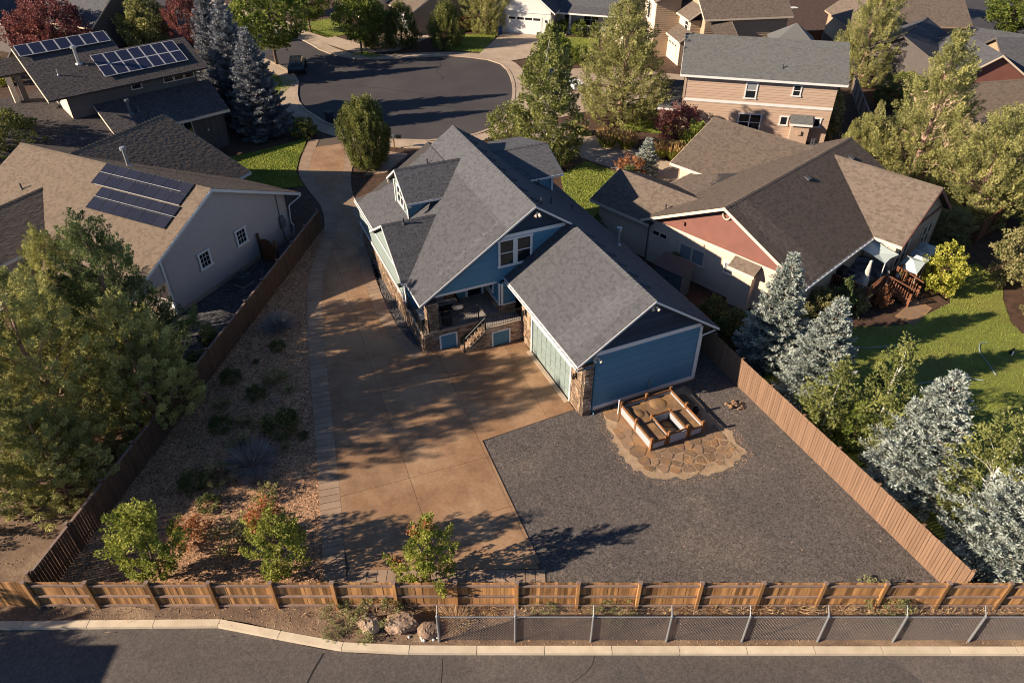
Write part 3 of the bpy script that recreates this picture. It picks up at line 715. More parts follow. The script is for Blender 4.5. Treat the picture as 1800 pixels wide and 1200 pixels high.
for (x, y, a, n_) in ((-1.5, 70, .2, 9), (-14, 73, .6, 10), (-20, 82, -.2, 12), (-8, 84, 1.4, 8), (2, 13.4, .1, 7), (9, 13.2, -.15, 8)):
    p = Vector((x, y)); z = .004 if y > 30 else -.1155; wd_ = .06 if y > 30 else .018
    for k in range(n_):
        a += rg.uniform(-.5, .5); q = p + Vector((math.cos(a), math.sin(a))) * (1.1 if y > 30 else .45); s_ = Vector((-math.sin(a), math.cos(a))) * wd_; mb.face([(*p, z), (*q, z), (*(q + s_), z), (*(p + s_), z)]); p = q
tag(mb.build('road_crack', M_tar), kind='structure')

# cul-de-sac and the streets
cul = smooth_line([(-24.6, 84.4), (-22.9, 77.0), (-20.2, 72.6), (-16.8, 69.0), (-11.4, 66.3), (-7.2, 66.0), (-2.9, 68.0), (-.8, 72), (0, 78), (-.2, 85), (-1.6, 90.6), (-5, 92.9), (-9, 93.6), (-16.9, 92.2), (-21.3, 93.2), (-24.9, 96.5)], 4)
street = cul + [(-27.3, 100.1), (-37, 110.6), (-60, 136), (-70, 128), (-45, 106), (-33, 95)]
sheet('street', street, M_asph2, .0)
SW = tag(thing('sidewalk', None, None, (-12, 80, 0)), kind='structure')
walk_L = [p for p in cul[:28]]; walk_R = [p for p in cul[28:]]
kerb_run = [(-33, 95), (-27, 88.5)] + cul + [(-27.3, 100.1), (-37, 110.6), (-60, 136)]
band(kerb_run, -.35, 2.4, 'kerb_stone', M_conc, SW, .10, .006, .14)
band(offset_line(kerb_run, -.36), -1.55, 1.8, 'slab', M_conc, SW, .06, .01, .1)
sheet('side_street', [(60, 95), (71, 95), (82, 124), (96, 160), (80, 170), (70, 124)], M_asph2, .0)
sheet('driveway', [(-27.2, 101.8), (-19.5, 94.6), (-14.6, 96.2), (-10.5, 103.8), (-16, 108), (-22, 101), (-33.5, 112)], M_conc, .03)
sheet('driveway', [(-4.2, 94.6), (-1.4, 104.6), (5.0, 103.4), (2.6, 93.2), (-.2, 91.6)], M_conc, .05)
sheet('driveway', [(.4, 74.5), (.6, 82), (4, 88), (12, 89), (20, 86), (20, 79), (9, 74.5), (4.4, 71.6)], M_conc, .04)
DD = tag(thing('driveway', None, None, (9, 62, 0)), kind='structure')
for q in ([(.0, 69.6), (3.6, 65.2), (6.1, 67.3), (3.4, 71.8)], [(3.6, 65.2), (5.3, 62.6), (8.6, 66.4), (6.1, 67.3)], [(5.3, 62.6), (8.6, 59.6), (11.6, 63.6), (8.6, 66.4)], [(8.6, 59.6), (11.6, 57.3), (14.6, 60.2), (11.6, 63.6)], [(11.6, 57.3), (14.4, 55.2), (17, 58.2), (14.6, 60.2)]):
    c = (sum(p[0] for p in q) / 4, sum(p[1] for p in q) / 4); sheet('slab', [(c[0] + (x - c[0]) * .995, c[1] + (y - c[1]) * .995) for x, y in q], M_conc, .04, .05, None, DD)
sheet('front_walk', [(-12.8, 57.9), (-10.9, 58.5), (-9.4, 62.6), (-11.3, 63.2)], M_band, .02)
sheet('front_walk', [(-13.2, 52.9), (-12.2, 50.4), (-9.4, 54.8), (-10.3, 56.1)], M_band, .02)

# lawns
LAWNS = {'R': [(15.8, 35.2), (19.1, 35.6), (24.2, 35.9), (28.3, 38.4), (29.6, 41.8), (32.6, 43.4), (33.0, 40.8), (31.9, 38.8), (31.0, 36.2), (31.2, 33), (31, 26), (22.6, 17.2), (20.1, 17.2), (14, 30.6)],
         'L': [(-27.5, 60.4), (-23.2, 63.4), (-19.5, 66.2), (-19.25, 62), (-18.8, 58.6), (-17.5, 55.8), (-20.5, 55.0)],
         'D': [(4.3, 52.5), (4.2, 58), (6.6, 61.0), (8.4, 59.3), (10.3, 57.4), (9.6, 52), (8, 47)],
         'W': [(-8.3, 96.2), (-3.9, 95.4), (-1.8, 104.8), (-8.6, 103.6)], 'W2': [(5.2, 92.6), (10.9, 94.6), (11.8, 102), (6.8, 102.8), (4.2, 99)],
         'C': [(-29.8, 77.5), (-25.3, 76.6), (-24.8, 83.5), (-30, 88)], 'S': [(-31.5, 108.5), (-25.0, 102.3), (-20.5, 106), (-27, 113)],
         'M': [(10.6, 68.6), (17, 66.8), (17.6, 69.2), (12, 72)], 'T': [(-20.6, 94.3), (-17.6, 92.9), (-16.2, 93.6), (-18.9, 95.8)], 'J': [(62.6, 99.3), (66, 96.2), (67, 98), (63.5, 102.8)]}
for k, p in LAWNS.items(): sheet('lawn', p, M_lawn, .03 if k != 'R' else .008)

# ================================================================ THE BLUE HOUSE
r = H.root; S_ = .667
zl = lambda u: 8.03 - S_ * (1.22 - u)                # left slope of the main roof
zr_ = lambda u: 6.45 - S_ * (u - 3.6)                # right slope, main roof and garage alike
zg = lambda u: 6.45 - S_ * (3.6 - u)                 # left slope of the garage
# walls
w_gar = H.wall((0, 0), (7.05, 0), .0, 3.8, M_blue, planks=M_blue, expo=.165)
gl = MB()
w_gt = H.wall((0, 0), (7.05, 0), 3.8, [(0, 3.82), (3.6, 6.2), (7.05, 3.9)], M_navy, planks=M_navy, expo=.2)
w_side = H.wall((7.05, 0), (7.05, 21), 0, 3.9, M_blue)
w_door = H.wall((0, 7.3), (0, 0), 0, 3.75, M_mortar)
w_gab = H.wall((-5.3, 8.8), (3.95, 8.8), 3.5, [(0, 3.52), (.01, 3.53), (6.52, 7.8), (9.25, 6.0)], M_blue, planks=M_blue, expo=.165)
w_left = H.wall((-5.85, 22.2), (-5.85, 11.2), 0, [(0, 3.05), (4.1, 3.05), (7.7, 5.25), (11.0, 3.1)], M_paleb, planks=M_paleb, expo=.2)
w_far = H.wall((7.05, 21.2), (-5.85, 21.2), 0, [(0, 3.9), (5.8, 7.7), (12.9, 3.0)], M_blue)
H.on(w_gar, 'trim_board', M_white, .45, 6.95, 3.76, 4.0, .04, .085)
H.on(w_gar, 'trim_board', M_white, .55, 7.06, .12, .34, .04, .08)
H.on(w_gar, 'corner_board', M_white, 6.93, 7.08, .345, 3.75, .04, .09)
H.on(w_gar, 'foundation', M_conc, .5, 7.1, -.05, .115, .02, .05)
H.on(w_gab, 'trim_board', M_white, 4.55, 9.0, 6.2, 6.42, .04, .085)
w_gn = H.wall((-.95, 8.768), (3.5, 8.768), 6.43, [(0, 6.44), (2.17, 7.78), (4.2, 6.45), (4.45, 6.44)], M_navy, planks=M_navy, expo=.2, th=.02)
wd = H.window(w_gab, 4.36, 6.5, 4.5, 6.05, 2, 2, .13, mul=.14)
# roofs
rf = H.roof([(-5.88, 23.3, 3.29), (-5.88, 8.4, 3.29), (-.45, 8.4, zl(-.45)), (-.45, 22.4, zl(-.45)), (-5.04, 22.4, zl(-5.04))], M_shin, fascia=(0, 1), fh=.13, n_obj=40)
H.roof([(-.45, 8.4, zl(-.45)), (1.22, 8.4, 8.03), (1.22, 21.7, 8.03), (-.45, 21.7, zl(-.45))], M_shin, fascia=(0,), fh=.13)
H.roof([(7.95, -.35, zr_(7.95)), (7.95, 21.7, zr_(7.95)), (3.6, 21.7, 6.45), (3.6, -.35, 6.45)], M_shin, fascia=(0, 3), fh=.13)
H.roof([(3.6, 8.4, 6.45), (3.6, 21.7, 6.45), (1.22, 21.7, 8.03), (1.22, 8.4, 8.03)], M_shin, fascia=(3,), fh=.13)
H.roof([(-.57, 8.76, zg(-.57)), (-.57, -.35, zg(-.57)), (3.6, -.35, 6.45), (3.6, 8.76, 6.45)], M_shin, fascia=(0, 1), fh=.13, n_obj=260)
H.roof([(-.45, 21.7, zl(-.45)), (-.45, 22.4, zl(-.45)), (.55, 22.4, zl(-.45) - .667), (.55, 21.7, zl(-.45) - .667)], M_shin)
H.cap((1.22, 8.4, 8.03), (1.22, 21.7, 8.03), M_shin, pitch=S_); H.cap((3.6, -.35, 6.45), (3.6, 8.0, 6.45), M_shin, pitch=S_)
# gable dormer over the left slope
zd1 = lambda v: 7.4 - .65 * abs(v - 17.65)
H.roof([(-4.22, 15.5, zd1(15.5)), (-1.8, 15.5, zd1(15.5)), (.28, 17.65, 7.4), (-4.22, 17.65, 7.4)], M_shin, th=.16, fascia=(0, 3), fh=.13)
H.roof([(-1.8, 19.8, zd1(15.5)), (-4.22, 19.8, zd1(15.5)), (-4.22, 17.65, 7.4), (.28, 17.65, 7.4)], M_shin, th=.16, fascia=(0, 1), fh=.13)
wd1 = H.wall((-3.9, 19.1), (-3.9, 16.2), 4.5, [(0, 6.3), (1.45, 7.2), (2.9, 6.3)], M_paleb, planks=M_paleb, expo=.18)
H.wall((-3.9, 16.2), (-1.4, 16.2), 4.5, 6.35, M_blue, planks=M_blue)
H.wall((-1.4, 19.1), (-3.9, 19.1), 4.5, 6.35, M_blue)
H.on(wd1, 'corner_board', M_white, 2.78, 2.93, 4.6, 6.2, .04, .08); H.on(wd1, 'corner_board', M_white, 0, .14, 4.6, 6.2, .04, .08)
H.window(wd1, .75, 2.15, 5.0, 6.1, 2, 2, .1)
for v in (15.6, 19.7): H.part('bracket', M_cream, -4.2, -3.9, v - .06, v + .06, zd1(v) - .42, zd1(v) - .22)
H.part('bracket', M_cream, -4.2, -3.9, 17.59, 17.71, 6.9, 7.15)
H.cap((-4.22, 17.65, 7.4), (.2, 17.65, 7.4), M_shin, pitch=.65)
# wall dormer on the left side
zd2 = lambda v: 5.47 - .6 * abs(v - 14.5)
H.roof([(-6.15, 10.95, zd2(10.95)), (-5.82, 10.95, zd2(10.95)), (-2.62, 14.5, 5.47), (-6.15, 14.5, 5.47)], M_shin, th=.16, fascia=(0, 3), fh=.13)
H.roof([(-5.82, 18.05, zd2(18.05)), (-6.15, 18.05, zd2(18.05)), (-6.15, 14.5, 5.47), (-2.62, 14.5, 5.47)], M_shin, th=.16, fascia=(1,), fh=.13)
H.cap((-6.15, 14.5, 5.47), (-2.7, 14.5, 5.47), M_shin, pitch=.6)
H.on(w_left, 'trim_board', M_white, 0, 11.05, 1.78, 1.92, .05, .12)
H.on(w_left, 'corner_board', M_white, 10.85, 11.05, 1.93, 3.0, .03, .09)
H.on(w_left, 'wall_light', M_black, 10.2, 10.45, 2.6, 2.75, .03, .3)
# low dormer over the right slope
zd3 = lambda v: 6.88 - .211 * abs(v - 18.9)
H.roof([(4.07, 15.35, zd3(15.35)), (6.6, 15.35, zd3(15.35)), (7.05, 18.9, 6.88), (2.95, 18.9, 6.88)], M_shin, th=.14, fascia=(0, 1), fh=.13)
H.roof([(6.6, 22.4, zd3(22.4)), (4.07, 22.4, zd3(22.4)), (2.95, 18.9, 6.88), (7.05, 18.9, 6.88)], M_shin, th=.14)
wd3 = H.wall((3.6, 15.84), (6.03, 15.84), 4.4, 6.05, M_blue, planks=M_blue); H.wall((6.03, 15.84), (6.03, 21.9), 4.4, [(0, 6.05), (3, 6.6), (6, 6.05)], M_blue)
H.on(wd3, 'corner_board', M_white, 2.3, 2.46, 4.6, 6.0, .04, .09)
H.cap((2.95, 18.9, 6.88), (7.05, 18.9, 6.88), M_shin, pitch=.21)
# garage door wall in ledge stone, with the door in it
H.stones(w_door, 0, 7.3, 0, 3.35, skip=[(1.37, 6.15, 0, 2.5)], seed=5)
mb = MB()
for t0, t1, z0, z1 in ((1.3, 1.42, 0, 2.5), (6.1, 6.22, 0, 2.5), (1.42, 6.1, 2.38, 2.5)): mb.boxv(w_door['a'] + w_door['t'] * t0 + Vector((0, 0, z0)), w_door['t'] * (t1 - t0), w_door['n'] * .1, (0, 0, z1 - z0))
mb.build('door_frame', M_white, r)
gd = H.on(w_door, 'garage_door', M_paleb, 1.42, 6.1, .03, 2.38, -.02, .005)
for j in range(4):
    for i in range(8):
        x = 1.47 + i * .58; z = .08 + j * .58; mb = MB(); mb.boxv(w_door['a'] + w_door['t'] * x + w_door['n'] * .007 + Vector((0, 0, z)), w_door['t'] * .5, w_door['n'] * .018, (0, 0, .48)); mb.build('door_panel', M_paleb, gd)
H.part('threshold', M_conc, -.35, -.1, 1.1, 6.0, .0, .06)
for t in (.55, 6.75): 
    mb = MB(); p = w_door['a'] + w_door['t'] * t + w_door['n'] * .1 + Vector((0, 0, 2.15)); mb.box(p - w_door['n'] * .02, (.1, .1, .3), H.deg); mb.tube(p + w_door['n'] * .15 + Vector((0, 0, -.02)), p + w_door['n'] * .15 + Vector((0, 0, .28)), .09, .05, 6); mb.tube(p + Vector((0, 0, .27)), p + w_door['n'] * .15 + Vector((0, 0, .3)), .02, .02, 5); mb.build('wall_light', M_black, r)
# corner pier of the garage
H.left['stone'] += 0
wp = dict(a=H.P(-.02, -.12), t=H.U, n=-H.V, L=.6); H.part('pier', M_mortar, -.02, .5, -.1, .0, 0, 3.45); H.stones(wp, 0, .5, 0, 3.42, seed=8, d=.03)
wp2 = dict(a=H.P(-.03, 1.2), t=-H.V, n=-H.U, L=1.2)
mb = MB(); mb.path([H.P(-.55, -.3, 3.35), H.P(.62, -.1, 3.2), H.P(.62, -.1, .15), H.P(.62, -.35, .06)], .045, 6); mb.build('downspout', M_blue, r)
mb = MB(); mb.path([H.P(7.9, -.25, 3.4), H.P(7.12, -.06, 3.1), H.P(7.12, -.06, .12)], .045, 6); mb.build('downspout', M_white, r)
for (u, z) in ((3.62, 6.05), (.55, 3.78)):
    mb = MB(); p = H.P(u, -.12, z - .12); mb.box(p, (.14, .14, .16), H.deg); mb.tube(p - H.V * .1 + Vector((-.1, 0, .1)), p - H.V * .3 + Vector((-.14, 0, -.02)), .06, .085, 8); mb.tube(p - H.V * .1 + Vector((.1, 0, .1)), p - H.V * .3 + Vector((.16, 0, -.02)), .06, .085, 8); mb.build('flood_light', M_cream, r)
mb = MB(); p = H.P(1.35, 8.45, 7.45); mb.box(p, (.14, .14, .16), H.deg); mb.tube(p + Vector((-.05, -.05, .1)), p + Vector((-.12, -.25, -.02)), .06, .085, 8); mb.tube(p + Vector((.08, -.05, .1)), p + Vector((.16, -.25, -.02)), .06, .085, 8); mb.build('flood_light', M_cream, r)
mb = MB(); mb.path([H.P(4.1, -.06, .0), H.P(4.1, -.06, 1.0), H.P(4.35, -.06, 1.05)], .025, 6); mb.build('water_pipe', M_galv, r)
# eave gutters
for (a, b) in (((-.66, -.35, 3.52), (-.66, 8.5, 3.52)), ((-5.97, 18.1, 3.14), (-5.97, 23.2, 3.14))):
    mb = MB(); A_, B_ = H.P(*a), H.P(*b); mb.boxv(A_ - Vector((0, 0, .05)), B_ - A_, H.U * .09, (0, 0, .015)); mb.boxv(A_ - H.U * .015 - Vector((0, 0, .05)), B_ - A_, H.U * .015, (0, 0, .11)); mb.build('gutter', M_white, r)
# vents and pipes
for u, v in ((1.75, 9.72), (1.75, 11.2), (1.75, 12.8), (1.75, 14.4), (1.75, 16.0), (1.75, 17.6), (1.75, 19.2), (1.75, 20.6)): H.vent(u - .15, v, zr_(u - .15) + .02, 1, 0, S_)
for v in (7.3, 6.1, 4.95, 3.8, 2.65, 1.5): H.vent(4.0, v, zr_(4.0) + .02, 1, 0, S_)
for u, v in ((2.1, 9.5), (3.53, 11.04), (5.77, 12.46), (4.6, 15.0)): H.pipe(u, v, zr_(u), .42)
for u, v in ((-1.32, 20.0), (-4.81, 14.3)): H.pipe(u, v, zl(u) if v > 18 else zd2(v), .4)
H.pipe(6.84, 8.44, zr_(6.84), .95, .085, M_steel, 'flue_pipe', True)
# porch
H.part('porch_floor', M_mortar, -5.75, -.05, 8.35, 11.0, 0, 1.32)
pf = H.part('porch_floor', M_mortar, -2.38, -.05, 7.4, 8.345, 0, 1.32)
for i in range(13):
    for j in range(8):
        u = -5.74 + i * .442; v = 7.4 + j * .45
        if v < 8.3 and u < -2.38: continue
        if v > 8.4 and u > -1.25: continue
        piece('porch_tile', M_deck, pf, H.P(u + .006, v + .006, 1.32), H.U * .43, H.V * .438, (0, 0, .03 + random.uniform(-.003, .003)))
w_f1 = dict(a=H.P(-5.85, 8.3), t=H.U, n=-H.V, L=3.5); w_f2 = dict(a=H.P(-2.4, 7.35), t=H.U, n=-H.V, L=2.4)
H.left['stone'] = max(H.left['stone'], 120)
H.stones(w_f1, 0, 3.45, 0, 1.32, skip=[(1.0, 1.95, 0, 1.0)], seed=11)
H.stones(w_f2, 0, 2.35, 0, 1.32, skip=[(.45, 1.5, 0, 1.0)], seed=12)
for W_, a_, b_ in ((w_f1, 1.0, 1.95), (w_f2, .45, 1.5)):
    mb = MB()
    for t0, t1, z0, z1 in ((a_ - .08, a_ + .02, 0, .98), (b_ - .02, b_ + .08, 0, .98), (a_ - .08, b_ + .08, .985, 1.07)): mb.boxv(W_['a'] + W_['t'] * t0 + W_['n'] * .02 + Vector((0, 0, z0)), W_['t'] * (t1 - t0), W_['n'] * .07, (0, 0, z1 - z0))
    mb.build('hatch_frame', M_white, r); H.on(W_, 'hatch_door', M_blue, a_ + .02, b_ - .02, .02, .98, .02, .055)
w_l1 = dict(a=H.P(-5.85, 22.0), t=-H.V, n=-H.U, L=13.7)
H.stones(w_l1, 0, 10.8, 0, 1.76, seed=13); H.stones(dict(a=H.P(-5.85, 11.2), t=-H.V, n=-H.U, L=2.9), 0, 2.9, 0, 1.32, seed=14)
H.part('coping', M_conc, -2.45, -.02, 7.26, 7.42, 1.325, 1.385); H.part('coping', M_conc, -5.93, -2.46, 8.2, 8.4, 1.325, 1.385); H.part('coping', M_conc, -5.95, -5.75, 8.41, 11.2, 1.325, 1.385)
# steps down along the porch front
for k in range(6):
    u1 = -2.4 - k * .225; z = 1.32 - (k + 1) * .19; mb = MB(); H.box(mb, u1 - .25, u1, 7.42, 8.24, 0, z - .05, .2); H.box(mb, u1 - .27, u1 - .002, 7.41, 8.25, z - .048, z, .5); mb.build('step', M_stone, r)
mb = MB(); mb.prism([H.P(-2.4, 7.4, 0), H.P(-2.4, 7.4, 1.15), H.P(-3.7, 7.4, .06), H.P(-3.7, 7.4, 0)], H.V * -.1); sw = mb.build('stair_wall', M_mortar, r)
rg = random.Random(4)
for z in np.arange(0, 1.1, .1):
    x = -2.4
    while x > -3.62 + z * 1.15:
        wd_ = rg.uniform(.16, .38); x2 = max(x - wd_, -3.66 + z * 1.17)
        if x - x2 > .06: piece('stone', M_stone, sw, H.P(x2 + .005, 7.3, z + .004), H.U * (x - x2 - .01), -H.V * rg.uniform(.02, .05), (0, 0, .092))
        x = x2 - .001 if x2 > x - wd_ + .01 else x - wd_
# pier at the porch corner
H.part('pier', M_mortar, -5.45, -4.82, 8.42, 9.0, 1.33, 3.3)
for W_ in (dict(a=H.P(-5.45, 8.42), t=H.U, n=-H.V), dict(a=H.P(-5.45, 9.0), t=-H.V, n=-H.U)): H.stones(W_, -.02, .64, 1.36, 3.28, seed=21, d=.02)
H.part('beam', M_white, -4.9, -.95, 8.86, 9.05, 3.28, 3.49)
H.part('porch_ceiling', M_white, -5.0, -.95, 9.06, 11.0, 3.4, 3.48)
# walls inside the porch
w_back = H.wall((-5.8, 11.05), (-.95, 11.05), 1.33, [(0, 3.05), (.75, 3.48), (4.85, 3.5)], M_blue, planks=M_blue)
w_al = H.wall((-.95, 11.0), (-.95, 8.45), 1.33, 3.5, M_blue, planks=M_blue); w_al2 = H.wall((-.95, 8.45), (0, 8.45), 1.33, 3.5, M_blue, planks=M_blue)
H.stones(w_al, 0, 2.56, 1.36, 2.0, seed=31); H.stones(w_al2, 0, .95, 1.36, 2.0, seed=32)
H.on(w_al, 'trim_board', M_white, 0, 2.6, 2.0, 2.08, .02, .12); H.on(w_al2, 'trim_board', M_white, 0, .95, 2.0, 2.08, .02, .12)
H.on(w_al, 'corner_board', M_white, 2.42, 2.58, 2.085, 3.49, .04, .1); H.on(w_al2, 'corner_board', M_white, 0.0, .14, 2.085, 3.49, .04, .1)
H.window(w_al, .8, 1.6, 2.4, 3.3, 1, 1, .1)
H.on(w_back, 'back_door', M_glass, 3.75, 4.6, 1.36, 3.4, .03, .05); H.on(w_back, 'door_frame', M_white, 3.55, 3.72, 1.36, 3.42, .03, .1); H.on(w_back, 'door_frame', M_white, 4.63, 4.78, 1.36, 3.42, .03, .1)
H.window(w_back, 2.9, 3.5, 1.9, 3.3, 1, 2, .09)
# railings: every baluster a piece
def railing(p0, p1, z0a, z0b, h=.86, post0=True, post1=True):
    a = H.P(*p0, z0a); b = H.P(*p1, z0b); mb = MB(); d = b - a; Z = Vector((0, 0, 1))
    mb.tube(a + Z * h, b + Z * h, .032, .032, 5); mb.tube(a + Z * .1, b + Z * .1, .018, .018, 5); mb.tube(a + Z * (h - .1), b + Z * (h - .1), .016, .016, 5)
    for q, on in ((a, post0), (b, post1)):
        if on: mb.tube(q - Z * .02, q + Z * (h + .1), .04, .04, 6)
    o = mb.build('railing', M_black, r); L = d.length; n = int(L / .115)
    for i in range(1, n):
        q = a + d * (i / n); piece('baluster', M_black, o, q + Z * .1 - Vector((.009, .009, 0)), (.018, 0, 0), (0, .018, 0), (0, 0, h - .2))
railing((-4.78, 8.3), (-2.42, 8.3), 1.385, 1.385); railing((-2.38, 7.34), (-.08, 7.34), 1.385, 1.385); railing((-2.38, 7.36), (-3.72, 7.36), 1.3, .12)
railing((-5.86, 11.1), (-5.86, 9.05), 1.385, 1.385); railing((-5.86, 9.0), (-5.86, 8.3), 1.385, 1.385); railing((-5.86, 8.3), (-5.47, 8.3), 1.385, 1.385)
# things on the porch
z0 = 1.355
t = thing('outdoor_sofa', 'low sofa with rust and grey cushions against the back wall of the porch', 'sofa', H.P(-4.0, 10.5, z0))
mb = MB(); H.box(mb, -4.95, -3.05, 10.1, 10.95, z0, z0 + .38); H.box(mb, -4.95, -3.05, 10.78, 10.95, z0 + .38, z0 + .85); H.box(mb, -5.05, -4.95, 10.1, 10.95, z0, z0 + .6); H.box(mb, -3.05, -2.95, 10.1, 10.95, z0, z0 + .6); mb.build('frame', M_dark, t)
for i in range(3):
    mb = MB(); H.box(mb, -4.93 + i * .63, -4.33 + i * .63, 10.1, 10.75, z0 + .385, z0 + .52); mb.build('seat_cushion', M_greyc, t)
    mb = MB(); H.box(mb, -4.9 + i * .63, -4.36 + i * .63, 10.58, 10.76, z0 + .525, z0 + .95); mb.build('back_cushion', M_redc if i != 1 else M_greyc, t)
t = thing('wicker_pouf', 'round honey coloured wicker pouf on the porch floor', 'pouf', H.P(-4.05, 9.3, z0)); mb = MB(); mb.lathe(H.P(-4.05, 9.3, z0), [(.18, 0), (.3, .08), (.34, .2), (.31, .32), (.2, .39), (.06, .41)], 14); mb.build('body', M_wick, t, smooth=True); mb = MB(); mb.lathe(H.P(-4.05, 9.3, z0), [(.07, .405), (.05, .43)], 8); mb.build('button', M_dark, t)
t = thing('porch_table', 'small dark round table beside the wicker pouf', 'table', H.P(-3.25, 9.6, z0)); mb = MB(); mb.lathe(H.P(-3.25, 9.6, z0), [(.36, .42), (.36, .46)], 14); mb.build('table_top', M_greyc, t)
for k in range(3): mb = MB(); a = k * 2.094; mb.tube(H.P(-3.25 + .3 * math.cos(a), 9.6 + .3 * math.sin(a), z0), H.P(-3.25 + .2 * math.cos(a), 9.6 + .2 * math.sin(a), z0 + .42), .018, .018, 5); mb.build('leg', M_black, t)
t = thing('porch_grill', 'black covered grill standing behind the porch railing', 'grill', H.P(-4.25, 8.72, z0)); mb = MB(); H.box(mb, -4.5, -4.0, 8.52, 8.92, z0 + .06, z0 + .62); mb.build('cabinet', M_dark, t); mb = MB(); mb.prism([H.P(-4.53, 8.5, z0 + .63), H.P(-4.53, 8.94, z0 + .63), H.P(-4.53, 8.86, z0 + .82), H.P(-4.53, 8.6, z0 + .85)], H.U * .56); mb.build('lid', M_dark, t); mb = MB(); mb.tube(H.P(-4.5, 8.46, z0 + .7), H.P(-4.02, 8.46, z0 + .7), .014, .014, 5); mb.build('handle', M_black, t)
t = thing('slatted_bench', 'pale slatted bench beside the stone porch pier', 'bench', H.P(-5.35, 9.6, z0))
for k in range(7): piece('slat', M_white, t, H.P(-5.68, 9.15 + k * .15, z0 + .42), H.U * .62, H.V * .12, (0, 0, .03))
for u in (-5.64, -5.1): mb = MB(); H.box(mb, u, u + .05, 9.2, 10.1, z0, z0 + .41); mb.build('leg', M_dark, t)
for (u, v, z, lb) in ((-3.5, 8.1, .19, 'lowest flower pot on the porch steps'), (-3.2, 8.1, .38, 'middle flower pot on the porch steps'), (-2.85, 8.1, .57, 'highest flower pot on the porch steps')):
    t = thing('flower_pot', lb, 'plant pot', H.P(u, v, z), 'flower pots on the porch steps'); mb = MB(); mb.lathe(H.P(u, v, z), [(.08, 0), (.12, .2), (.13, .22), (.11, .22)], 10); mb.build('pot', M_dark, t)
    rng = np.random.default_rng(int(u * -100)); n = 60; Pp = rng.normal(size=(n, 3)) * .05 + [0, 0, .25]; V = cards(Pp, rng.normal(size=(n, 3)) + [0, 0, .8], .12, .06, rng); mesh_obj('plant', np_mesh('plant', V, 4, rng.normal(0, .4, n), L_shr), t)

# ================================================================ THE TAN HOUSE ON THE RIGHT
D = House('tan_house', 'tan house with brown shingle roof and red panel in its front gable', 'house', 17.022, 35.192, -46.5); r = D.root
zDl = lambda u: 3.2 + .5 * (u + 12); zDr = lambda u: 3.2 - .5 * u
D.roof([(0, 0, 3.2), (0, 16.4, 3.2), (-6, 16.4, 6.2), (-6, 0, 6.2)], M_shinD, fascia=(0, 3), fmat=M_cream, n_obj=300)
D.roof([(-12, 16.4, 3.2), (-12, 0, 3.2), (-6, 0, 6.2), (-6, 16.4, 6.2)], M_shinD, fascia=(1,), fmat=M_cream)
D.cap((-6, 0, 6.2), (-6, 16.4, 6.2), M_shinD, pitch=.5)
w1 = D.wall((-11.5, .5), (-.5, .5), 0, 3.1, M_peachl, planks=M_peachl, expo=.18)
D.wall((-11.5, .55), (-.5, .55), 3.1, [(0, 3.2), (5.5, 5.95), (11, 3.2)], M_rose, th=.08)
D.on(w1, 'trim_board', M_cream, .1, 10.9, 3.08, 3.26, .04, .09)
D.wall((-.5, .5), (-.5, 16), 0, 3.1, M_tanw, planks=M_tanw, expo=.2); D.wall((-.5, 16), (-11.5, 16), 0, 3.1, M_tanw); D.wall((-11.5, 16), (-11.5, .5), 0, 3.1, M_peachl)
D.window(w1, 2.55, 4.55, 1.4, 2.4, 2, 1, .09, M_cream, M_glassl); D.window(w1, .25, 1.5, 2.2, 2.5, 2, 1, .06, M_cream); D.window(w1, 6.0, 6.9, 1.75, 2.45, 1, 1, .08, M_white, M_glassl)
# chimney bump with its own little roof
D.part('chimney_bump', M_peachl, -4.6, -3.2, -.05, .5, 0, 2.75); D.roof([(-4.85, -.3, 2.75), (-3.0, -.3, 2.75), (-3.0, .45, 3.2), (-4.85, .45, 3.2)], M_shinD, th=.12, fascia=(0,), fmat=M_cream)
mb = MB(); p = D.P(-6.0, .42, 5.5)
for k in range(12): a = k * .5236; b = a + .5236; mb.tube(p + D.U * .26 * math.cos(a) + Vector((0, 0, .26 * math.sin(a))), p + D.U * .26 * math.cos(b) + Vector((0, 0, .26 * math.sin(b))), .04, .04, 5)
mb.build('gable_ring', M_cream, r)
D.on(w1, 'vent_box', M_rose, 2.4, 2.65, 3.7, 3.95, .03, .1)
# cross gable to the right
zx = lambda v: 5.97 - .69 * abs(v - 13)
D.roof([(-.1, 9, zx(9)), (1.9, 9, zx(9)), (1.9, 13, 5.97), (-5.54, 13, 5.97)], M_shinD, th=.2, fascia=(0,), fmat=M_cream); D.roof([(1.9, 17, zx(9)), (-.1, 17, zx(9)), (-5.54, 13, 5.97), (1.9, 13, 5.97)], M_shinD, fascia=(0,), fmat=M_cream)
D.cap((-5.4, 13, 5.97), (1.9, 13, 5.97), M_shinD, pitch=.69)
mb = MB()
for sg in (-1, 1): mb.prism([D.P(1.9, 13, 5.93), D.P(1.9, 13, 5.68), D.P(1.9, 13 + sg * 4.05, 2.93), D.P(1.9, 13 + sg * 4.05, 3.18)], D.U * .04)
mb.build('fascia', M_rose, r)
w2 = D.wall((1.45, 9.5), (1.45, 16.5), 0, [(0, 3.3), (3.5, 5.7), (7, 3.3)], M_tanw, planks=M_tanw, expo=.2); w3 = D.wall((-.4, 9.5), (1.45, 9.5), 0, 3.2, M_peachl, planks=M_peachl)
D.on(w2, 'gable_panel', M_rose, .3, 6.7, 3.3, 3.55, .04, .07)
for x in (.4, 1.3, 4.4, 5.2): D.window(w2, x, x + .75, 1.0, 2.6, 1, 2, .07, M_cream)
D.window(w3, .6, 1.3, 1.9, 2.6, 1, 1, .07)
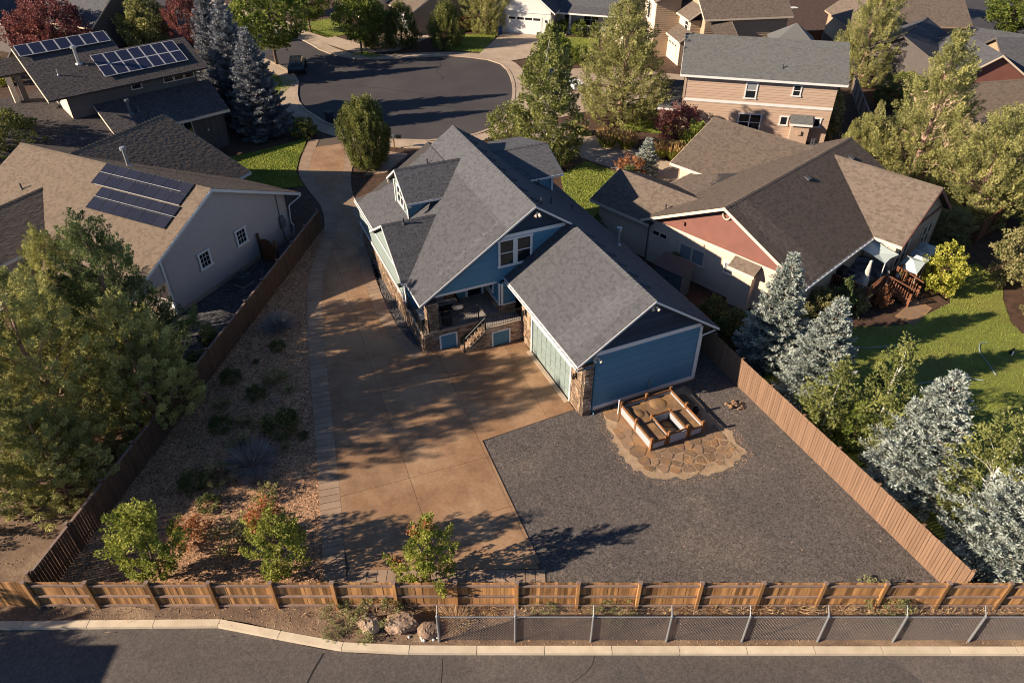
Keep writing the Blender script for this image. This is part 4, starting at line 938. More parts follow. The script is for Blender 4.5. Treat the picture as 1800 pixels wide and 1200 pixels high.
# near left wing and the garage wing
zw = lambda v: 4.3 - .43 * abs(v - 3.3)
D.roof([(-16.7, .15, zw(.15)), (-11.4, .15, zw(.15)), (-9.85, 3.3, 4.3), (-16.7, 3.3, 4.3)], M_shinD, fascia=(0, 3), fmat=M_cream); D.roof([(-11.4, 6.45, zw(.15)), (-16.7, 6.45, zw(.15)), (-16.7, 3.3, 4.3), (-9.85, 3.3, 4.3)], M_shinD, fascia=(0, 1), fmat=M_cream)
D.wall((-16.2, .7), (-11.5, .7), 0, 2.85, M_peachl, planks=M_peachl); D.wall((-16.2, 5.9), (-16.2, .7), 0, [(0, 2.8), (2.6, 4.0), (5.2, 2.8)], M_peachl)
zgw = lambda v: 5.35 - .43 * abs(v - 14.75)
D.roof([(-16.5, 9.4, zgw(9.4)), (-9.6, 9.4, zgw(9.4)), (-7.75, 14.75, 5.35), (-16.5, 14.75, 5.35)], M_shinD, fascia=(0, 3), fmat=M_cream); D.roof([(-7, 20.1, zgw(9.4)), (-16.5, 20.1, zgw(9.4)), (-16.5, 14.75, 5.35), (-7.75, 14.75, 5.35)], M_shinD, fascia=(0, 1), fmat=M_cream)
D.cap((-16.5, 14.75, 5.35), (-7.8, 14.75, 5.35), M_shinD, pitch=.43)
D.wall((-16, 10), (-11.5, 10), 0, 3.0, M_peachl); D.wall((-16, 19.5), (-16, 10), 0, [(0, 3), (4.75, 5), (9.5, 3)], M_peachl); D.wall((-7, 19.5), (-16, 19.5), 0, 3, M_peachl)
D.roof([(-14.55, 9.5, 2.75), (-14.55, 5.4, 2.75), (-11.7, 3.3, 3.4), (-10.3, 9.9, 4.0)], M_shinD, th=.12, fascia=(0,), fmat=M_cream)
mb = MB()
D.part('gutter', M_white, 0.03, .13, .1, 8.9, 3.02, 3.13)
mb = MB()
for k in range(16): D.box(mb, -.12, .15, .4 + k * .55, .44 + k * .55, 3.14, 3.17)
mb.build('gutter_strap', M_white, r)
D.vent(-5.25, 8.5, zDr(-5.25) + .03, 1, 0, .5); D.vent(-4.95, 14.2, zDr(-4.95) + .03, 1, 0, .5)
for u, v in ((-8.67, 17.2), (-8.4, 16.0)): D.pipe(u, min(v, 16.2), zDl(u), .5, .09)
D.pipe(-11.2, 1.6, zDl(-11.2), .4)
mb = MB(); mb.path([D.P(-11.62, .35, 3.0), D.P(-11.55, .42, 2.6), D.P(-11.55, .42, .1)], .045, 6); mb.build('downspout', M_charw, r)

# ================================================================ THE TAUPE HOUSE ON THE LEFT
B = House('taupe_house', 'taupe stucco house with tan shingle roof carrying black solar panels', 'house', -21.008, 37.039, -25.0); r = B.root
zn = lambda v: 3.1 + (v + 3) * .4675
B.roof([(-17, -3, 3.1), (.42, -3, 3.1), (.42, 4.7, 6.7), (-17, 4.7, 6.7)], M_shinB, fascia=(1, 3), n_obj=300)
B.roof([(.42, 12.4, 3.1), (-17, 12.4, 3.1), (-17, 4.7, 6.7), (.42, 4.7, 6.7)], M_shinB, fascia=(0, 3))
B.cap((-17, 4.7, 6.7), (.42, 4.7, 6.7), M_shinB, pitch=.47)
wb = B.wall((0, 0), (0, 11.15), .0, [(0, zn(0) - .22), (4.7, 6.48), (11.15, zn(9.4 - 11.15) - .22)], M_taupe)
B.wall((0, -2.8), (0, -.001), 2.5, [(0, 2.97), (2.799, zn(0) - .22)], M_taupe)
B.on(wb, 'foundation', M_conc, 0, 11.15, -.05, .3, .0, .03)
B.wall((-16.5, 0), (0, 0), 0, 4.1, M_taupe); B.wall((0, 11.15), (-16.5, 11.15), 0, 3.3, M_taupe); B.wall((-16.5, 11.15), (-16.5, -2.5), 0, [(0, 3.2), (6.5, 6.4), (13.6, 3)], M_taupe)
B.part('porch_post', M_white, -.13, .06, -.14, .02, 0, zn(0) - .3); B.part('porch_post', M_white, -.15, .05, -2.75, -2.55, 0, 2.5); B.part('porch_floor', M_conc, -6, 0, -2.8, -.15, 0, .15)
B.window(wb, 2.55, 3.55, 1.95, 2.9, 1, 1, .13, grid=(3, 3)); B.window(wb, 5.9, 6.9, 1.95, 2.9, 1, 1, .13, grid=(3, 3))
mb = MB(); mb.path([B.P(.5, 12.3, 2.95), B.P(.12, 11.3, 2.5), B.P(.1, 11.2, 1.2), B.P(.3, 11.2, 1.0), B.P(.12, 11.2, .1)], .05, 6); mb.build('downspout', M_white, r)
o = B.on(wb, 'meter_box', M_ac, 10.1, 10.5, 1.2, 2.1, .0, .2); B.on(wb, 'conduit', M_ac, 10.25, 10.31, 2.1, 3.7, .0, .05); B.on(wb, 'conduit', M_ac, 10.3, 10.36, .1, 1.2, .0, .05); B.on(wb, 'meter_box', M_galv, 10.6, 10.75, 1.4, 1.7, .0, .12)
# back wing with its dark right-hand slope
B.roof([(-5.2, 4.0, 3.2), (-5.2, 13.6, 3.2), (-12.3, 13.2, 6.7), (-12.3, 4.7, 6.7)], M_shinB, fascia=(0, 1)); B.roof([(-19.4, 13.2, 3.2), (-19.4, 4.7, 3.2), (-12.3, 4.7, 6.7), (-12.3, 13.2, 6.7)], M_shinB)
B.cap((-12.3, 4.9, 6.7), (-12.3, 13.2, 6.7), M_shinB, pitch=.5)
B.wall((-5.8, 12.7), (-18.8, 12.7), 0, [(0, 3.2), (6.5, 6.4), (13, 3.2)], M_taupe); B.wall((-5.8, 11), (-5.8, 12.7), 0, 3.2, M_taupe)
# small front wing, its right slope in the shade
zc = lambda u: 5.45 - .42 * abs(u + 12)
B.roof([(-8.3, -5.0, zc(-8.3)), (-8.3, -1.25, zc(-8.3)), (-12, 2.1, 5.45), (-12, -5.0, 5.45)], M_shinB, fascia=(0, 3)); B.roof([(-15.7, -1.25, zc(-8.3)), (-15.7, -5.0, zc(-8.3)), (-12, -5.0, 5.45), (-12, 2.1, 5.45)], M_shinB)
B.cap((-12, -5.0, 5.45), (-12, 2.0, 5.45), M_shinB, pitch=.42); B.wall((-15.3, -4.5), (-8.7, -4.5), 0, [(0, 3.6), (3.3, 5.2), (6.6, 3.6)], M_taupe); B.wall((-8.7, -4.5), (-8.7, 0), 0, 3.6, M_taupe)
B.pipe(-13.47, 1.53, zn(1.53), .45); B.pipe(-8.2, 5.9, zn(9.4 - 5.9), 1.1, .11, M_steel, 'flue_pipe', True)
def panels(Hs, name, label, u0, v0, z0, du, sl, cols, rows, w_, h_, cell, fr, fw, lift=.12, gapv=0.):
    """solar array lying on a roof slope: (u0, v0, z0) lower left, sl = rise per metre of v"""
    t = thing(name, label, 'solar panels', Hs.P(u0, v0, z0)); up = (Hs.V + Vector((0, 0, sl))).normalized(); nn = Hs.U.cross(up)
    rail = MB()
    for q in (.25, .75):
        for j in range(rows): a = Hs.P(u0, v0, z0) + up * (h_ * (j + q) + (gapv if j >= rows / 2 else 0)) + nn * .03; rail.boxv(a, Hs.U * (cols * w_), up * .04, nn * (lift - .035))
    rail.build('mounting_rail', M_alu, t)
    for i in range(cols):
        for j in range(rows):
            a = Hs.P(u0, v0, z0) + Hs.U * (i * w_) + up * (j * h_ + (gapv if j >= rows / 2 else 0)) + nn * lift
            o = piece('solar_panel', cell, t, a + Hs.U * fw + up * fw, Hs.U * (w_ - .012 - 2 * fw), up * (h_ - .012 - 2 * fw), nn * .03)
            mb = MB(); Wd, Hd = w_ - .012, h_ - .012
            mb.boxv(a, Hs.U * Wd, up * fw, nn * .038); mb.boxv(a + up * (Hd - fw), Hs.U * Wd, up * fw, nn * .038); mb.boxv(a + up * fw, Hs.U * fw, up * (Hd - 2 * fw), nn * .038); mb.boxv(a + up * fw + Hs.U * (Wd - fw), Hs.U * fw, up * (Hd - 2 * fw), nn * .038)
            mb.build('panel_frame', fr, t)
    return t
panels(B, 'solar_array', 'upper black solar array of two rows just below the tan ridge', -8.45, 3.1, zn(3.1), 0, .4675, 7, 2, 1.09, .87, M_cell, M_black, .02, .075)
panels(B, 'solar_array', 'lower black solar array of two rows on the tan roof slope', -7.35, 1.45, zn(1.45), 0, .4675, 6, 2, 1.12, .87, M_cell, M_black, .02, .075)
mb = MB()
for v in (2.26, 3.93): mb.boxv(B.P(-8.4 if v > 3 else -7.35, v, zn(v) + .122), B.U * 7.0, (B.V + Vector((0, 0, .4675))) * .014, (0, 0, .012))
mb.boxv(B.P(-8.1, 3.035, zn(3.035) + .11), B.U * 7.3, (B.V + Vector((0, 0, .4675))) * .03, (0, 0, .012))
mb.build('panel_rail', M_alu, r)
t = thing('air_conditioner', 'grey green air conditioner on the gravel beside the taupe wall', 'air conditioner', B.P(1.2, 4.6)); mb = MB(); p = B.P(1.2, 4.6); mb.box(p, (.95, .95, .05), B.deg); mb.build('pad', M_conc, t)
mb = MB(); mb.box(p + Vector((0, 0, .05)), (.78, .78, .72), B.deg); mb.build('cabinet', M_ac, t); mb = MB(); mb.lathe(p + Vector((0, 0, .772)), [(.33, 0), (.33, .03), (.27, .03), (.26, .0)], 16); mb.build('fan_guard', M_black, t)
mb = MB()
for k in range(6): mb.boxv(p + Vector((math.cos(k * .524) * -.3, math.sin(k * .524) * -.3, .79)), Vector((math.cos(k * .524), math.sin(k * .524), 0)) * .6, Vector((-math.sin(k * .524), math.cos(k * .524), 0)) * .012, (0, 0, .012))
mb.build('grille', M_galv, t)

# ================================================================ THE CHARCOAL HOUSE, TOP LEFT
C = House('charcoal_house', 'charcoal house with dark roofs and blue framed solar panels', 'house', -37.103, 57.901, 43.0); r = C.root
zc_ = lambda v: 6.5 + .42 * v
C.roof([(-.3, 0, 6.5), (13.1, 0, 6.5), (13.1, 4.3, zc_(4.3)), (-.3, 4.3, zc_(4.3))], M_shinC, fascia=(1,), fmat=M_cream, th=.16)
C.roof([(-.3, 4.3, zc_(4.3)), (7.3, 4.3, zc_(4.3)), (7.3, 6.7, zc_(6.7)), (-.3, 6.7, zc_(6.7))], M_shinC, fascia=(1,), fmat=M_cream, th=.16)
C.roof([(13.1, 8.6, 6.5), (7.3, 8.6, 6.5), (7.3, 4.3, zc_(4.3)), (13.1, 4.3, zc_(4.3))], M_shinC, th=.16, geo=False); C.roof([(7.3, 11.5, 7.3), (-.3, 11.5, 7.3), (-.3, 6.7, zc_(6.7)), (7.3, 6.7, zc_(6.7))], M_shinC, th=.16, geo=False)
mb = MB(); mb.prism([C.P(-.3, 0, 6.49), C.P(-.3, 0, 6.28), C.P(-.3, 6.7, zc_(6.7) - .21), C.P(-.3, 6.7, zc_(6.7))], -C.U * .04); mb.build('fascia', M_cream, r)
wc = C.wall((1.2, 1.0), (12.2, 1.0), 0, 6.7, M_charw, planks=M_charw, expo=.22, lim=40); C.wall((1.2, 10.5), (1.2, 1.0), 0, [(0, 7.3), (3.8, 9.0), (9.5, 6.7)], M_creamw); C.wall((12.2, 1), (12.2, 8), 0, [(0, 6.7), (3.3, 8), (7, 6.7)], M_charw); C.wall((7, 10.5), (1.2, 10.5), 0, 7, M_charw)
for x in (5.2, 8.0, 8.95, 9.9): C.window(wc, x, x + .9, 5.75, 6.4, 1, 1, .07, M_cream, sill=False)
for k in range(17): C.part('rafter_tail', M_charw, .5 + k * .74, .58 + k * .74, .15, 1.0, 6.22, 6.36)
L1 = lambda v: 3.49 + .42 * (v + 3.07)
C.roof([(3.0, -3.07, 3.49), (12.9, -3.07, 3.49), (13.2, 1.0, L1(1)), (3.0, 1.0, L1(1))], M_shinC, fascia=(0, 3), fmat=M_cream, th=.16)
wl = C.wall((8.6, -2.4), (12.5, -2.4), 0, 3.5, M_charw); C.wall((12.5, -2.4), (12.5, 1), 0, [(0, 3.5), (3.4, 4.9)], M_charw)
for k in range(7): C.on(wl, 'batten', M_charw, .3 + k * .55, .35 + k * .55, 0, 3.4, .0, .03)
for k in range(9): C.part('rafter_tail', M_cream, 8.4 + k * .55, 8.48 + k * .55, -3.0, -2.4, 3.28, 3.4)
C.window(wl, .1, .9, 2.0, 3.1, 1, 1, .08, M_cream); C.on(wl, 'wall_light', M_white, 2.1, 2.25, 1.9, 2.05, .0, .12)
C.roof([(-10, -6, 2.9), (3.6, -6, 2.9), (3.6, 1.0, 4.4), (-10, 1.0, 4.4)], M_shinC, th=.16); C.roof([(-10, 1.0, 4.4), (1.2, 1.0, 4.4), (1.2, 8, 5.2), (-10, 8, 5.2)], M_shinC, th=.16)
C.wall((-9.5, -5.5), (3.2, -5.5), 0, 2.8, M_charw)
C.roof([(-4.4, 6.2, 7.4), (.2, 6.2, 7.4), (.2, 8.4, 8.2), (-4.4, 8.4, 8.2)], M_shinC, th=.14, fascia=(3,), fmat=M_cream); C.part('post', M_creamw, -1.6, -1.2, 6.4, 6.8, 4.5, 7.2); C.part('post', M_charw, -.9, -.5, 6.4, 6.8, 4.5, 7.2)
C.pipe(3.6, 3.5, zc_(3.5), 1.2, .13, M_steel, 'flue_pipe', True); C.pipe(4.1, 3.0, zc_(3.0), .35); C.pipe(1.6, 2.6, zc_(2.6), .5, .05, M_steel); C.pipe(5.2, -.9, L1(-.9), 1.0, .12, M_ac, 'flue_pipe', True); C.pipe(5.9, -.9, L1(-.9), .5, .07, M_ac)
panels(C, 'solar_array', 'single row of seven silver framed solar panels along the upper roof edge', -.15, 5.2, zc_(5.2), 0, .42, 7, 1, 1.04, 1.5, M_cellb, M_alu, .05, .2)
panels(C, 'solar_array', 'double row of silver framed solar panels above the small clerestory windows', 4.7, 1.15, zc_(1.15), 0, .42, 7, 2, 1.03, 1.5, M_cellb, M_alu, .05, .16)

# ================================================================ THE PEACH TWO-STOREY HOUSE
E_ = House('peach_house', 'two storey peach house with white window frames and weathered grey roof', 'house', 15.6, 67.8, -12.6); r = E_.root
E_.roof([(0, 0, 5.6), (14.7, 0, 5.6), (14.7, 4.5, 8.1), (0, 4.5, 8.1)], M_shinE, fascia=(0, 1, 3), th=.18); E_.roof([(14.7, 9, 5.6), (0, 9, 5.6), (0, 4.5, 8.1), (14.7, 4.5, 8.1)], M_shinE, fascia=(0,), geo=False)
we = E_.wall((.5, .5), (14.0, .5), 0, 5.4, M_peach, planks=M_peach, expo=.23); E_.wall((14.0, .5), (14.0, 8.5), 0, [(0, 5.5), (4, 7.8), (8, 5.5)], M_peach); E_.wall((.5, 8.5), (.5, .5), 0, [(0, 5.5), (4, 7.8), (8, 5.5)], M_peach, planks=M_peach); E_.wall((14, 8.5), (.5, 8.5), 0, 5.4, M_peach)
E_.on(we, 'trim_board', M_white, .15, 13.5, 3.1, 3.34, .04, .08); E_.on(we, 'corner_board', M_peach, 0, .14, .0, 5.3, .04, .07)
E_.window(we, 5.5, 6.6, 3.75, 5.1, 1, 2, .12, glass=[M_glass, M_glassl]); E_.window(we, 9.65, 10.45, 4.25, 5.1, 1, 2, .11); E_.window(we, 5.35, 7.5, .75, 2.2, 2, 2, .12); E_.window(we, 9.1, 9.9, 1.5, 2.2, 1, 1, .12); E_.window(we, 12.1, 12.8, 1.55, 2.25, 1, 1, .12)
E_.part('chimney_bump', M_peach, 10.7, 12.3, -.25, .46, 0, 1.95); E_.roof([(10.5, -.45, 1.95), (12.5, -.45, 1.95), (12.5, .44, 2.5), (10.5, .44, 2.5)], M_shinE, th=.12, fascia=(0,)); E_.part('vent_box', M_peach, 11.3, 11.65, -.4, -.26, .9, 1.25)
E_.roof([(-1.7, -.6, 2.6), (.5, -.6, 2.6), (.5, 6, 3.3), (-1.7, 6, 3.3)], M_shinE, th=.16, fascia=(0,), geo=False); E_.part('porch_post', M_charw, -1.4, -1.1, .2, .5, 0, 2.5)
E_.pipe(9.0, 1.3, 5.6 + .555 * 1.3, .35)
mb = MB(); pk = E_.P(10.3, 8.2, 8.7); c4 = [E_.P(8.0, 6.2, 7.0), E_.P(12.4, 6.2, 7.0), E_.P(12.4, 10.4, 7.0), E_.P(8.0, 10.4, 7.0)]
for i in range(4): mb.face([c4[i], c4[(i + 1) % 4], pk])
mb.build('turret_roof', M_shinE, r); E_.part('turret_wall', M_peach, 8.3, 12.1, 6.5, 10.1, 0, 7.0)

# ================================================================ HOUSES FARTHER OFF
F = House('brown_house', 'tall tan and brown house with cream window gables behind the peach house', 'house', 20.6, 87.6, 9.0); r = F.root
wf = F.gable(2.2, 12.4, 1.2, 13.0, 5.5, 9.6, M_tanw, M_shinD, axis='u', planks=M_tanw, expo=.24, fmat=M_cream, over=.5)
F.roof([(2.6, 3.6, 5.7), (2.6, -6.2, 2.6), (4.6, -6.2, 2.9), (5.2, 1.0, 5.3)], M_shinD, fmat=M_cream, fascia=(2,))
wq = F.wall((.9, 8), (.9, 2.4), 0, 5.0, M_creamw); F.wall((.9, 2.4), (2.2, 2.4), 0, 5.0, M_tanw, planks=M_tanw)
F.window(wq, 3.9, 5.1, 3.6, 5.0, 1, 2, .12)
F.roof([(.4, 8.4, 5.2), (.4, 2.0, 5.2), (2.2, 2.0, 6.4), (2.2, 8.4, 6.4)], M_shinD, fmat=M_cream, fascia=(0, 1))
wg = F.wall((-.2, 11.6), (-.2, 2.0), 0, 3.0, M_creamw); F.roof([(-.6, 12, 2.9), (-.6, 1.6, 2.9), (.9, 1.6, 3.9), (.9, 12, 3.9)], M_shinD, fmat=M_cream, fascia=(0, 1)); F.wall((-.2, 2.0), (2.2, 2.0), 0, 3.0, M_tanw)
go = F.on(wg, 'garage_door', M_creamw, 5.0, 8.6, .05, 2.3, .01, .05)
for i in range(6): F.on(wg, 'door_window', M_glass, 5.15 + i * .57, 5.5 + i * .57, 1.9, 2.1, .051, .06, go)
wt = F.wall((-2.2, 10.5), (-2.2, 6.2), 0, 6.6, M_creamw); F.wall((-2.2, 6.2), (.9, 6.2), 0, 6.6, M_tanw, planks=M_tanw, expo=.24)
F.window(wt, 1.4, 2.5, 1.0, 2.6, 1, 2, .13); F.window(wt, 1.4, 2.5, 4.1, 5.8, 1, 2, .13)
F.roof([(-2.7, 11, 6.6), (-2.7, 5.7, 6.6), (2, 5.7, 8.4), (2, 11, 8.4)], M_shinD, fmat=M_cream, fascia=(0, 1))
F.wall((-5.2, 8.6), (-2.2, 8.6), 0, 3, M_tanw); F.wall((-5.2, 13), (-5.2, 8.6), 0, 3, M_creamw); F.roof([(-5.6, 7.9, 3.0), (-2.2, 7.9, 3.0), (-2.2, 12, 5.2), (-5.6, 12, 5.2)], M_shinD, fmat=M_cream, fascia=(0, 3))
F.on(dict(a=F.P(-5.2, 8.6), t=F.U, n=-F.V), 'porch_pier', M_stone, 2.2, 2.9, 0, 1.1, .0, .4)
F.part('satellite_dish_mast', M_galv, 13.0, 13.06, 1.6, 1.66, 5.2, 6.2); mb = MB(); mb.lathe(F.P(13.05, 1.5, 6.1), [(.05, 0), (.3, .06), (.45, .16)], 12); mb.build('satellite_dish', M_white, r)

Gh = House('white_house', 'white house with garage door and columned porch beyond the cul-de-sac', 'house', -1.4, 105.2, -17.0); r = Gh.root
wg_ = Gh.gable(-.6, 7.0, 0, 9, 3.0, 6.4, M_whitew, M_shin, axis='v', over=.6)['n']
gd = Gh.on(wg_, 'garage_door', M_white, 1.4, 6.3, .05, 2.3, .01, .05)
for i in range(4): Gh.on(wg_, 'door_window', M_glass, 1.6 + i * 1.16, 2.6 + i * 1.16, 1.85, 2.15, .051, .06, gd)
Gh.on(wg_, 'wall_light', M_black, 6.75, 6.95, 1.7, 2.0, .01, .12); Gh.on(wg_, 'trim_board', M_white, .2, 7.5, 2.75, 3.0, .02, .08)
Gh.gable(7.0, 16.5, 3.8, 12, 3.0, 6.4, M_whitew, M_shin, axis='u', over=.9, walls='nfe')
Gh.roof([(7.0, 1.6, 2.75), (15.8, 1.6, 2.75), (15.8, 4.0, 3.5), (7.0, 4.0, 3.5)], M_shin, fascia=(0, 1), th=.16)
wgp = dict(a=Gh.P(7.0, 3.8), t=Gh.U, n=-Gh.V); Gh.window(wgp, 3.6, 5.8, .9, 2.3, 2, 2, .12); Gh.on(wgp, 'front_door', M_dark, 1.0, 1.9, .1, 2.3, .01, .06)
for u in (9.0, 15.2): Gh.part('porch_column', M_white, u, u + .28, 1.9, 2.18, .9, 2.65); Gh.part('column_base', M_white, u - .12, u + .4, 1.8, 2.3, 0, .9)
Gh.part('porch_floor', M_conc, 7.05, 15.8, 1.85, 3.75, 0, .4); ra = Gh.part('porch_rail', M_white, 9.4, 15.1, 1.98, 2.06, 1.15, 1.23)
for k in range(22): piece('baluster', M_white, ra, Gh.P(9.5 + k * .26, 2.0, .4), Gh.U * .09, Gh.V * .05, (0, 0, .75))
for k in range(3): Gh.part('step', M_conc, 7.4, 8.9, 1.0 + k * .28, 1.8, 0, .13 + k * .13)

Hh = House('tan_garage_house', 'tan house with cream garage door between the clipped evergreens', 'house', -13.4, 103.4, 35.0); r = Hh.root
wh = Hh.gable(0, 9.5, 0, 6.4, 3.0, 5.6, M_tanw, M_shinD, axis='v', fmat=M_cream, planks=M_tanw, expo=.3)
wh2 = Hh.wall((-.05, 6.4), (-.05, -.02), 0, 3, M_creamw); gd = Hh.on(wh2, 'garage_door', M_white, 1.6, 5.2, .05, 2.35, .01, .05)
for i in range(3): Hh.on(wh2, 'door_window', M_glass, 2.0 + i * 1.05, 2.8 + i * 1.05, 1.8, 2.1, .051, .06, gd)
Hh.part('corner_pier', M_stone, -.25, .55, -.2, .3, 0, 1.1)
Hh.gable(-2, 4, 7, 15, 3.2, 6.4, M_creamw, M_shinD, axis='v', fmat=M_cream)

Ih = House('grey_house', 'grey brown house half hidden behind the purple leaved tree', 'house', -60.5, 96.0, -22.0); r = Ih.root
Ih.gable(-1.5, 8.0, 2.0, 11, 3.2, 6.4, M_charw, M_shin, axis='u', fmat=M_cream); Ih.gable(-10, -2.2, -2, 9, 3.4, 7.4, M_charw, M_shin, axis='v', fmat=M_cream)

J1 = House('brown_roof_house', 'low house with a wide plain brown roof at the top right', 'house', 52.0, 96.0, -2.0)
J1.gable(-4, 5.6, .4, 9, 3.0, 5.6, M_tanw, M_shinD, axis='u', fmat=M_tanw); J1.gable(-9, -3.5, -2, 9, 2.8, 5.2, M_tanw, M_shinD, axis='v', fmat=M_tanw)
J2 = House('slate_roof_house', 'house with dark slate coloured roof behind the tall junipers', 'house', 45.5, 84.5, -38.0)
J2.gable(-5.2, 4.0, -4.6, 4.6, 3.0, 5.7, M_charw, M_shin, axis='v', fmat=M_charw); J2.gable(4.2, 13, 1.0, 9.4, 3.0, 5.3, M_charw, M_shin, axis='u', fmat=M_charw)
J3 = House('red_gable_house', 'dark roofed house with a red brown gable at the right edge', 'house', 46.6, 75.0, -3.0)
wj = J3.gable(-1.0, 5.6, -.5, 9, 3.2, 5.6, M_rose, M_shin, axis='v', fmat=M_cream); J3.gable(5, 17, 1.5, 9.5, 3.2, 5.7, M_tanw, M_shin, axis='u', fmat=M_charw)
J3.pipe(8.2, 2.8, 4.2, 1.2, .09, M_steel, 'flue_pipe', True); J3.pipe(6.8, 2.6, 4.0, .8, .08, M_steel)
J4 = House('taupe_roof_house', 'house with pale taupe roof between the right hand junipers and the edge', 'house', 43.4, 61.5, 12.0)
J4.gable(-3.2, 13, -1.2, 8.8, 3.0, 5.7, M_tanw, M_shinB, axis='u', fmat=M_tanw); J4.gable(-.2, 8, -5, 2, 3.0, 5.2, M_tanw, M_shinB, axis='v', fmat=M_tanw); J4.vent(3, 1.2, 5.0, 0, -1, .5)
J5 = House('garden_shed', 'small open garden shed with pale roof by the right edge', 'shed', 42.3, 54.6, 30)
J5.gable(-1.6, 1.6, -1.2, 1.2, 2.2, 3.0, M_redw, M_shinD, axis='u', fmat=M_redw)

# ================================================================ FENCES
def fence(name, label, p0, p1, h, bw, mat, post_step, side, rails, cap=None, post_mat=None, gap=.006, post_h=.1, z=0., lead=0., front=None, capw=.12, hv=.035):
    """board fence from p0 to p1; side +1: boards on the left of the line, rails and posts on the right"""
    a, b = Vector((*p0, z)), Vector((*p1, z)); d = b - a; L = d.length; t = d / L; n = Vector((-t.y, t.x, 0)) * side
    F_ = thing(name, label, 'fence', a); pm = post_mat or mat; k = int(L / bw)
    for i in range(k):
        hh = h - random.uniform(0, hv); piece('board', mat, F_, a + t * (i * bw + gap / 2) + n * (.004 + random.uniform(0, .012)), t * (bw - gap) + n * random.uniform(-.008, .008), n * .019, Vector((0, 0, hh)) + t * random.uniform(-.012, .012))
    x = lead
    while x < L + .05:
        q = a + t * x; o = piece('post', pm, F_, q - t * .06 - n * .13, t * .12, n * .12, (0, 0, h + post_h))
        if post_h > .02: piece('post_cap', cap or pm, F_, q - t * .08 - n * .15 + Vector((0, 0, h + post_h)), t * .16, n * .16, (0, 0, .035))
        x2 = min(x + post_step, L)
        if x2 - x > .3:
            for zr in rails: piece('rail', cap or pm, F_, q + t * .065 - n * .075 + Vector((0, 0, zr)), t * (x2 - x - .13), n * .07, (0, 0, .085))
            if capw: piece('cap_rail', cap or pm, F_, q + t * .085 - n * capw * .5 + Vector((0, 0, h + .004)), t * (x2 - x - .17), n * capw, (0, 0, .03))
        x += post_step
    return F_
f1 = fence('wooden_fence', 'long stained board fence with three rails running along the road verge', (-21.25, 16.62), (20.8, 16.58), 1.62, .1405, M_fence, 2.4, 1, (.1, .72, 1.42), M_fencec, M_fence, lead=2.24, capw=0)
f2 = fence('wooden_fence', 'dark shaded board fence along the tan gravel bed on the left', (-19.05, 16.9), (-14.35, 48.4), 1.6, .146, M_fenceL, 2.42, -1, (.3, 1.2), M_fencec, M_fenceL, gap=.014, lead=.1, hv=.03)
f3 = fence('wooden_fence', 'brown painted board fence between the grey gravel yard and the blue spruces', (18.15, 16.9), (10.75, 34.4), 1.82, .147, M_fenceR, 2.42, 1, (.3, 1.4), M_fencec, M_fenceR, gap=.013, post_h=.012, capw=0, lead=.1, hv=.02)
fence('side_fence', 'weathered grey fence beside the peach house and its climbing shrub', (37.4, 79.5), (33.9, 66.2), 1.8, .15, M_grayw, 2.4, 1, (.3, 1.4), M_grayw, post_h=.05)
fence('side_fence', 'reddish fence between the white house and the clipped evergreen', (-8.9, 104.6), (-2.2, 107.4), 1.8, .16, M_redw, 2.4, 1, (.3, 1.4), post_h=.05)
fence('side_fence', 'dark fence behind the junipers at the right edge', (33.8, 46.2), (41.5, 52.5), 1.7, .16, M_redw, 2.4, 1, (.3, 1.4), post_h=.05)
fence('side_fence', 'red brown fence in the corner behind the satellite dish', (33.5, 97), (40.5, 99), 1.8, .16, M_redw, 2.4, 1, (.3, 1.4), post_h=.05)
# gate of the taupe house
t = thing('garden_gate', 'red brown garden gate between the taupe house and the dark fence', 'gate', (-16.6, 43.4, 0)); g0, g1 = Vector((-17.5, 43.9, 0)), Vector((-16.2, 43.0, 0)); d = (g1 - g0).normalized(); n = Vector((-d.y, d.x, 0))
for k in range(9): x = k * .17; piece('board', M_redw, t, g0 + d * x, d * .16, n * .02, (0, 0, 1.55 + .25 * math.sin(math.pi * (k + .5) / 9)))
for z in (.3, 1.3): piece('rail', M_redw, t, g0 - n * .05 + Vector((0, 0, z)), d * 1.52, n * .045, (0, 0, .09))
for x in (-.2, 1.56): piece('post', M_fenceL, t, g0 + d * x - n * .08, d * .15, n * .15, (0, 0, 2.0))
piece('latch', M_black, t, g0 + d * 1.3 - n * .06 + Vector((0, 0, 1.1)), d * .2, n * .01, (0, 0, .05))
# chain link fence
CL = thing('chain_link_fence', 'low galvanised chain link fence with angled barbed wire arms beside the kerb', 'fence', (-2.95, 15.1, 0))
xs = [-2.8 + 2.92 * k for k in range(9)]
for i, x in enumerate(xs):
    mb = MB(); lean = -.0; top = Vector((x, 15.1, 1.72)); mb.tube((x, 15.1, -.05), top, .045 if i else .055, .042, 8); mb.lathe(top - Vector((0, 0, .02)), [(.055, 0), (.055, .05), (.02, .07)], 8); CLp = mb.build('post', M_galv, CL)
    mb = MB(); mb.tube(top + Vector((0, 0, .02)), top + Vector((0, .26, .32)), .022, .016, 5); mb.build('barb_arm', M_galv, CLp)
mb = MB(); mb.tube((xs[0], 15.1, 1.68), (xs[-1] + 1, 15.1, 1.68), .024, .024, 6); mb.build('top_rail', M_galv, CL)
for k in range(3): mb = MB(); f = (k + 1) / 3; mb.tube((xs[0], 15.1 + .26 * f, 1.72 + .32 * f), (xs[-1] + 1, 15.1 + .26 * f, 1.72 + .32 * f), .005, .005, 3, cap=False); mb.build('barbed_wire', M_wire, CL)
V = []; x = -2.8 - 1.66; s = .115; wdt = .008; zt, zb_ = 1.67, .02
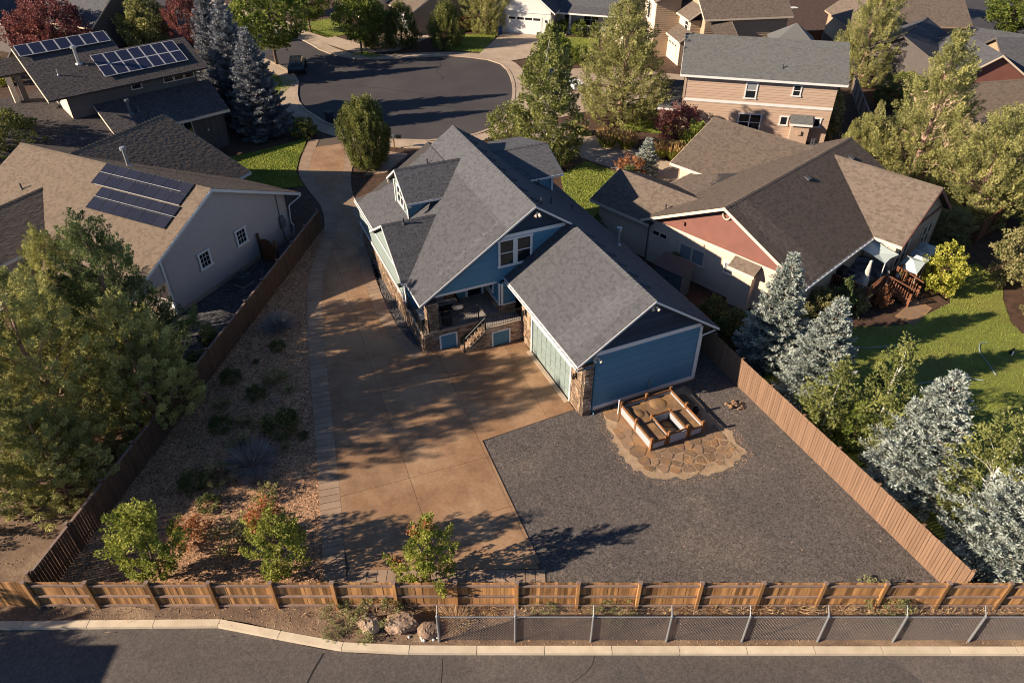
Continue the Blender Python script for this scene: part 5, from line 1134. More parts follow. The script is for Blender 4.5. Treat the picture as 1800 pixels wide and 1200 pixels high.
while x < xs[-1] + 1:
    for sg in (1, -1):
        x0 = x if sg > 0 else x + (zt - zb_); x1 = x0 + sg * (zt - zb_); za, zz_ = zb_, zt
        lo_, hi_ = xs[0], xs[-1] + 1
        if max(x0, x1) < lo_ or min(x0, x1) > hi_: continue
        def cut(x0, z0_, x1, z1_):
            if x0 < lo_: z0_ += (z1_ - z0_) * (lo_ - x0) / (x1 - x0); x0 = lo_
            if x0 > hi_: z0_ += (z1_ - z0_) * (hi_ - x0) / (x1 - x0); x0 = hi_
            return x0, z0_
        A_ = cut(x0, za, x1, zz_); B_ = cut(x1, zz_, x0, za)
        y = 15.15 + (.008 if sg > 0 else 0)
        V += [(A_[0] - wdt, y, A_[1]), (A_[0] + wdt, y, A_[1]), (B_[0] + wdt, y, B_[1]), (B_[0] - wdt, y, B_[1])]
        V += [(A_[0], y - wdt, A_[1]), (A_[0], y + wdt, A_[1]), (B_[0], y + wdt, B_[1]), (B_[0], y - wdt, B_[1])]
    x += s
o = mesh_obj('wire_mesh', np_mesh('wire_mesh', np.array(V) - np.array([-2.95, 15.1, 0]), 4, np.zeros(len(V) // 4), M_wire), CL); o['kind'] = 'stuff'

# ================================================================ THE KEYHOLE BED, FLAGSTONES, YARD THINGS
KB_ = thing('raised_bed', 'keyhole raised garden bed of timber and corrugated metal on the flagstones', 'raised bed', H.P(3.5, -2))
T_ = Vector((0, 0, 1))
def kpost(u, v, h): piece('post', M_wood, KB_, H.P(u - .06, v - .06, 0), H.U * .12, H.V * .12, (0, 0, h))
def kwall(p0, p1, h, nrm):
    a, b = H.P(*p0), H.P(*p1); d = b - a; L = d.length; t = d / L; n = Vector((-t.y, t.x, 0)) * nrm
    for z, hh in ((.02, .11), (h - .1, .1)): piece('timber', M_wood, KB_, a + T_ * z - n * .025, d, n * .05, (0, 0, hh))
    k = int(L / .085); V_ = []
    mb = MB()
    for i in range(k * 2):
        x0, x1 = L * i / (k * 2), L * (i + 1) / (k * 2); e0, e1 = (.0, .022) if i % 2 == 0 else (.022, .0)
        mb.face([a + t * x0 + n * (.03 + e0) + T_ * .13, a + t * x1 + n * (.03 + e1) + T_ * .13, a + t * x1 + n * (.03 + e1) + T_ * (h - .1), a + t * x0 + n * (.03 + e0) + T_ * (h - .1)])
    mb.build('metal_panel', M_corr, KB_)
hb = .68
ku0, ku1, kv0, kv1 = 1.95, 5.0, -3.75, -.85
for u, v, h in ((ku0, kv0, .85), (ku0, (kv0 + kv1) / 2, .9), (ku0, kv1, .9), ((ku0 + ku1) / 2, kv1, .9), (ku1, kv1, .85), (ku1, (kv0 + kv1) / 2, .9), (ku1, kv0, .85), (2.95, kv0, .95), (4.05, kv0, .95), (2.95, -2.2, .75), (4.05, -2.2, .75), (2.78, kv0, .7), (4.22, kv0, .7)): kpost(u, v, h)
kwall((ku0, kv0 + .06), (ku0, (kv0 + kv1) / 2 - .06), hb, 1); kwall((ku0, (kv0 + kv1) / 2 + .06), (ku0, kv1 - .06), hb, 1)
kwall((ku1, kv0 + .06), (ku1, (kv0 + kv1) / 2 - .06), hb, 1); kwall((ku1, (kv0 + kv1) / 2 + .06), (ku1, kv1 - .06), hb, 1)
kwall((ku0 + .06, kv1), ((ku0 + ku1) / 2 - .06, kv1), hb, -1); kwall(((ku0 + ku1) / 2 + .06, kv1), (ku1 - .06, kv1), hb, -1)
kwall((ku0 + .06, kv0), (2.72, kv0), hb - .1, -1); kwall((4.28, kv0), (ku1 - .06, kv0), hb - .1, -1)
kwall((2.95, kv0 + .06), (2.95, -2.26), hb, -1); kwall((4.05, kv0 + .06), (4.05, -2.26), hb, 1); kwall((3.01, -2.2), (3.99, -2.2), hb, -1)
kwall((3.02, kv0 - .02), (3.98, kv0 - .02), .8, -1)
for q in ([(ku0 + .04, kv0 + .05), (2.9, kv0 + .05), (2.9, kv1 - .05), (ku0 + .04, kv1 - .05)], [(4.1, kv0 + .05), (ku1 - .04, kv0 + .05), (ku1 - .04, kv1 - .05), (4.1, kv1 - .05)], [(2.9, -2.14), (4.1, -2.14), (4.1, kv1 - .05), (2.9, kv1 - .05)]):
    sheet('soil', [H.xy(*p) for p in q], M_soil, .46, .3, None, KB_)
sheet('soil', [H.xy(*p) for p in [(2.98, kv0 + .03), (4.02, kv0 + .03), (4.02, -2.24), (2.98, -2.24)]], M_mulch, .03, 0, None, KB_)
for (u, v, rr, hh) in ((2.5, -1.6, .36, .07), (3.9, -1.35, .5, .09)): mb = MB(); mb.lathe(H.P(u, v, .462), [(rr, 0), (rr * .8, hh * .5), (rr * .45, hh * .9), (.04, hh)], 12); mb.build('soil_mound', M_soil, KB_, smooth=True)
mb = MB(); mb.path([H.P(2.0, -2.4, .6), H.P(2.35, -2.5, .5), H.P(2.9, -2.3, .5), H.P(2.95, -1.6, .5)], .016, 5); mb.build('drip_line', M_black, KB_)
t = thing('marker_pipe', 'short white pipe standing at the corner of the raised bed', 'pipe', H.P(1.82, -.8)); mb = MB(); mb.tube(H.P(1.82, -.8, 0), H.P(1.82, -.8, .95), .035, .035, 8); mb.build('tube', M_white, t); mb = MB(); mb.lathe(H.P(1.82, -.8, .94), [(.045, 0), (.045, .05), (.02, .06)], 8); mb.build('pipe_cap', M_white, t)
patio = [H.xy(*p) for p in [(1.1, -.35), (.95, -1.8), (.75, -3.2), (.8, -4.4), (1.3, -5.15), (2.5, -5.7), (3.8, -5.95), (4.9, -5.95), (5.9, -5.5), (6.1, -4.6), (6.05, -3.2), (6.15, -2.0), (6.1, -.6), (5.2, -.3), (3, -.3)]]
patio_s = [H.xy(*p) for p in [(1.15, -.4), (.7, -1.8), (.5, -3.2), (.55, -4.6), (1.2, -5.4), (2.5, -6.0), (3.8, -6.25), (4.9, -6.2), (6.1, -5.8), (6.45, -4.6), (6.25, -3.2), (6.3, -2.0), (6.3, -.5), (5.2, -.3), (3, -.3)]]
rg = random.Random(3); cx_, cy_ = H.xy(3.5, -3.2); pr_ = []
for p in resample(patio_s + [patio_s[0]], .3)[:-1]: k = 1 + rg.uniform(-.05, .06); pr_.append((cx_ + (p[0] - cx_) * k, cy_ + (p[1] - cy_) * k))
patio_r = pr_
FP = tag(thing('flagstone_path', None, None, H.P(3.5, -3)), kind='structure')
sheet('joint_sand', patio_r, M_straw, .012, 0, None, FP)
rg = random.Random(12); seeds = []
for _ in range(6000):
    u, v = rg.uniform(.5, 6.4), rg.uniform(-6.2, -.2); d0 = .42 if v < -4.1 else .66
    if ku0 + .3 < u < ku1 - .3 and kv0 + .3 < v < kv1 - .3: continue
    if all((u - a) ** 2 + (v - b) ** 2 > d0 * d0 for a, b in seeds): seeds.append((u, v))
for i, (u, v) in enumerate(seeds):
    c = [(u - 1.2, v - 1.2), (u + 1.2, v - 1.2), (u + 1.2, v + 1.2), (u - 1.2, v + 1.2)]; gap = rg.uniform(.012, .035) if v > -4.2 else rg.uniform(.02, .06)
    for j, (a, b) in enumerate(seeds):
        if i != j and (u - a) ** 2 + (v - b) ** 2 < 5:
            n = Vector((a - u, b - v)); l = n.length; n /= l; c = clip(c, n, n.dot(((u + a) / 2, (v + b) / 2)) - gap)
            if len(c) < 3: break
    if len(c) < 3: continue
    c = clip_convex([H.xy(*p) for p in c], patio)
    if len(c) < 3: continue
    
    if not inside_np(np.array([H.xy(u, v)]), patio)[0]: continue
    q = [];   # chip the corners so that no stone is a clean polygon
    for k in range(len(c)):
        p, a, b = Vector(c[k]), Vector(c[k - 1]), Vector(c[(k + 1) % len(c)]); f = rg.uniform(.04, .14); q += [tuple(p.lerp(a, f)), tuple(p.lerp(b, f))]
    sheet('flagstone', q, M_flag, .04 + rg.uniform(-.01, .01), .035, None, FP)
scatter('dry_grass_litter', patio_s, 500, .02, .06, M_tanp, 5, .02, kind='stuff', holes=[[H.xy(*p) for p in [(ku0, kv0), (ku1, kv0), (ku1, kv1), (ku0, kv1)]]])
rng = np.random.default_rng(31); Q = np.array([H.xy(*p) for p in zip(rng.uniform(.8, 6.4, 900), rng.uniform(-6.3, -4.8, 900))]); Q = Q[inside_np(Q, patio_s)]; n = len(Q)
tag(mesh_obj('dry_grass', np_mesh('dry_grass', cards(np.c_[Q, np.full(n, .02)], rng.normal(size=(n, 3)) * .8 + [0, 0, .45], .11, .03, rng), 4, rng.normal(0, .4, n), M_strawl)), kind='stuff')
def rock(name, label, cat, c, s, seed, mat=M_rock, group=None, sub=4, flat=.7):
    import bmesh
    bm = bmesh.new(); bmesh.ops.create_icosphere(bm, subdivisions=sub, radius=1); rg = np.random.default_rng(seed); ns = [(unit(rg.normal(size=3)), rg.uniform(.62, .95)) for _ in range(12)]
    for v in bm.verts:
        p = np.array(v.co)
        for n_, d in ns:
            e = p @ n_
            if e > d: p = p - n_ * (e - d) * .85
        p = p * (1 + rg.normal() * (.018 if sub < 3 else .035)); v.co = Vector((p[0] * s[0], p[1] * s[1], p[2] * s[2]))
    me = bpy.data.meshes.new(name); bm.to_mesh(me); bm.free(); me.attributes.new('tint', 'FLOAT', 'FACE'); me.materials.append(mat)
    o = mesh_obj(name, me, None, (c[0], c[1], s[2] * .45 + (c[2] if len(c) > 2 else 0))); return tag(o, label, cat, group)
rock('boulder', 'leftmost tan lava boulder on the dirt verge', 'boulder', (-5.62, 15.75), (.52, .45, .46), 1, group='boulders on the verge')
rock('boulder', 'broad tan lava boulder in the middle of the three on the verge', 'boulder', (-4.3, 15.72), (.72, .48, .46), 2, group='boulders on the verge')
rock('boulder', 'low boulder beside the first chain link post', 'boulder', (-3.25, 15.55), (.46, .4, .26), 3, group='boulders on the verge')
rg = random.Random(2)
for k in range(14): a = rg.uniform(0, 6.3); q = rg.uniform(0, .5); rock('white_rock', 'small white rock in the heap below the low boulder on the verge', 'rock', (-3.45 + math.cos(a) * q * 1.2, 15.27 + math.sin(a) * q * .35), (rg.uniform(.05, .1), rg.uniform(.04, .08), rg.uniform(.04, .07)), k, M_wrock, 'white rocks on the verge', 1)
PILE = 'cut stones heaped on the grey gravel'
for k in range(26):
    a = rg.uniform(0, 6.3); q = rg.uniform(0, 1) ** .6 * .5; rock('heap_stone', 'pale stone in the small heap on the grey gravel near the brown fence', 'stone', (11.9 + math.cos(a) * q, 28.55 + math.sin(a) * q * .8, max(0, .22 - q * .4)), (rg.uniform(.07, .15), rg.uniform(.05, .1), rg.uniform(.04, .08)), 50 + k, M_flag, PILE, 1)
t = thing('bucket', 'black bucket lying in the shade right of the raised bed', 'bucket', H.P(5.6, -2.4)); mb = MB(); mb.lathe(H.P(5.6, -2.4, .06), [(.13, 0), (.17, .28), (.185, .29), (.16, .285), (.12, .03)], 12); mb.build('pail', M_black, t); mb = MB(); mb.path([H.P(5.43, -2.4, .34), H.P(5.5, -2.5, .42), H.P(5.7, -2.5, .42), H.P(5.77, -2.4, .34)], .008, 4); mb.build('handle', M_galv, t)
# scattered gravel and pebbles
big = [(cx_ + (x - cx_) * 1.13, cy_ + (y - cy_) * 1.13) for x, y in patio_s]; scatter('patio_edge_pebbles', big, 2600, .02, .06, M_tanp, 15, .008, holes=[patio])
edge = [(1.45, 17.35), (1.32, 18.3), (-1.5, 25.94), (3.2, 28.2)]; e2 = offset_line(edge, .22)
scatter('spilled_gravel', edge + e2[::-1], 420, .015, .045, M_grayp, 16, .036)
scatter('fallen_leaf_litter', grey_yard, 350, .03, .07, M_tanp, 17, .012, sq=.15); scatter('fallen_leaf_litter', [(-7, 18.5), (1, 18.5), (-1.6, 26), (3, 28), (0, 34), (-5, 33), (-9, 27)], 160, .02, .06, M_tanp, 18, .037, sq=.15)
scatter('grey_pebbles', grey_yard, 40000, .022, .06, M_grayp, 1, .004, holes=[patio_s, [H.xy(-.1, -.1), H.xy(7.2, -.1), H.xy(7.2, 20), H.xy(-.1, 20)]])
scatter('tan_pebbles', yard_bed, 26000, .025, .075, M_tanp, 2, .0)
scatter('tan_pebbles', [(-7.75, 16.8), (-7.75, 17.36), (1.6, 17.36), (1.8, 16.8)], 1500, .02, .06, M_tanp, 3, .0)
scatter('dark_cobbles', side_bed, 5000, .04, .11, M_slatep, 4, .0)
scatter('side_yard_gravel', b_side, 5000, .03, .08, M_slatep, 6, -.004)
scatter('verge_clods', kerb + [(40, 16.6), (-40, 16.6)], 9000, .012, .06, M_tanp, 7, .0)
scatter('left_lot_litter', [(-30, 16.8), (-19.5, 16.8), (-16, 36), (-23, 33), (-30, 33)], 4000, .02, .08, M_tanp, 8, -.006)
# grass
grass('lawn_grass', LAWNS['R'], 55000, .085, M_blade, 1, .008, wd=.028)
for k, nn in (('L', 16000), ('D', 8000), ('W', 5000), ('W2', 5000), ('C', 6000), ('S', 4000), ('M', 3000), ('T', 1200), ('J', 1500)): grass('lawn_grass', LAWNS[k], nn, .12, M_blade, len(k) * 7 + nn % 97, .03, wd=.06)

# ================================================================ PATIO OF THE TAN HOUSE
D_ = D
t = thing('wooden_deck', 'red brown wooden deck with slatted railings and steps down to the lawn', 'deck', D.P(1, 7.5))
mb = MB(); D.box(mb, -.45, 1.9, 5.35, 9.45, 0, .76); mb.build('deck_frame', M_redw, t)
for i in range(16):
    for j in range(3): piece('paver', M_paver, t, D.P(-.42 + j * .78, 5.4 + i * .252, .765), D.U * .77, D.V * .245, (0, 0, .03))
def slats(p0, p1, z0, z1, cap=True, n_=None):
    a, b = D.P(*p0, z0), D.P(*p1, z1); d = b - a; L = d.length; t_ = d / L; dh = Vector((d.x, d.y, 0)).normalized(); n = Vector((-dh.y, dh.x, 0)); Z = Vector((0, 0, 1))
    piece('handrail', M_redw, t, a + Z * .9 - n * .07, d, n * .14, Z * .04)
    piece('bottom_rail', M_redw, t, a + Z * .08 - n * .02, d, n * .04, Z * .08)
    k = int(L / .17)
    for i in range(k): q = a + d * ((i + .3) / k); piece('baluster', M_redw, t, q + Z * .1 - n * .018, dh * .06, n * .036, Z * .79)
    for q in (a, b): piece('post', M_redw, t, q - dh * .05 - n * .05 - Z * .3, dh * .1, n * .1, Z * 1.24)
slats((-.45, 5.3), (1.9, 5.3), .8, .8); slats((1.9, 5.3), (1.9, 7.75), .8, .8); slats((1.9, 7.8), (3.7, 7.85), .75, .05); slats((2.0, 9.4), (3.7, 9.2), .75, .05); slats((2.0, 9.4), (3.1, 10.7), .8, .8)
for k in range(5): piece('step', M_redw, t, D.P(1.95 + k * .34, 7.9, .62 - k * .14), D.U * .36, D.V * 1.3, (0, 0, .05))
mb = MB(); D.box(mb, 1.92, 3.1, 9.5, 12.5, 0, .78); mb.build('deck_frame', M_redw, t)
sheet('stone_landing', [D.xy(3.6, 6.2), D.xy(4.9, 6.1), D.xy(4.9, 8.9), D.xy(3.7, 9.2)], M_flag, .03)
t = thing('patio_umbrella', 'closed cream patio umbrella leaning over the deck', 'umbrella', D.P(1.2, 6.2, .8)); mb = MB(); p = D.P(1.2, 6.2, .8); q = p + Vector((.15, .1, 2.2)); mb.tube(p, q, .03, .03, 6); mb.build('pole', M_white, t); mb = MB(); mb.lathe(p + Vector((.03, .02, .35)), [(.2, 0), (.24, .15), (.19, .8), (.12, 1.5), (.07, 1.78), (.1, 1.8), (.03, 1.9)], 9); mb.build('canopy', M_canvas, t)
mb = MB(); mb.lathe(p, [(.28, 0), (.28, .06), (.05, .1)], 12); mb.build('base', M_black, t)
t = thing('shade_sail', 'pale grey canvas sail stretched over the corner of the deck', 'shade sail', D.P(1, 8.6)); a = [D.P(-.35, 7.8, 2.75), D.P(.1, 9.35, 2.9), D.P(1.8, 9.25, 2.5), D.P(1.6, 7.75, 2.35)]; c = D.P(.75, 8.55, 2.45); mb = MB()
for i in range(4):
    m1 = (a[i] + a[(i + 1) % 4]) / 2; m1 = m1.lerp(c, .12); mb.face([a[i], m1, c]); mb.face([m1, a[(i + 1) % 4], c])
mb.build('cloth', M_sail, t); mb = MB(); mb.tube(D.P(1.6, 7.75, .8), a[3], .03, .03, 6); mb.build('pole', M_white, t)
for i, (u, v, lb) in enumerate(((2.55, 10.0, 'nearer grey canvas chair shade beside the tan house wall'), (2.5, 11.3, 'middle grey canvas chair shade beside the tan house wall'), (2.4, 12.6, 'farthest grey canvas chair shade beside the tan house wall'))):
    t = thing('lounge_canopy', lb, 'canopy', D.P(u, v, .8), 'canvas canopies beside the tan house'); mb = MB(); P0 = [D.P(u - .6, v - .5, 1.5), D.P(u + .6, v - .5, 1.5), D.P(u + .6, v + .5, 2.0), D.P(u - .6, v + .5, 2.0)]; c = D.P(u, v, 2.1)
    for k in range(4): mb.face([P0[k], P0[(k + 1) % 4], c])
    mb.build('cloth', M_sail, t)
    for k in range(4): mb = MB(); b = P0[k].copy(); b.z = .78; mb.tube(b, P0[k], .02, .02, 5); mb.build('pole', M_alu, t)
t = thing('curved_sofa', 'curved grey outdoor sofa under the canvas sail', 'sofa', D.P(.3, 9.0, .8)); mb = MB(); bk = MB()
for k in range(7):
    a0_, a1_ = math.pi * (.12 + k * .11), math.pi * (.12 + (k + 1) * .11)
    def cp(r_, a_, z): return D.P(.55 + r_ * math.cos(a_), 7.9 + r_ * math.sin(a_), z)
    mb = MB(); mb.prism([cp(.75, a0_, .8), cp(1.25, a0_, .8), cp(1.25, a1_, .8), cp(.75, a1_, .8)], (0, 0, .4)); mb.build('seat_cushion', M_greyc, t); bk.prism([cp(1.26, a0_, .8), cp(1.42, a0_, .8), cp(1.42, a1_, .8), cp(1.26, a1_, .8)], (0, 0, .78))
bk.build('backrest', M_greyc, t)
t = thing('fire_table', 'square grey fire table with a dark open centre on the deck', 'fire table', D.P(-.05, 7.2, .8)); mb = MB()
for a in ((-.45, .45, -.45, -.25), (-.45, .45, .25, .45), (-.45, -.25, -.249, .249), (.25, .45, -.249, .249)): D.box(mb, -.05 + a[0], -.05 + a[1], 7.2 + a[2], 7.2 + a[3], .8, 1.25)
mb.build('surround', M_greyc, t); mb = MB(); D.box(mb, -.29, .19, 6.96, 7.44, .8, 1.1); mb.build('burner', M_black, t)
t = thing('covered_grill', 'black covered barbecue against the wall of the tan house', 'grill', D.P(-.2, 6.2, .8)); mb = MB(); D.box(mb, -.5, .0, 5.75, 6.55, .8, 1.55); mb.build('cover', M_dark, t); mb = MB(); mb.prism([D.P(-.5, 5.75, 1.55), D.P(0, 5.75, 1.55), D.P(-.1, 5.75, 1.85), D.P(-.45, 5.75, 1.9)], D.V * .8); mb.build('hood', M_dark, t)
t = thing('patio_ottoman', 'round black ottoman near the deck railing', 'ottoman', D.P(.55, 5.9, .8)); mb = MB(); mb.lathe(D.P(.55, 5.9, .8), [(.4, 0), (.46, .2), (.44, .4), (.3, .45)], 14); mb.build('body', M_dark, t); mb = MB(); mb.lathe(D.P(.55, 5.9, 1.24), [(.3, 0), (.26, .05)], 12); mb.build('cushion', M_dark, t)
for i, (u, v, z, m, lb) in enumerate(((1.9, 8.0, .8, M_pot, 'white pot of orange flowers on the deck corner by the steps'), (2.15, 9.5, .8, M_pot, 'white pot at the near end of the upper railing'), (2.45, 9.9, .8, M_terra, 'terracotta pot in the middle of the upper railing'), (2.9, 10.45, .8, M_terra, 'terracotta pot at the far end of the upper railing'), (1.5, 6.9, .8, M_pot, 'white bowl of succulents beside the closed umbrella'), (1.55, 6.45, .8, M_binb, 'blue patterned pot at the foot of the closed umbrella'), (1.5, 7.3, .8, M_terra, 'terracotta pot among the small pots by the railing'))):
    t = thing('plant_pot', lb, 'plant pot', D.P(u, v, z), 'pots on the deck'); mb = MB(); mb.lathe(D.P(u, v, z + .0), [(.12, 0), (.19, .3), (.2, .33), (.17, .33)], 12); mb.build('pot', m, t)
    rng = np.random.default_rng(i + 60); n = 90; V = cards(rng.normal(size=(n, 3)) * [.1, .1, .06] + [0, 0, .38], rng.normal(size=(n, 3)) + [0, 0, .9], .13, .07, rng); mesh_obj('plant', np_mesh('plant', V, 4, rng.normal(0, .4, n), L_red if i in (0, 6) else L_shr), t)
for i, (u, v, lb) in enumerate(((2.5, 10.6, 'nearer white slatted garden chair behind the upper railing'), (2.3, 11.7, 'farther white slatted garden chair behind the upper railing'))):
    t = thing('garden_chair', lb, 'chair', D.P(u, v, .8), 'white garden chairs')
    for k in range(5): piece('slat', M_white, t, D.P(u - .3 + k * .12, v, 1.2), D.U * .1, D.V * .5, (0, 0, .03)); piece('back_slat', M_white, t, D.P(u - .3 + k * .12, v + .5, 1.2), D.U * .1, D.V * .03, Vector((0, 0, .6)) + D.V * .15)
    for a in ((-.3, 0), (.22, 0), (-.3, .45), (.22, .45)): piece('leg', M_white, t, D.P(u + a[0], v + a[1], .8), D.U * .05, D.V * .05, (0, 0, .4))
def hose(name, label, pts, r=.022): mb = MB(); mb.path([(x, y, .06) for x, y in smooth_line(pts, 5)], r, 5); return tag(mb.build(name, M_hose, None, (0, 0, 0)), label, 'hose')
hose('garden_hose', 'pale hose curling near the deck steps in the shaded grass', [(17.73, 31.76), (18.29, 32.91), (19.55, 33.62), (21.23, 33.62), (23.38, 33.90), (23.52, 33.62)])
hose('garden_hose', 'pale hose lying in a hook shape on the sunlit lawn', [(28.41, 34.12), (27.91, 34.01), (27.48, 33.18), (27.41, 32.23), (27.29, 31.10)])
hose('garden_hose', 'pale hose winding along the front of the lawn between the trees', [(21.02, 30.31), (21.71, 30.07), (23.15, 30.46), (24.28, 30.51), (25.24, 30.85), (26.33, 30.61)])
t = thing('cat', 'small black and white cat sitting on the sunlit lawn', 'cat', (*(29.26, 33.08), 0)); p = Vector((*(29.26, 33.08), 0)); mb = MB()
for k in range(6): pass
mb.lathe(p, [(.09, 0), (.13, .06), (.12, .16), (.085, .26), (.06, .31)], 9); mb.lathe(p + Vector((0, -.02, .3)), [(.04, 0), (.07, .04), (.07, .09), (.03, .13)], 8); mb.tube(p + Vector((-.04, -.02, .41)), p + Vector((-.05, -.02, .48)), .025, .004, 4); mb.tube(p + Vector((.04, -.02, .41)), p + Vector((.05, -.02, .48)), .025, .004, 4); mb.path([p + Vector((.08, .06, .03)), p + Vector((.2, .12, .03)), p + Vector((.28, .05, .04))], .022, 5); mb.build('body', M_dark, t, smooth=True)
mb = MB(); mb.lathe(p + Vector((0, -.09, .02)), [(.05, 0), (.055, .1), (.045, .22), (.02, .25)], 7); mb.build('chest', M_pot, t, smooth=True)

# ================================================================ STREET THINGS
def bin_(label, x, y, m, rz=0.):
    t = thing('wheelie_bin', label, 'bin', (x, y), 'wheelie bins'); mb = MB(); a, b = Vector((math.cos(rz), math.sin(rz), 0)), Vector((-math.sin(rz), math.cos(rz), 0)); p = Vector((x, y, .02))
    lo_ = [p + a * i * .24 + b * j * .26 for i, j in ((-1, -1), (1, -1), (1, 1), (-1, 1))]; hi_ = [p + Vector((0, 0, .95)) + a * i * .31 + b * j * .36 for i, j in ((-1, -1), (1, -1), (1, 1), (-1, 1))]
    mb.face(lo_[::-1]); [mb.face([lo_[i], lo_[(i + 1) % 4], hi_[(i + 1) % 4], hi_[i]]) for i in range(4)]; mb.build('bin_body', m, t)
    mb = MB(); mb.prism([q + (q - p - Vector((0, 0, .95))) * .06 for q in hi_], (0, 0, .06)); mb.tube(hi_[2] + b * .06, hi_[3] + b * .06, .025, .025, 5); mb.build('lid', m, t)
    for s_ in (-1, 1): mb = MB(); q = p + b * .27 + a * s_ * .2 + Vector((0, 0, .1)); mb.tube(q - a * .03, q + a * .03, .11, .11, 10); mb.build('wheel', M_tyre, t)
bin_('dark wheelie bin on the left of the pair at the shaded kerb', -18.3, 70.9, M_bin, .8); bin_('dark wheelie bin on the right of the pair at the shaded kerb', -16.9, 69.7, M_bin, .8)
bin_('blue wheelie bin beside the white garage door', -1.6, 104.3, M_binb); bin_('blue wheelie bin on the drive behind the birch', *(4.52, 85.42), M_binb, .3)
t = thing('parked_car', 'dark car parked in the shade at the left kerb of the cul-de-sac', 'car', (-25.6, 88.0, 0)); cr = House('car_frame', 'x', 'x', -25.6, 88.0, 100.0); bpy.data.objects.remove(cr.root)
mb = MB(); mb.prism([cr.P(-2.3, -.9, .35), cr.P(2.3, -.9, .35), cr.P(2.35, -.9, .75), cr.P(1.3, -.9, .98), cr.P(-2.2, -.9, 1.05), cr.P(-2.35, -.9, .7)], cr.V * 1.8); mb.build('body', M_car, t)
mb = MB(); b4 = [cr.P(-2.0, -.82, 1.04), cr.P(1.1, -.82, .99), cr.P(1.1, .82, .99), cr.P(-2.0, .82, 1.04)]; t4 = [cr.P(-1.6, -.66, 1.55), cr.P(.3, -.66, 1.55), cr.P(.3, .66, 1.55), cr.P(-1.6, .66, 1.55)]
for i in range(4): mb.face([b4[i], b4[(i + 1) % 4], t4[(i + 1) % 4], t4[i]])
mb.build('windows', M_glass, t); mb = MB(); mb.prism(t4, (0, 0, .05)); mb.build('roof', M_car, t)
for u in (-1.4, 1.45):
    for v in (-.9, .9): mb = MB(); mb.tube(cr.P(u, v - .12, .34), cr.P(u, v + .12, .34), .34, .34, 14); o = mb.build('wheel', M_tyre, t); mb = MB(); mb.tube(cr.P(u, v - .125, .34), cr.P(u, v + .125, .34), .2, .2, 10); mb.build('rim', M_galv, o)
for v in (-.65, .65): mb = MB(); cr.box(mb, 2.28, 2.37, v - .2, v + .2, .6, .74); mb.build('headlight', M_glassl, t)
t = thing('mailbox', 'pair of small mailboxes on a post at the sidewalk behind the house', 'mailbox', (-10.9, 63.9, 0)); mb = MB(); mb.box((-10.9, 63.9, 0), (.1, .1, 1.0)); mb.build('post', M_wood, t); mb = MB(); mb.box((-11.05, 63.9, 1.0), (.5, .28, .3)); mb.build('box', M_ac, t); mb = MB(); mb.box((-10.45, 63.9, 1.0), (.5, .28, .3)); mb.build('box', M_black, t)
t = thing('utility_trailer', 'small white trailer parked on the concrete beside the big juniper', 'trailer', (*(7.08, 80.33), 0)); tx, ty = (7.08, 80.33); mb = MB(); mb.box((tx, ty, .4), (1.2, 2.0, .5), .3); mb.build('bed', M_white, t); mb = MB(); mb.box((tx, ty, .905), (1.3, 2.1, .06), .3); mb.build('lid', M_white, t)
for s_ in (-.7, .7): mb = MB(); mb.tube((tx + s_ - .1, ty + s_ * .3, .3), (tx + s_ + .1, ty + s_ * .3 + .03, .3), .3, .3, 12); mb.build('wheel', M_tyre, t)
mb = MB(); mb.tube((tx, ty - 1.0, .45), (tx + .3, ty - 2.0, .4), .04, .04, 6); mb.build('tow_bar', M_galv, t)
# storage shed between the two houses
t = thing('storage_shed', 'dark grey storage shed with double doors between the blue and tan houses', 'shed', D.P(-8.0, -1.5)); mb = MB(); D.box(mb, -9.0, -6.9, -2.0, -.9, 0, 1.75); mb.build('wall', M_ac, t)
for u in (-8.9, -7.95): mb = MB(); D.box(mb, u, u + .92, -2.04, -2.0, .1, 1.65); mb.build('door', M_ac, t)
mb = MB(); mb.tube(D.P(-7.97, -2.07, .9), D.P(-7.97, -2.07, 1.15), .02, .02, 5); mb.build('handle', M_black, t); mb = MB(); mb.prism([D.P(-9.15, -2.2, 1.76), D.P(-6.75, -2.2, 1.76), D.P(-6.75, -.75, 2.1), D.P(-9.15, -.75, 2.1)], (0, 0, .07)); mb.build('roof', M_shinC, t)
# building south-west of the frame: its shadow falls on the road
Sb = House('corner_building', 'plain flat roofed building standing left of the road corner', 'building', -41, -6, 0.0); Sb.wall((0, 0), (14.2, 0), 0, 5.0, M_taupe); Sb.wall((14.2, 0), (14.2, 17.4), 0, 5.0, M_taupe); Sb.wall((14.2, 17.4), (0, 17.4), 0, 5.0, M_taupe); Sb.wall((0, 17.4), (0, 0), 0, 5.0, M_taupe); Sb.roof([(-.2, -.2, 5.1), (14.4, -.2, 5.1), (14.4, 17.6, 5.1), (-.2, 17.6, 5.1)], M_shinC, geo=False)

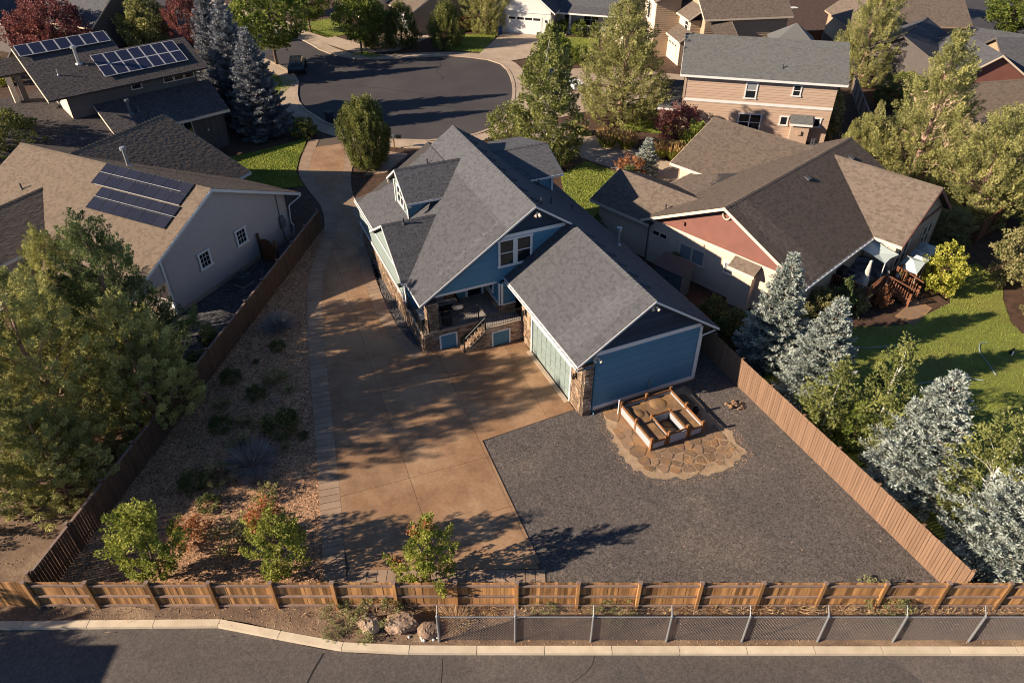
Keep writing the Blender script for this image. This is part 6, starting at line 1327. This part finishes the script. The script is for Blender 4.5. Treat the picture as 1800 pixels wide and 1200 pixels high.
# ================================================================ TREES AND PLANTS
JP = [(0, .85), (.12, 1.0), (.3, 1.0), (.5, .85), (.7, .6), (.88, .32), (1, .06)]
def prof(p, r): return [(a, b * r) for a, b in p]
J_ = 'junipers on the lot left of the dark fence'
kwj = dict(up=.95, out=.85, surf=.8, tvar=.5, gap=.35, asp=.45)
jA = plant('juniper_tree', 'tall dark pyramid shaped juniper beside the tan roof of the taupe house', 'juniper', (-20.6, 30.6), 10.4, prof([(0, .7), (.15, 1), (.35, .98), (.6, .74), (.8, .45), (.93, .2), (1, .03)], 3.0), 600, .85, .15, 150, .072, L_jund, M_barkp, .2, 11, J_, k=26, **kwj)
jB = plant('juniper_tree', 'olive juniper at the left edge in front of the tan roof', 'juniper', (-25.4, 28.2), 10.2, prof(JP, 3.1), 540, .85, .15, 150, .072, L_jun, M_barkp, .2, 12, J_, k=26, **kwj)
jC = plant('juniper_tree', 'broad olive juniper in the middle of the left hand clump', 'juniper', (-21.8, 25.4), 10.4, prof([(0, .85), (.12, 1.0), (.3, 1), (.55, .92), (.8, .62), (1, .12)], 3.3), 540, .85, .15, 150, .072, L_jun, M_barkp, .2, 13, J_, k=26, **kwj)
jD = plant('juniper_tree', 'olive juniper nearest the road corner on the left', 'juniper', (-23.8, 22.2), 12.0, prof([(0, .8), (.2, 1), (.5, .95), (.8, .7), (1, .15)], 3.3), 560, .85, .15, 140, .072, L_junl, M_barkp, .15, 14, J_, k=20, **kwj)
jE = plant('juniper_tree', 'juniper whose branches reach over the dark fence into the gravel bed', 'juniper', (-18.5, 27.4), 7.8, prof([(0, .6), (.2, 1), (.45, 1.0), (.75, .6), (1, .08)], 2.6), 480, .8, .15, 150, .072, L_jun, M_barkp, .16, 15, J_, k=22, **kwj)
again(jB, 'juniper filling the gap behind the other left hand junipers', (-24.6, 33.0), .85, .8, 1.0)

# right hand junipers
J2_ = 'tall junipers right of the tan house'
kR = dict(up=.95, out=.85, surf=.82, tvar=.5, gap=.35, asp=.45)
jr1 = plant('juniper_tree', 'tallest pale olive juniper with bare pink limbs right of the tan house', 'juniper', (33.6, 56.4), 12.0, prof([(0, .7), (.15, .98), (.35, 1), (.55, .72), (.75, .48), (.9, .24), (1, .05)], 3.7), 700, 1.1, .19, 110, .09, L_junl, M_barkp, .25, 21, J2_, k=30, **kR)
jr2 = plant('juniper_tree', 'rounder pale juniper in front of the taupe roof', 'juniper', (36.2, 51.0), 8.2, prof([(0, .75), (.2, 1), (.5, .95), (.75, .65), (.92, .3), (1, .06)], 3.7), 640, 1.05, .19, 110, .09, L_junl, M_barkp, .22, 22, J2_, k=26, **kR)
again(jr1, 'juniper behind the right corner of the peach house', (39.5, 83.0), .95, 1.0, 1.3, J2_); again(jr2, 'low juniper at the foot of the tallest right hand one', (29.8, 58.5), .55, .62, 2.2, J2_)
jm = plant('juniper_tree', 'huge spreading juniper standing between the two concrete drives', 'juniper', (10.9, 71.6), 12.6, prof([(0, .75), (.1, .95), (.25, 1), (.45, .82), (.7, .5), (.9, .22), (1, .05)], 4.4), 760, 1.15, .2, 105, .1, L_junl, M_barkp, .3, 23, None, k=20, up=.75, out=.85, surf=.8, tvar=.48, gap=.3, asp=.45)
again(jr2, 'round juniper on the lawn beside the white garage', (-3.6, 105.9), .95, .85, .4, 'far round junipers'); 
# blue spruces
s1 = spruce('tall blue spruce next to the tan house corner behind the brown fence', (14.7, 32.4), 7.3, 2.15, 31, L_spr, tip=.115)
s2 = spruce('second blue spruce from the tan house along the brown fence', (16.0, 28.9), 6.8, 2.3, 32, L_spr, tip=.115)
s3 = again(s1, 'broad blue spruce in the middle of the brown fence row', (18.75, 23.1), 1.18, .95, 2.2); s4 = again(s2, 'blue spruce in the lower right corner at the fence end', (20.7, 18.9), 1.12, .92, 1.1)
s5 = spruce('small young blue spruce on the drive of the tan house', (11.4, 57.6), 3.7, 1.25, 33, L_spr, tip=.11)
G3 = 'tall silver spruces by the street'
b1 = spruce('nearest silver blue spruce beside the lawn and the charcoal house', (-23.9, 67.5), 9.8, 3.2, 34, L_sprd, tip=.17, group=G3, dens=.85, per=.8); again(b1, 'tallest silver blue spruce behind the nearest one', (-26.9, 71.2), 1.0, 1.22, 1.9, G3); again(b1, 'silver blue spruce at the back next to the purple tree', (-32.6, 82.0), .95, 1.1, 3.3, G3)
# front maples along the road fence
ML = 'young maples along the road fence'
m1 = plant('young_maple', 'leftmost young green maple behind the road fence', 'maple', (-14.6, 17.9), 4.5, prof([(.1, .25), (.3, .95), (.5, 1), (.7, .8), (.88, .45), (1, .12)], 1.4), 110, .8, .15, 100, .07, L_map, M_bark, .07, 41, ML, k=16, up=1.1, out=.7, surf=.6, tvar=.4, base=.4)
m2 = plant('young_maple', 'young maple with rust coloured top shoots in the middle of the road fence', 'maple', (-9.5, 18.0), 4.3, prof([(.08, .3), (.25, .9), (.5, 1), (.75, .7), (1, .15)], 1.15), 92, .75, .15, 100, .07, L_map, M_bark, .06, 42, ML, k=14, up=1.1, out=.7, surf=.6, tvar=.4, base=.3)
rng = np.random.default_rng(5); Pq = np.concatenate([rng.normal(size=(90, 3)) * [.1, .1, .22] + [x, y, z] for x, y, z in ((.0, .1, 4.5), (-.35, 0, 4.1), (.35, .1, 4.0), (-.7, .1, 3.6), (-.55, 0, 3.3))]); tag(mesh_obj('red_shoots', np_mesh('red_shoots', cards(Pq, rng.normal(size=Pq.shape) * .6 + [0, 0, .8], .13, .09, rng), 4, rng.normal(0, .4, len(Pq)), L_mapr), m2), kind='stuff')
m3 = plant('young_maple', 'small spreading maple right of the driveway end at the road fence', 'maple', (-3.4, 17.75), 3.9, prof([(.15, .3), (.3, 1), (.42, 1), (.55, .72), (.75, .5), (.9, .3), (1, .1)], 1.3), 78, .65, .14, 100, .07, L_map, M_bark, .06, 43, ML, k=14, up=.95, out=.8, surf=.6, tvar=.4, base=.3)
Pq = np.concatenate([rng.normal(size=(70, 3)) * [.12, .1, .12] + [x, y, z] for x, y, z in ((-1.25, -.1, 1.5), (.1, 0, 3.75), (-.4, 0, 3.2))]); tag(mesh_obj('red_shoots', np_mesh('red_shoots', cards(Pq, rng.normal(size=Pq.shape) * .6 + [0, 0, .8], .12, .09, rng), 4, rng.normal(0, .4, len(Pq)), L_mapr), m3), kind='stuff')
# aspens behind the brown fence
AS = 'aspens among the blue spruces'
ap = prof([(.05, .4), (.2, .8), (.4, 1), (.6, .75), (.8, .4), (1, .08)], 1.0)
a1 = plant('aspen_tree', 'small aspen with yellowish leaves leaning on the second spruce', 'aspen', (15.9, 26.6), 4.6, prof(ap, 1.35), 110, .6, .22, 55, .085, L_asp, M_barkw, .06, 51, AS, k=18, up=.55, out=.9, surf=.6, tvar=.5, base=.1)
a2 = plant('aspen_tree', 'slender aspen with white trunk rising in front of the sunlit lawn', 'aspen', (17.9, 25.6), 6.7, prof([(.04, .5), (.15, .95), (.3, 1), (.5, .8), (.65, .5), (.8, .42), (.9, .2), (1, .06)], 1.6), 150, .65, .22, 55, .085, L_asp, M_barkw, .08, 52, AS, k=24, up=.45, out=.95, surf=.6, tvar=.5, base=.1)
a3 = plant('aspen_tree', 'large ragged aspen between the two nearest spruces at the right edge', 'aspen', (20.6, 20.9), 7.2, prof([(.04, .6), (.2, 1), (.4, .95), (.6, .8), (.8, .5), (1, .1)], 1.9), 190, .75, .25, 55, .09, L_asp, M_barkw, .11, 53, AS, k=28, up=.5, out=.95, surf=.6, tvar=.5, base=.1)
plant('green_shrub', 'bright green bush at the foot of the slender aspen', 'bush', (17.0, 25.6), 2.6, prof([(0, .7), (.3, 1), (.7, .8), (1, .3)], 1.1), 70, .5, .2, 60, .075, L_str, M_bark, .04, 54, None, k=6)
bt = plant('birch_tree', 'loose pale green birch with thin white trunk in front of the street', 'birch', (3.0, 60.5), 11.6, prof([(.03, .75), (.15, 1), (.35, .95), (.55, .75), (.75, .5), (.9, .25), (1, .05)], 3.0), 420, .9, .27, 80, .12, L_asp, M_barkw, .12, 55, None, k=40, up=.5, out=.9, surf=.6, tvar=.5, base=.1)
plant('rounded_shrub', 'yellow green rounded bush below the birch at the street', 'bush', (-.4, 63.2), 4.4, prof([(0, .8), (.3, 1), (.7, .85), (1, .35)], 1.8), 130, .7, .26, 60, .1, L_asp, M_bark, .05, 56, None, k=6)
# columns and clipped evergreens
plant('columnar_evergreen', 'stout round topped columnar evergreen beside the shared driveway', 'evergreen', (-12.7, 60.0), 5.7, [(0, 1.2), (.1, 1.6), (.35, 2.0), (.65, 1.95), (.85, 1.4), (.95, .8), (1, .4)], 600, 1.1, .13, 110, .085, L_arb, M_bark, .1, 61, None, up=3.0, out=.4, surf=.88, tvar=.55, k=20, asp=.4)
e1 = plant('clipped_evergreen', 'dense dark green egg shaped evergreen by the far kerb', 'evergreen', (-8.5, 97.6), 5.4, [(0, 1.6), (.2, 2.1), (.5, 2.05), (.8, 1.3), (1, .3)], 420, .9, .18, 75, .1, L_arb, M_bark, .1, 62, None, up=2.6, out=.5, surf=.9, asp=.45)
again(e1, 'left twin of the dark evergreens before the cream garage door', (-17.6, 98.0), 1.05, 1.02, .8, 'dark evergreens by the cream garage'); again(e1, 'right twin of the dark evergreens before the cream garage door', (-14.4, 98.4), 1.0, .95, 1.9, 'dark evergreens by the cream garage')
plant('yellow_evergreen', 'broad yellow green evergreen behind the charcoal house roof', 'evergreen', (-47.5, 98.5), 6.2, [(0, 2.2), (.3, 3.0), (.6, 2.4), (.85, 1.2), (1, .3)], 330, 1.1, .35, 45, .16, L_junl, M_bark, .12, 63, None, up=1.0, out=.7)
pu = plant('purple_tree', 'large purple leaved tree behind the charcoal house', 'tree', (-57.0, 93.5), 6.8, prof([(.05, .5), (.25, .9), (.5, 1), (.75, .8), (1, .25)], 4.6), 360, 1.0, .35, 50, .15, L_pur, M_bark, .14, 64, None, up=.8, k=24)
again(pu, 'smaller purple leaved tree beside the silver spruces', (-42.0, 98.5), .62, .95, 1.0)
plant('small_gold_shrub', 'small golden shrub left of the seven panel solar row', 'bush', (-57.5, 82.5), 3.0, [(0, .9), (.4, 1.0), (.8, .6), (1, .2)], 60, .6, .25, 45, .12, L_yel, M_bark, .05, 65, None, up=1.2)
# street trees
ST = 'leafy street trees'
t1 = plant('street_tree', 'round headed street tree with bare trunk on the kerb lawn', 'tree', (-19.1, 94.9), 7.6, prof([(.25, .35), (.4, .9), (.6, 1), (.8, .75), (1, .25)], 2.9), 240, .9, .32, 55, .15, L_str, M_bark, .14, 71, ST, k=16, up=.6, base=1.6)
again(t1, 'large dense street tree left of the street mouth', (-28.6, 90.0), 1.5, 1.28, 2.0, ST); again(t1, 'street tree standing on the far sidewalk lawn', (-28.0, 105.5), 1.1, 1.0, 1.0, ST); again(t1, 'street tree farthest up the street', (-33.8, 114.5), 1.15, 1.0, 2.7, ST); again(t1, 'street tree beside the far left sidewalk', (-22.6, 112), 1.1, 1.0, .4, ST)
again(t1, 'bright street tree left of the pair in the top right corner', (65.0, 99.8), 1.1, .95, .9, ST); again(t1, 'bright street tree in the top right corner', (68.0, 95.2), 1.25, 1.05, 3.0, ST); again(t1, 'tree behind the brown roofed house', (55.0, 112), 1.2, 1.0, 2.2, ST)
dk = plant('dense_tree', 'dark green tree cut by the left edge beside the charcoal house', 'tree', (-41.0, 55.5), 6.6, prof([(0, .7), (.25, 1), (.6, .95), (.85, .6), (1, .2)], 3.6), 380, .8, .3, 55, .12, L_arb, M_bark, .15, 72, None, up=.7)
again(dk, 'dark shrub mass below the garden shed at the right edge', (40.2, 46.6), .75, .5, 1.0); again(dk, 'dark tree beyond the weathered fence and slate roof', (41.0, 75.5), .75, .5, 2.0); again(dk, 'dark tree in the top left corner', (-62, 84), 1.0, .9, 2.6)
hv = plant('climbing_shrub', 'tall narrow leafy shrub against the right end of the peach house', 'shrub', (29.9, 66.9), 5.0, [(0, .9), (.3, 1.2), (.7, .9), (1, .3)], 140, .6, .22, 50, .11, L_olv, M_bark, .06, 73, None, up=1.0); again(hv, 'thin sparse sapling between the weathered fence and the junipers', (32.4, 62.6), .5, .95, 1.2)
# right garden shrubs
plant('yellow_bush', 'bright yellow green upright bush at the lawn edge by the deck', 'bush', (28.2, 40.0), 3.1, prof([(0, .55), (.25, 1), (.55, .95), (.8, .6), (1, .25)], 1.3), 100, .75, .17, 60, .10, L_yel, M_bark, .05, 81, None, up=1.2, out=.8, surf=.6, tvar=.35)
rb = plant('round_bush', 'big round yellow green bush at the right edge of the lawn', 'bush', (34.6, 40.4), 4.6, prof([(0, .8), (.25, 1), (.6, .95), (.85, .6), (1, .25)], 2.6), 260, .7, .26, 60, .1, L_olv, M_bark, .08, 82, None)
again(rb, 'lower round bush at the right edge nearest the lawn curve', (33.6, 36.6), .62, .55, 1.5); again(rb, 'shaded bush between the lawn and the right hand junipers', (31.8, 46.6), .6, .55, 2.5); again(rb, 'bush under the right corner of the tan house', (28.6, 50.0), .5, .45, .6)
gb = plant('leafy_bush', 'green bush with rust tips in front of the deck railing', 'bush', (19.3, 37.0), 1.9, prof([(0, .8), (.35, 1), (.7, .8), (1, .4)], 1.2), 90, .5, .18, 55, .08, L_olv, M_bark, .04, 83, None, up=.9)
again(gb, 'bush with rust tips left of the deck railing', (17.6, 36.4), .8, .85, 1.0); again(gb, 'olive bush between the dwarf cypress and the steps', (21.6, 37.6), .75, .75, 2.0)
plant('russet_bush', 'orange brown bush beside the deck steps', 'bush', D.xy(2.5, 6.7), 1.3, prof([(0, .7), (.4, 1), (.8, .7), (1, .4)], .45), 40, .35, .14, 50, .075, L_red, M_bark, .03, 84, None); plant('dwarf_cypress', 'narrow dark cypress in front of the deck corner', 'cypress', (20.5, 37.0), 2.7, [(0, .55), (.3, .6), (.7, .4), (1, .05)], 90, .5, .1, 45, .06, L_jund, M_bark, .04, 85, None, up=2.0, out=.3)
for i, (x, y, lb) in enumerate(((13.2, 34.6, 'small green shrub at the far end of the brown fence'), (12.4, 36.3, 'green shrub below the storage shed'), (10.9, 41.5, 'shrub beside the wall of the tan house left of the shed'))):
    if i == 0: sg = plant('green_shrub', lb, 'bush', (x, y), 1.9, prof([(0, .8), (.4, 1), (.8, .6), (1, .3)], 1.0), 70, .45, .18, 55, .08, L_shr, M_bark, .04, 86, 'shrubs between the houses')
    else: again(sg, lb, (x, y), .9, .9, i * 1.3, 'shrubs between the houses')
for i, (x, y, s_, lb) in enumerate(((8.6, 50.2, .8, 'dark shrub at the house end of the narrow lawn'), (9.6, 55.2, 1.0, 'russet tipped shrub at the corner of the left wing'), (6.5, 47.5, .8, 'dark shrub beside the right wall of the blue house'), (20.3, 29.9, .6, 'low shrub at the shaded edge of the big lawn'))): again(sg, lb, (x, y), s_, s_, i * .9, 'shrubs round the lawns')
plant('russet_shrub', 'russet shrub beside the left wing of the tan house', 'bush', (9.9, 56.6), 2.2, [(0, .8), (.4, 1.2), (.8, .9), (1, .4)], 70, .5, .2, 45, .09, L_red, M_bark, .04, 87, None)
cr_ = plant('crab_apple', 'purplish crab apple shrub before the peach wall', 'shrub', (15.6, 65.6), 3.4, [(0, 1.2), (.4, 2.2), (.8, 1.7), (1, .6)], 150, .7, .26, 50, .1, L_pur, M_bark, .07, 88, None); plant('leafy_shrub', 'fresh green shrub at the edge of the brown roof', 'shrub', (16.4, 62.3), 3.2, [(0, .8), (.3, 1.2), (.7, .9), (1, .3)], 90, .6, .22, 50, .1, L_str, M_bark, .05, 89, None, up=1.0)
for i, (x, y, lb) in enumerate(((8.9, 64.4, 'tall feather grass clump nearest the big juniper'), (10.6, 63.9, 'tall feather grass clump right of its twin by the juniper'), (13.4, 61.9, 'feather grass clump beside the young spruce'), (14.6, 61.4, 'feather grass clump nearest the brown garage roof'), (6.6, 67.4, 'low feather grass tuft at the corner of the drive'))):
    if i == 0: fg = tussock('feather_grass', lb, 'grass', (x, y), 1.6, 2.2, 420, L_fgr, 91, wd=.06, spread=.45, group='clumps of feather grass', plume=L_fea)
    else: again(fg, lb, (x, y), .85 if i < 4 else .55, .95 if i < 4 else .5, i * 1.1)
plant('boxwood', 'small clipped golden shrub at the corner of the drive and lawn', 'bush', (-19.9, 67.0), 1.6, [(0, 1.0), (.4, 1.2), (.8, .9), (1, .5)], 110, .4, .18, 50, .08, L_arb, M_bark, .04, 92, None)
bx = plant('boxwood', 'leftmost round bush before the white porch', 'bush', (6.9, 104.6), 1.7, [(0, .9), (.4, 1.05), (.8, .8), (1, .4)], 70, .4, .2, 45, .1, L_str, M_bark, .04, 93, 'round bushes before the white porch'); again(bx, 'middle round bush before the white porch', (9.2, 104.0), 1, 1, 1, 'round bushes before the white porch'); again(bx, 'rightmost round bush before the white porch', (11.3, 103.4), .85, .85, 2, 'round bushes before the white porch')
again(bx, 'bush on the dry slope behind the birch', (5.6, 92.4), 1.7, 1.6, .7, 'bushes on the dry slope'); again(bx, 'second bush on the dry slope toward the big juniper', (8.4, 91.0), 1.2, 1.1, 1.7, 'bushes on the dry slope')
# gravel bed plants on the left
GB = 'shrubs in the tan gravel bed'
lv = tussock('lavender_clump', 'large grey lavender clump against the dark fence', 'lavender', (-14.37, 35.74), 1.2, 1.0, 700, L_lav, 101, wd=.022, spread=1.25, group=GB)
again(lv, 'largest grey lavender clump in the middle of the gravel bed', (-12.68, 24.38), 1.15, 1.1, 1.0); again(lv, 'grey lavender clump below the largest one', (-12.17, 23.28), .7, .6, 2.0)
cs = plant('cushion_shrub', 'small dark round cushion plant below the upper lavender', 'shrub', (-13.84, 33.57), .55, [(0, .38), (.4, .45), (.8, .3), (1, .12)], 45, .2, .1, 40, .045, L_shr, None, 0, 102, GB, parts=('stems', 'foliage'))
for px, s_, lb in (((-15.68, 30.71), 1.25, 'dark low shrub hugging the shaded fence'), ((-13.88, 29.32), 1.15, 'bluish round cushion beside the pale rock'), ((-11.83, 26.76), 1.9, 'biggest dark round cushion in the gravel bed'), ((-10.65, 26.22), .6, 'tiny dark cushion near the driveway border'), ((-14.78, 32.28), .4, 'tiny sprig alone in the upper gravel'), ((-15.02, 26.88), 1.3, 'dark shrub with yellow tips left of the lavender'), ((-15.11, 22.99), 1.4, 'dark shrub in the lower left of the gravel bed'), ((-13.88, 21.72), 1.15, 'low brownish cushion above the first maple')): again(cs, lb, px, s_, s_, s_ * 5)
oc = plant('olive_shrub', 'loose olive shrub with pale tips near the upper border', 'shrub', (-13.13, 30.71), .8, [(0, .5), (.4, .65), (.8, .5), (1, .2)], 45, .3, .09, 35, .05, L_olv, M_bark, .02, 103, GB, k=8, parts=('stems', 'foliage'))
for px, s_, lb in (((-12.87, 26.88), .85, 'green shrub left of the biggest cushion'), ((-13.52, 25.34), 1.0, 'yellow green shrub at the head of the largest lavender'), ((-13.94, 23.28), 1.15, 'flowering shrub in the lower gravel bed'), ((-15.49, 28.63), .7, 'spiky little shrub in the open gravel'), ((-13.85, 27.31), .65, 'pale green shrub above the largest lavender'), ((-11.33, 25.34), .4, 'small yellow sprig on the open gravel'), ((-12.11, 19.88), 1.5, 'rose bush left of the rust topped maple'), ((-12.19, 29.74), .45, 'small sprig near the pale rock'), ((-11.50, 22.33), .9, 'spiky shrub above the rust topped maple')): again(oc, lb, px, s_, s_, s_ * 9)
plant('russet_shrub', 'russet bush behind the leftmost maple', 'shrub', (-14.09, 19.97), 1.1, [(0, .5), (.4, .7), (.8, .5), (1, .2)], 50, .35, .12, 40, .06, L_red, M_bark, .02, 104, GB, k=8)
rock('boulder', 'pale rock sitting in the gravel beside the bluish cushion', 'boulder', (-12.82, 28.95), (.28, .2, .16), 9)
cy = plant('dark_conifer', 'small dark conifer behind the dark fence', 'conifer', (-17.48, 33.18), 2.1, [(0, .5), (.4, .6), (.8, .35), (1, .1)], 80, .4, .12, 45, .06, L_jund, M_bark, .05, 105, None, up=1.6, out=.4)
again(cy, 'dark brownish shrub left of the small conifer behind the fence', (-17.68, 31.35), 1.2, .7, 1.0)
# verge weeds
we_ = plant('verge_weed', 'widest green weed clump behind the boulders', 'weed', (-5.4, 16.15), .75, [(0, 1.1), (.5, 1.2), (1, .5)], 80, .35, .12, 35, .05, L_wee, None, 0, 111, 'weeds on the verge', parts=('stems', 'foliage'))
for i, (px, s_, lb) in enumerate((((-7.07, 16.37), .5, 'weed clump left of the widest one'), ((4.12, 16.54), .75, 'pale weed clump behind the third chain link post'), ((14.96, 16.70), .9, 'green weed clump behind the far chain link panels'), ((-7.00, 15.46), .35, 'weed at the kerb left of the boulders'), ((-5.75, 15.31), .3, 'weed at the foot of the leftmost boulder'), ((1.26, 16.59), .5, 'weed clump behind the first chain link panel'))): again(we_, lb, px, s_, s_, i * 1.1)
dw = tussock('dry_weed', 'dry brown weed clump behind the first chain link post', 'weed', (-2.2, 16.05), .5, 1.8, 700, L_dry, 112, wd=.014, spread=1.3, group='dry weeds on the verge')
for i, (px, s_, lb) in enumerate((((-0.92, 16.70), .8, 'dry weed clump right of the first chain link post'), ((2.75, 16.59), .6, 'dry weed clump between the first two chain link posts'), ((8.25, 16.54), .8, 'dry weed clump behind the fourth chain link panel'), ((11.50, 16.70), 1.1, 'large straw coloured weed clump behind the fifth panel'), ((13.29, 16.54), .9, 'straw coloured weed clump behind the sixth panel'), ((10.08, 16.54), .7, 'dry weed clump before the tall fence post'), ((6.89, 16.65), .6, 'dry weed clump by the wooden fence foot'), ((15.37, 16.59), .7, 'dry weed clump near the right end of the verge'), ((-3.20, 16.49), .7, 'dry weed clump above the low boulder'))): again(dw, lb, px, s_, s_, i)
rng = np.random.default_rng(77); n = 5000; Q = np.c_[rng.uniform(-21, 21, n), 16.55 - np.abs(rng.normal(0, .38, n))]; Q = Q[(rng.uniform(size=n) < np.clip((Q[:, 0] + 12) / 14, .12, 1)) & (Q[:, 1] > 15.2)]; n = len(Q)
tag(mesh_obj('verge_dry_grass', np_mesh('verge_dry_grass', cards(np.c_[Q, np.zeros(n)], rng.normal(size=(n, 3)) * .7 + [0, 0, .6], rng.uniform(.1, .3, n), .022, rng), 4, rng.normal(0, .5, n), L_dry)), kind='stuff')

again(m1, 'tree standing behind the corner building outside the frame', (-30.2, 12.3, -.1), 1.5, 1.35, 2.2, 'trees by the corner building')
again(jE, 'low juniper spreading beneath the taller ones by the dark fence', (-20.6, 22.3), .9, .72, 2.6, J_)
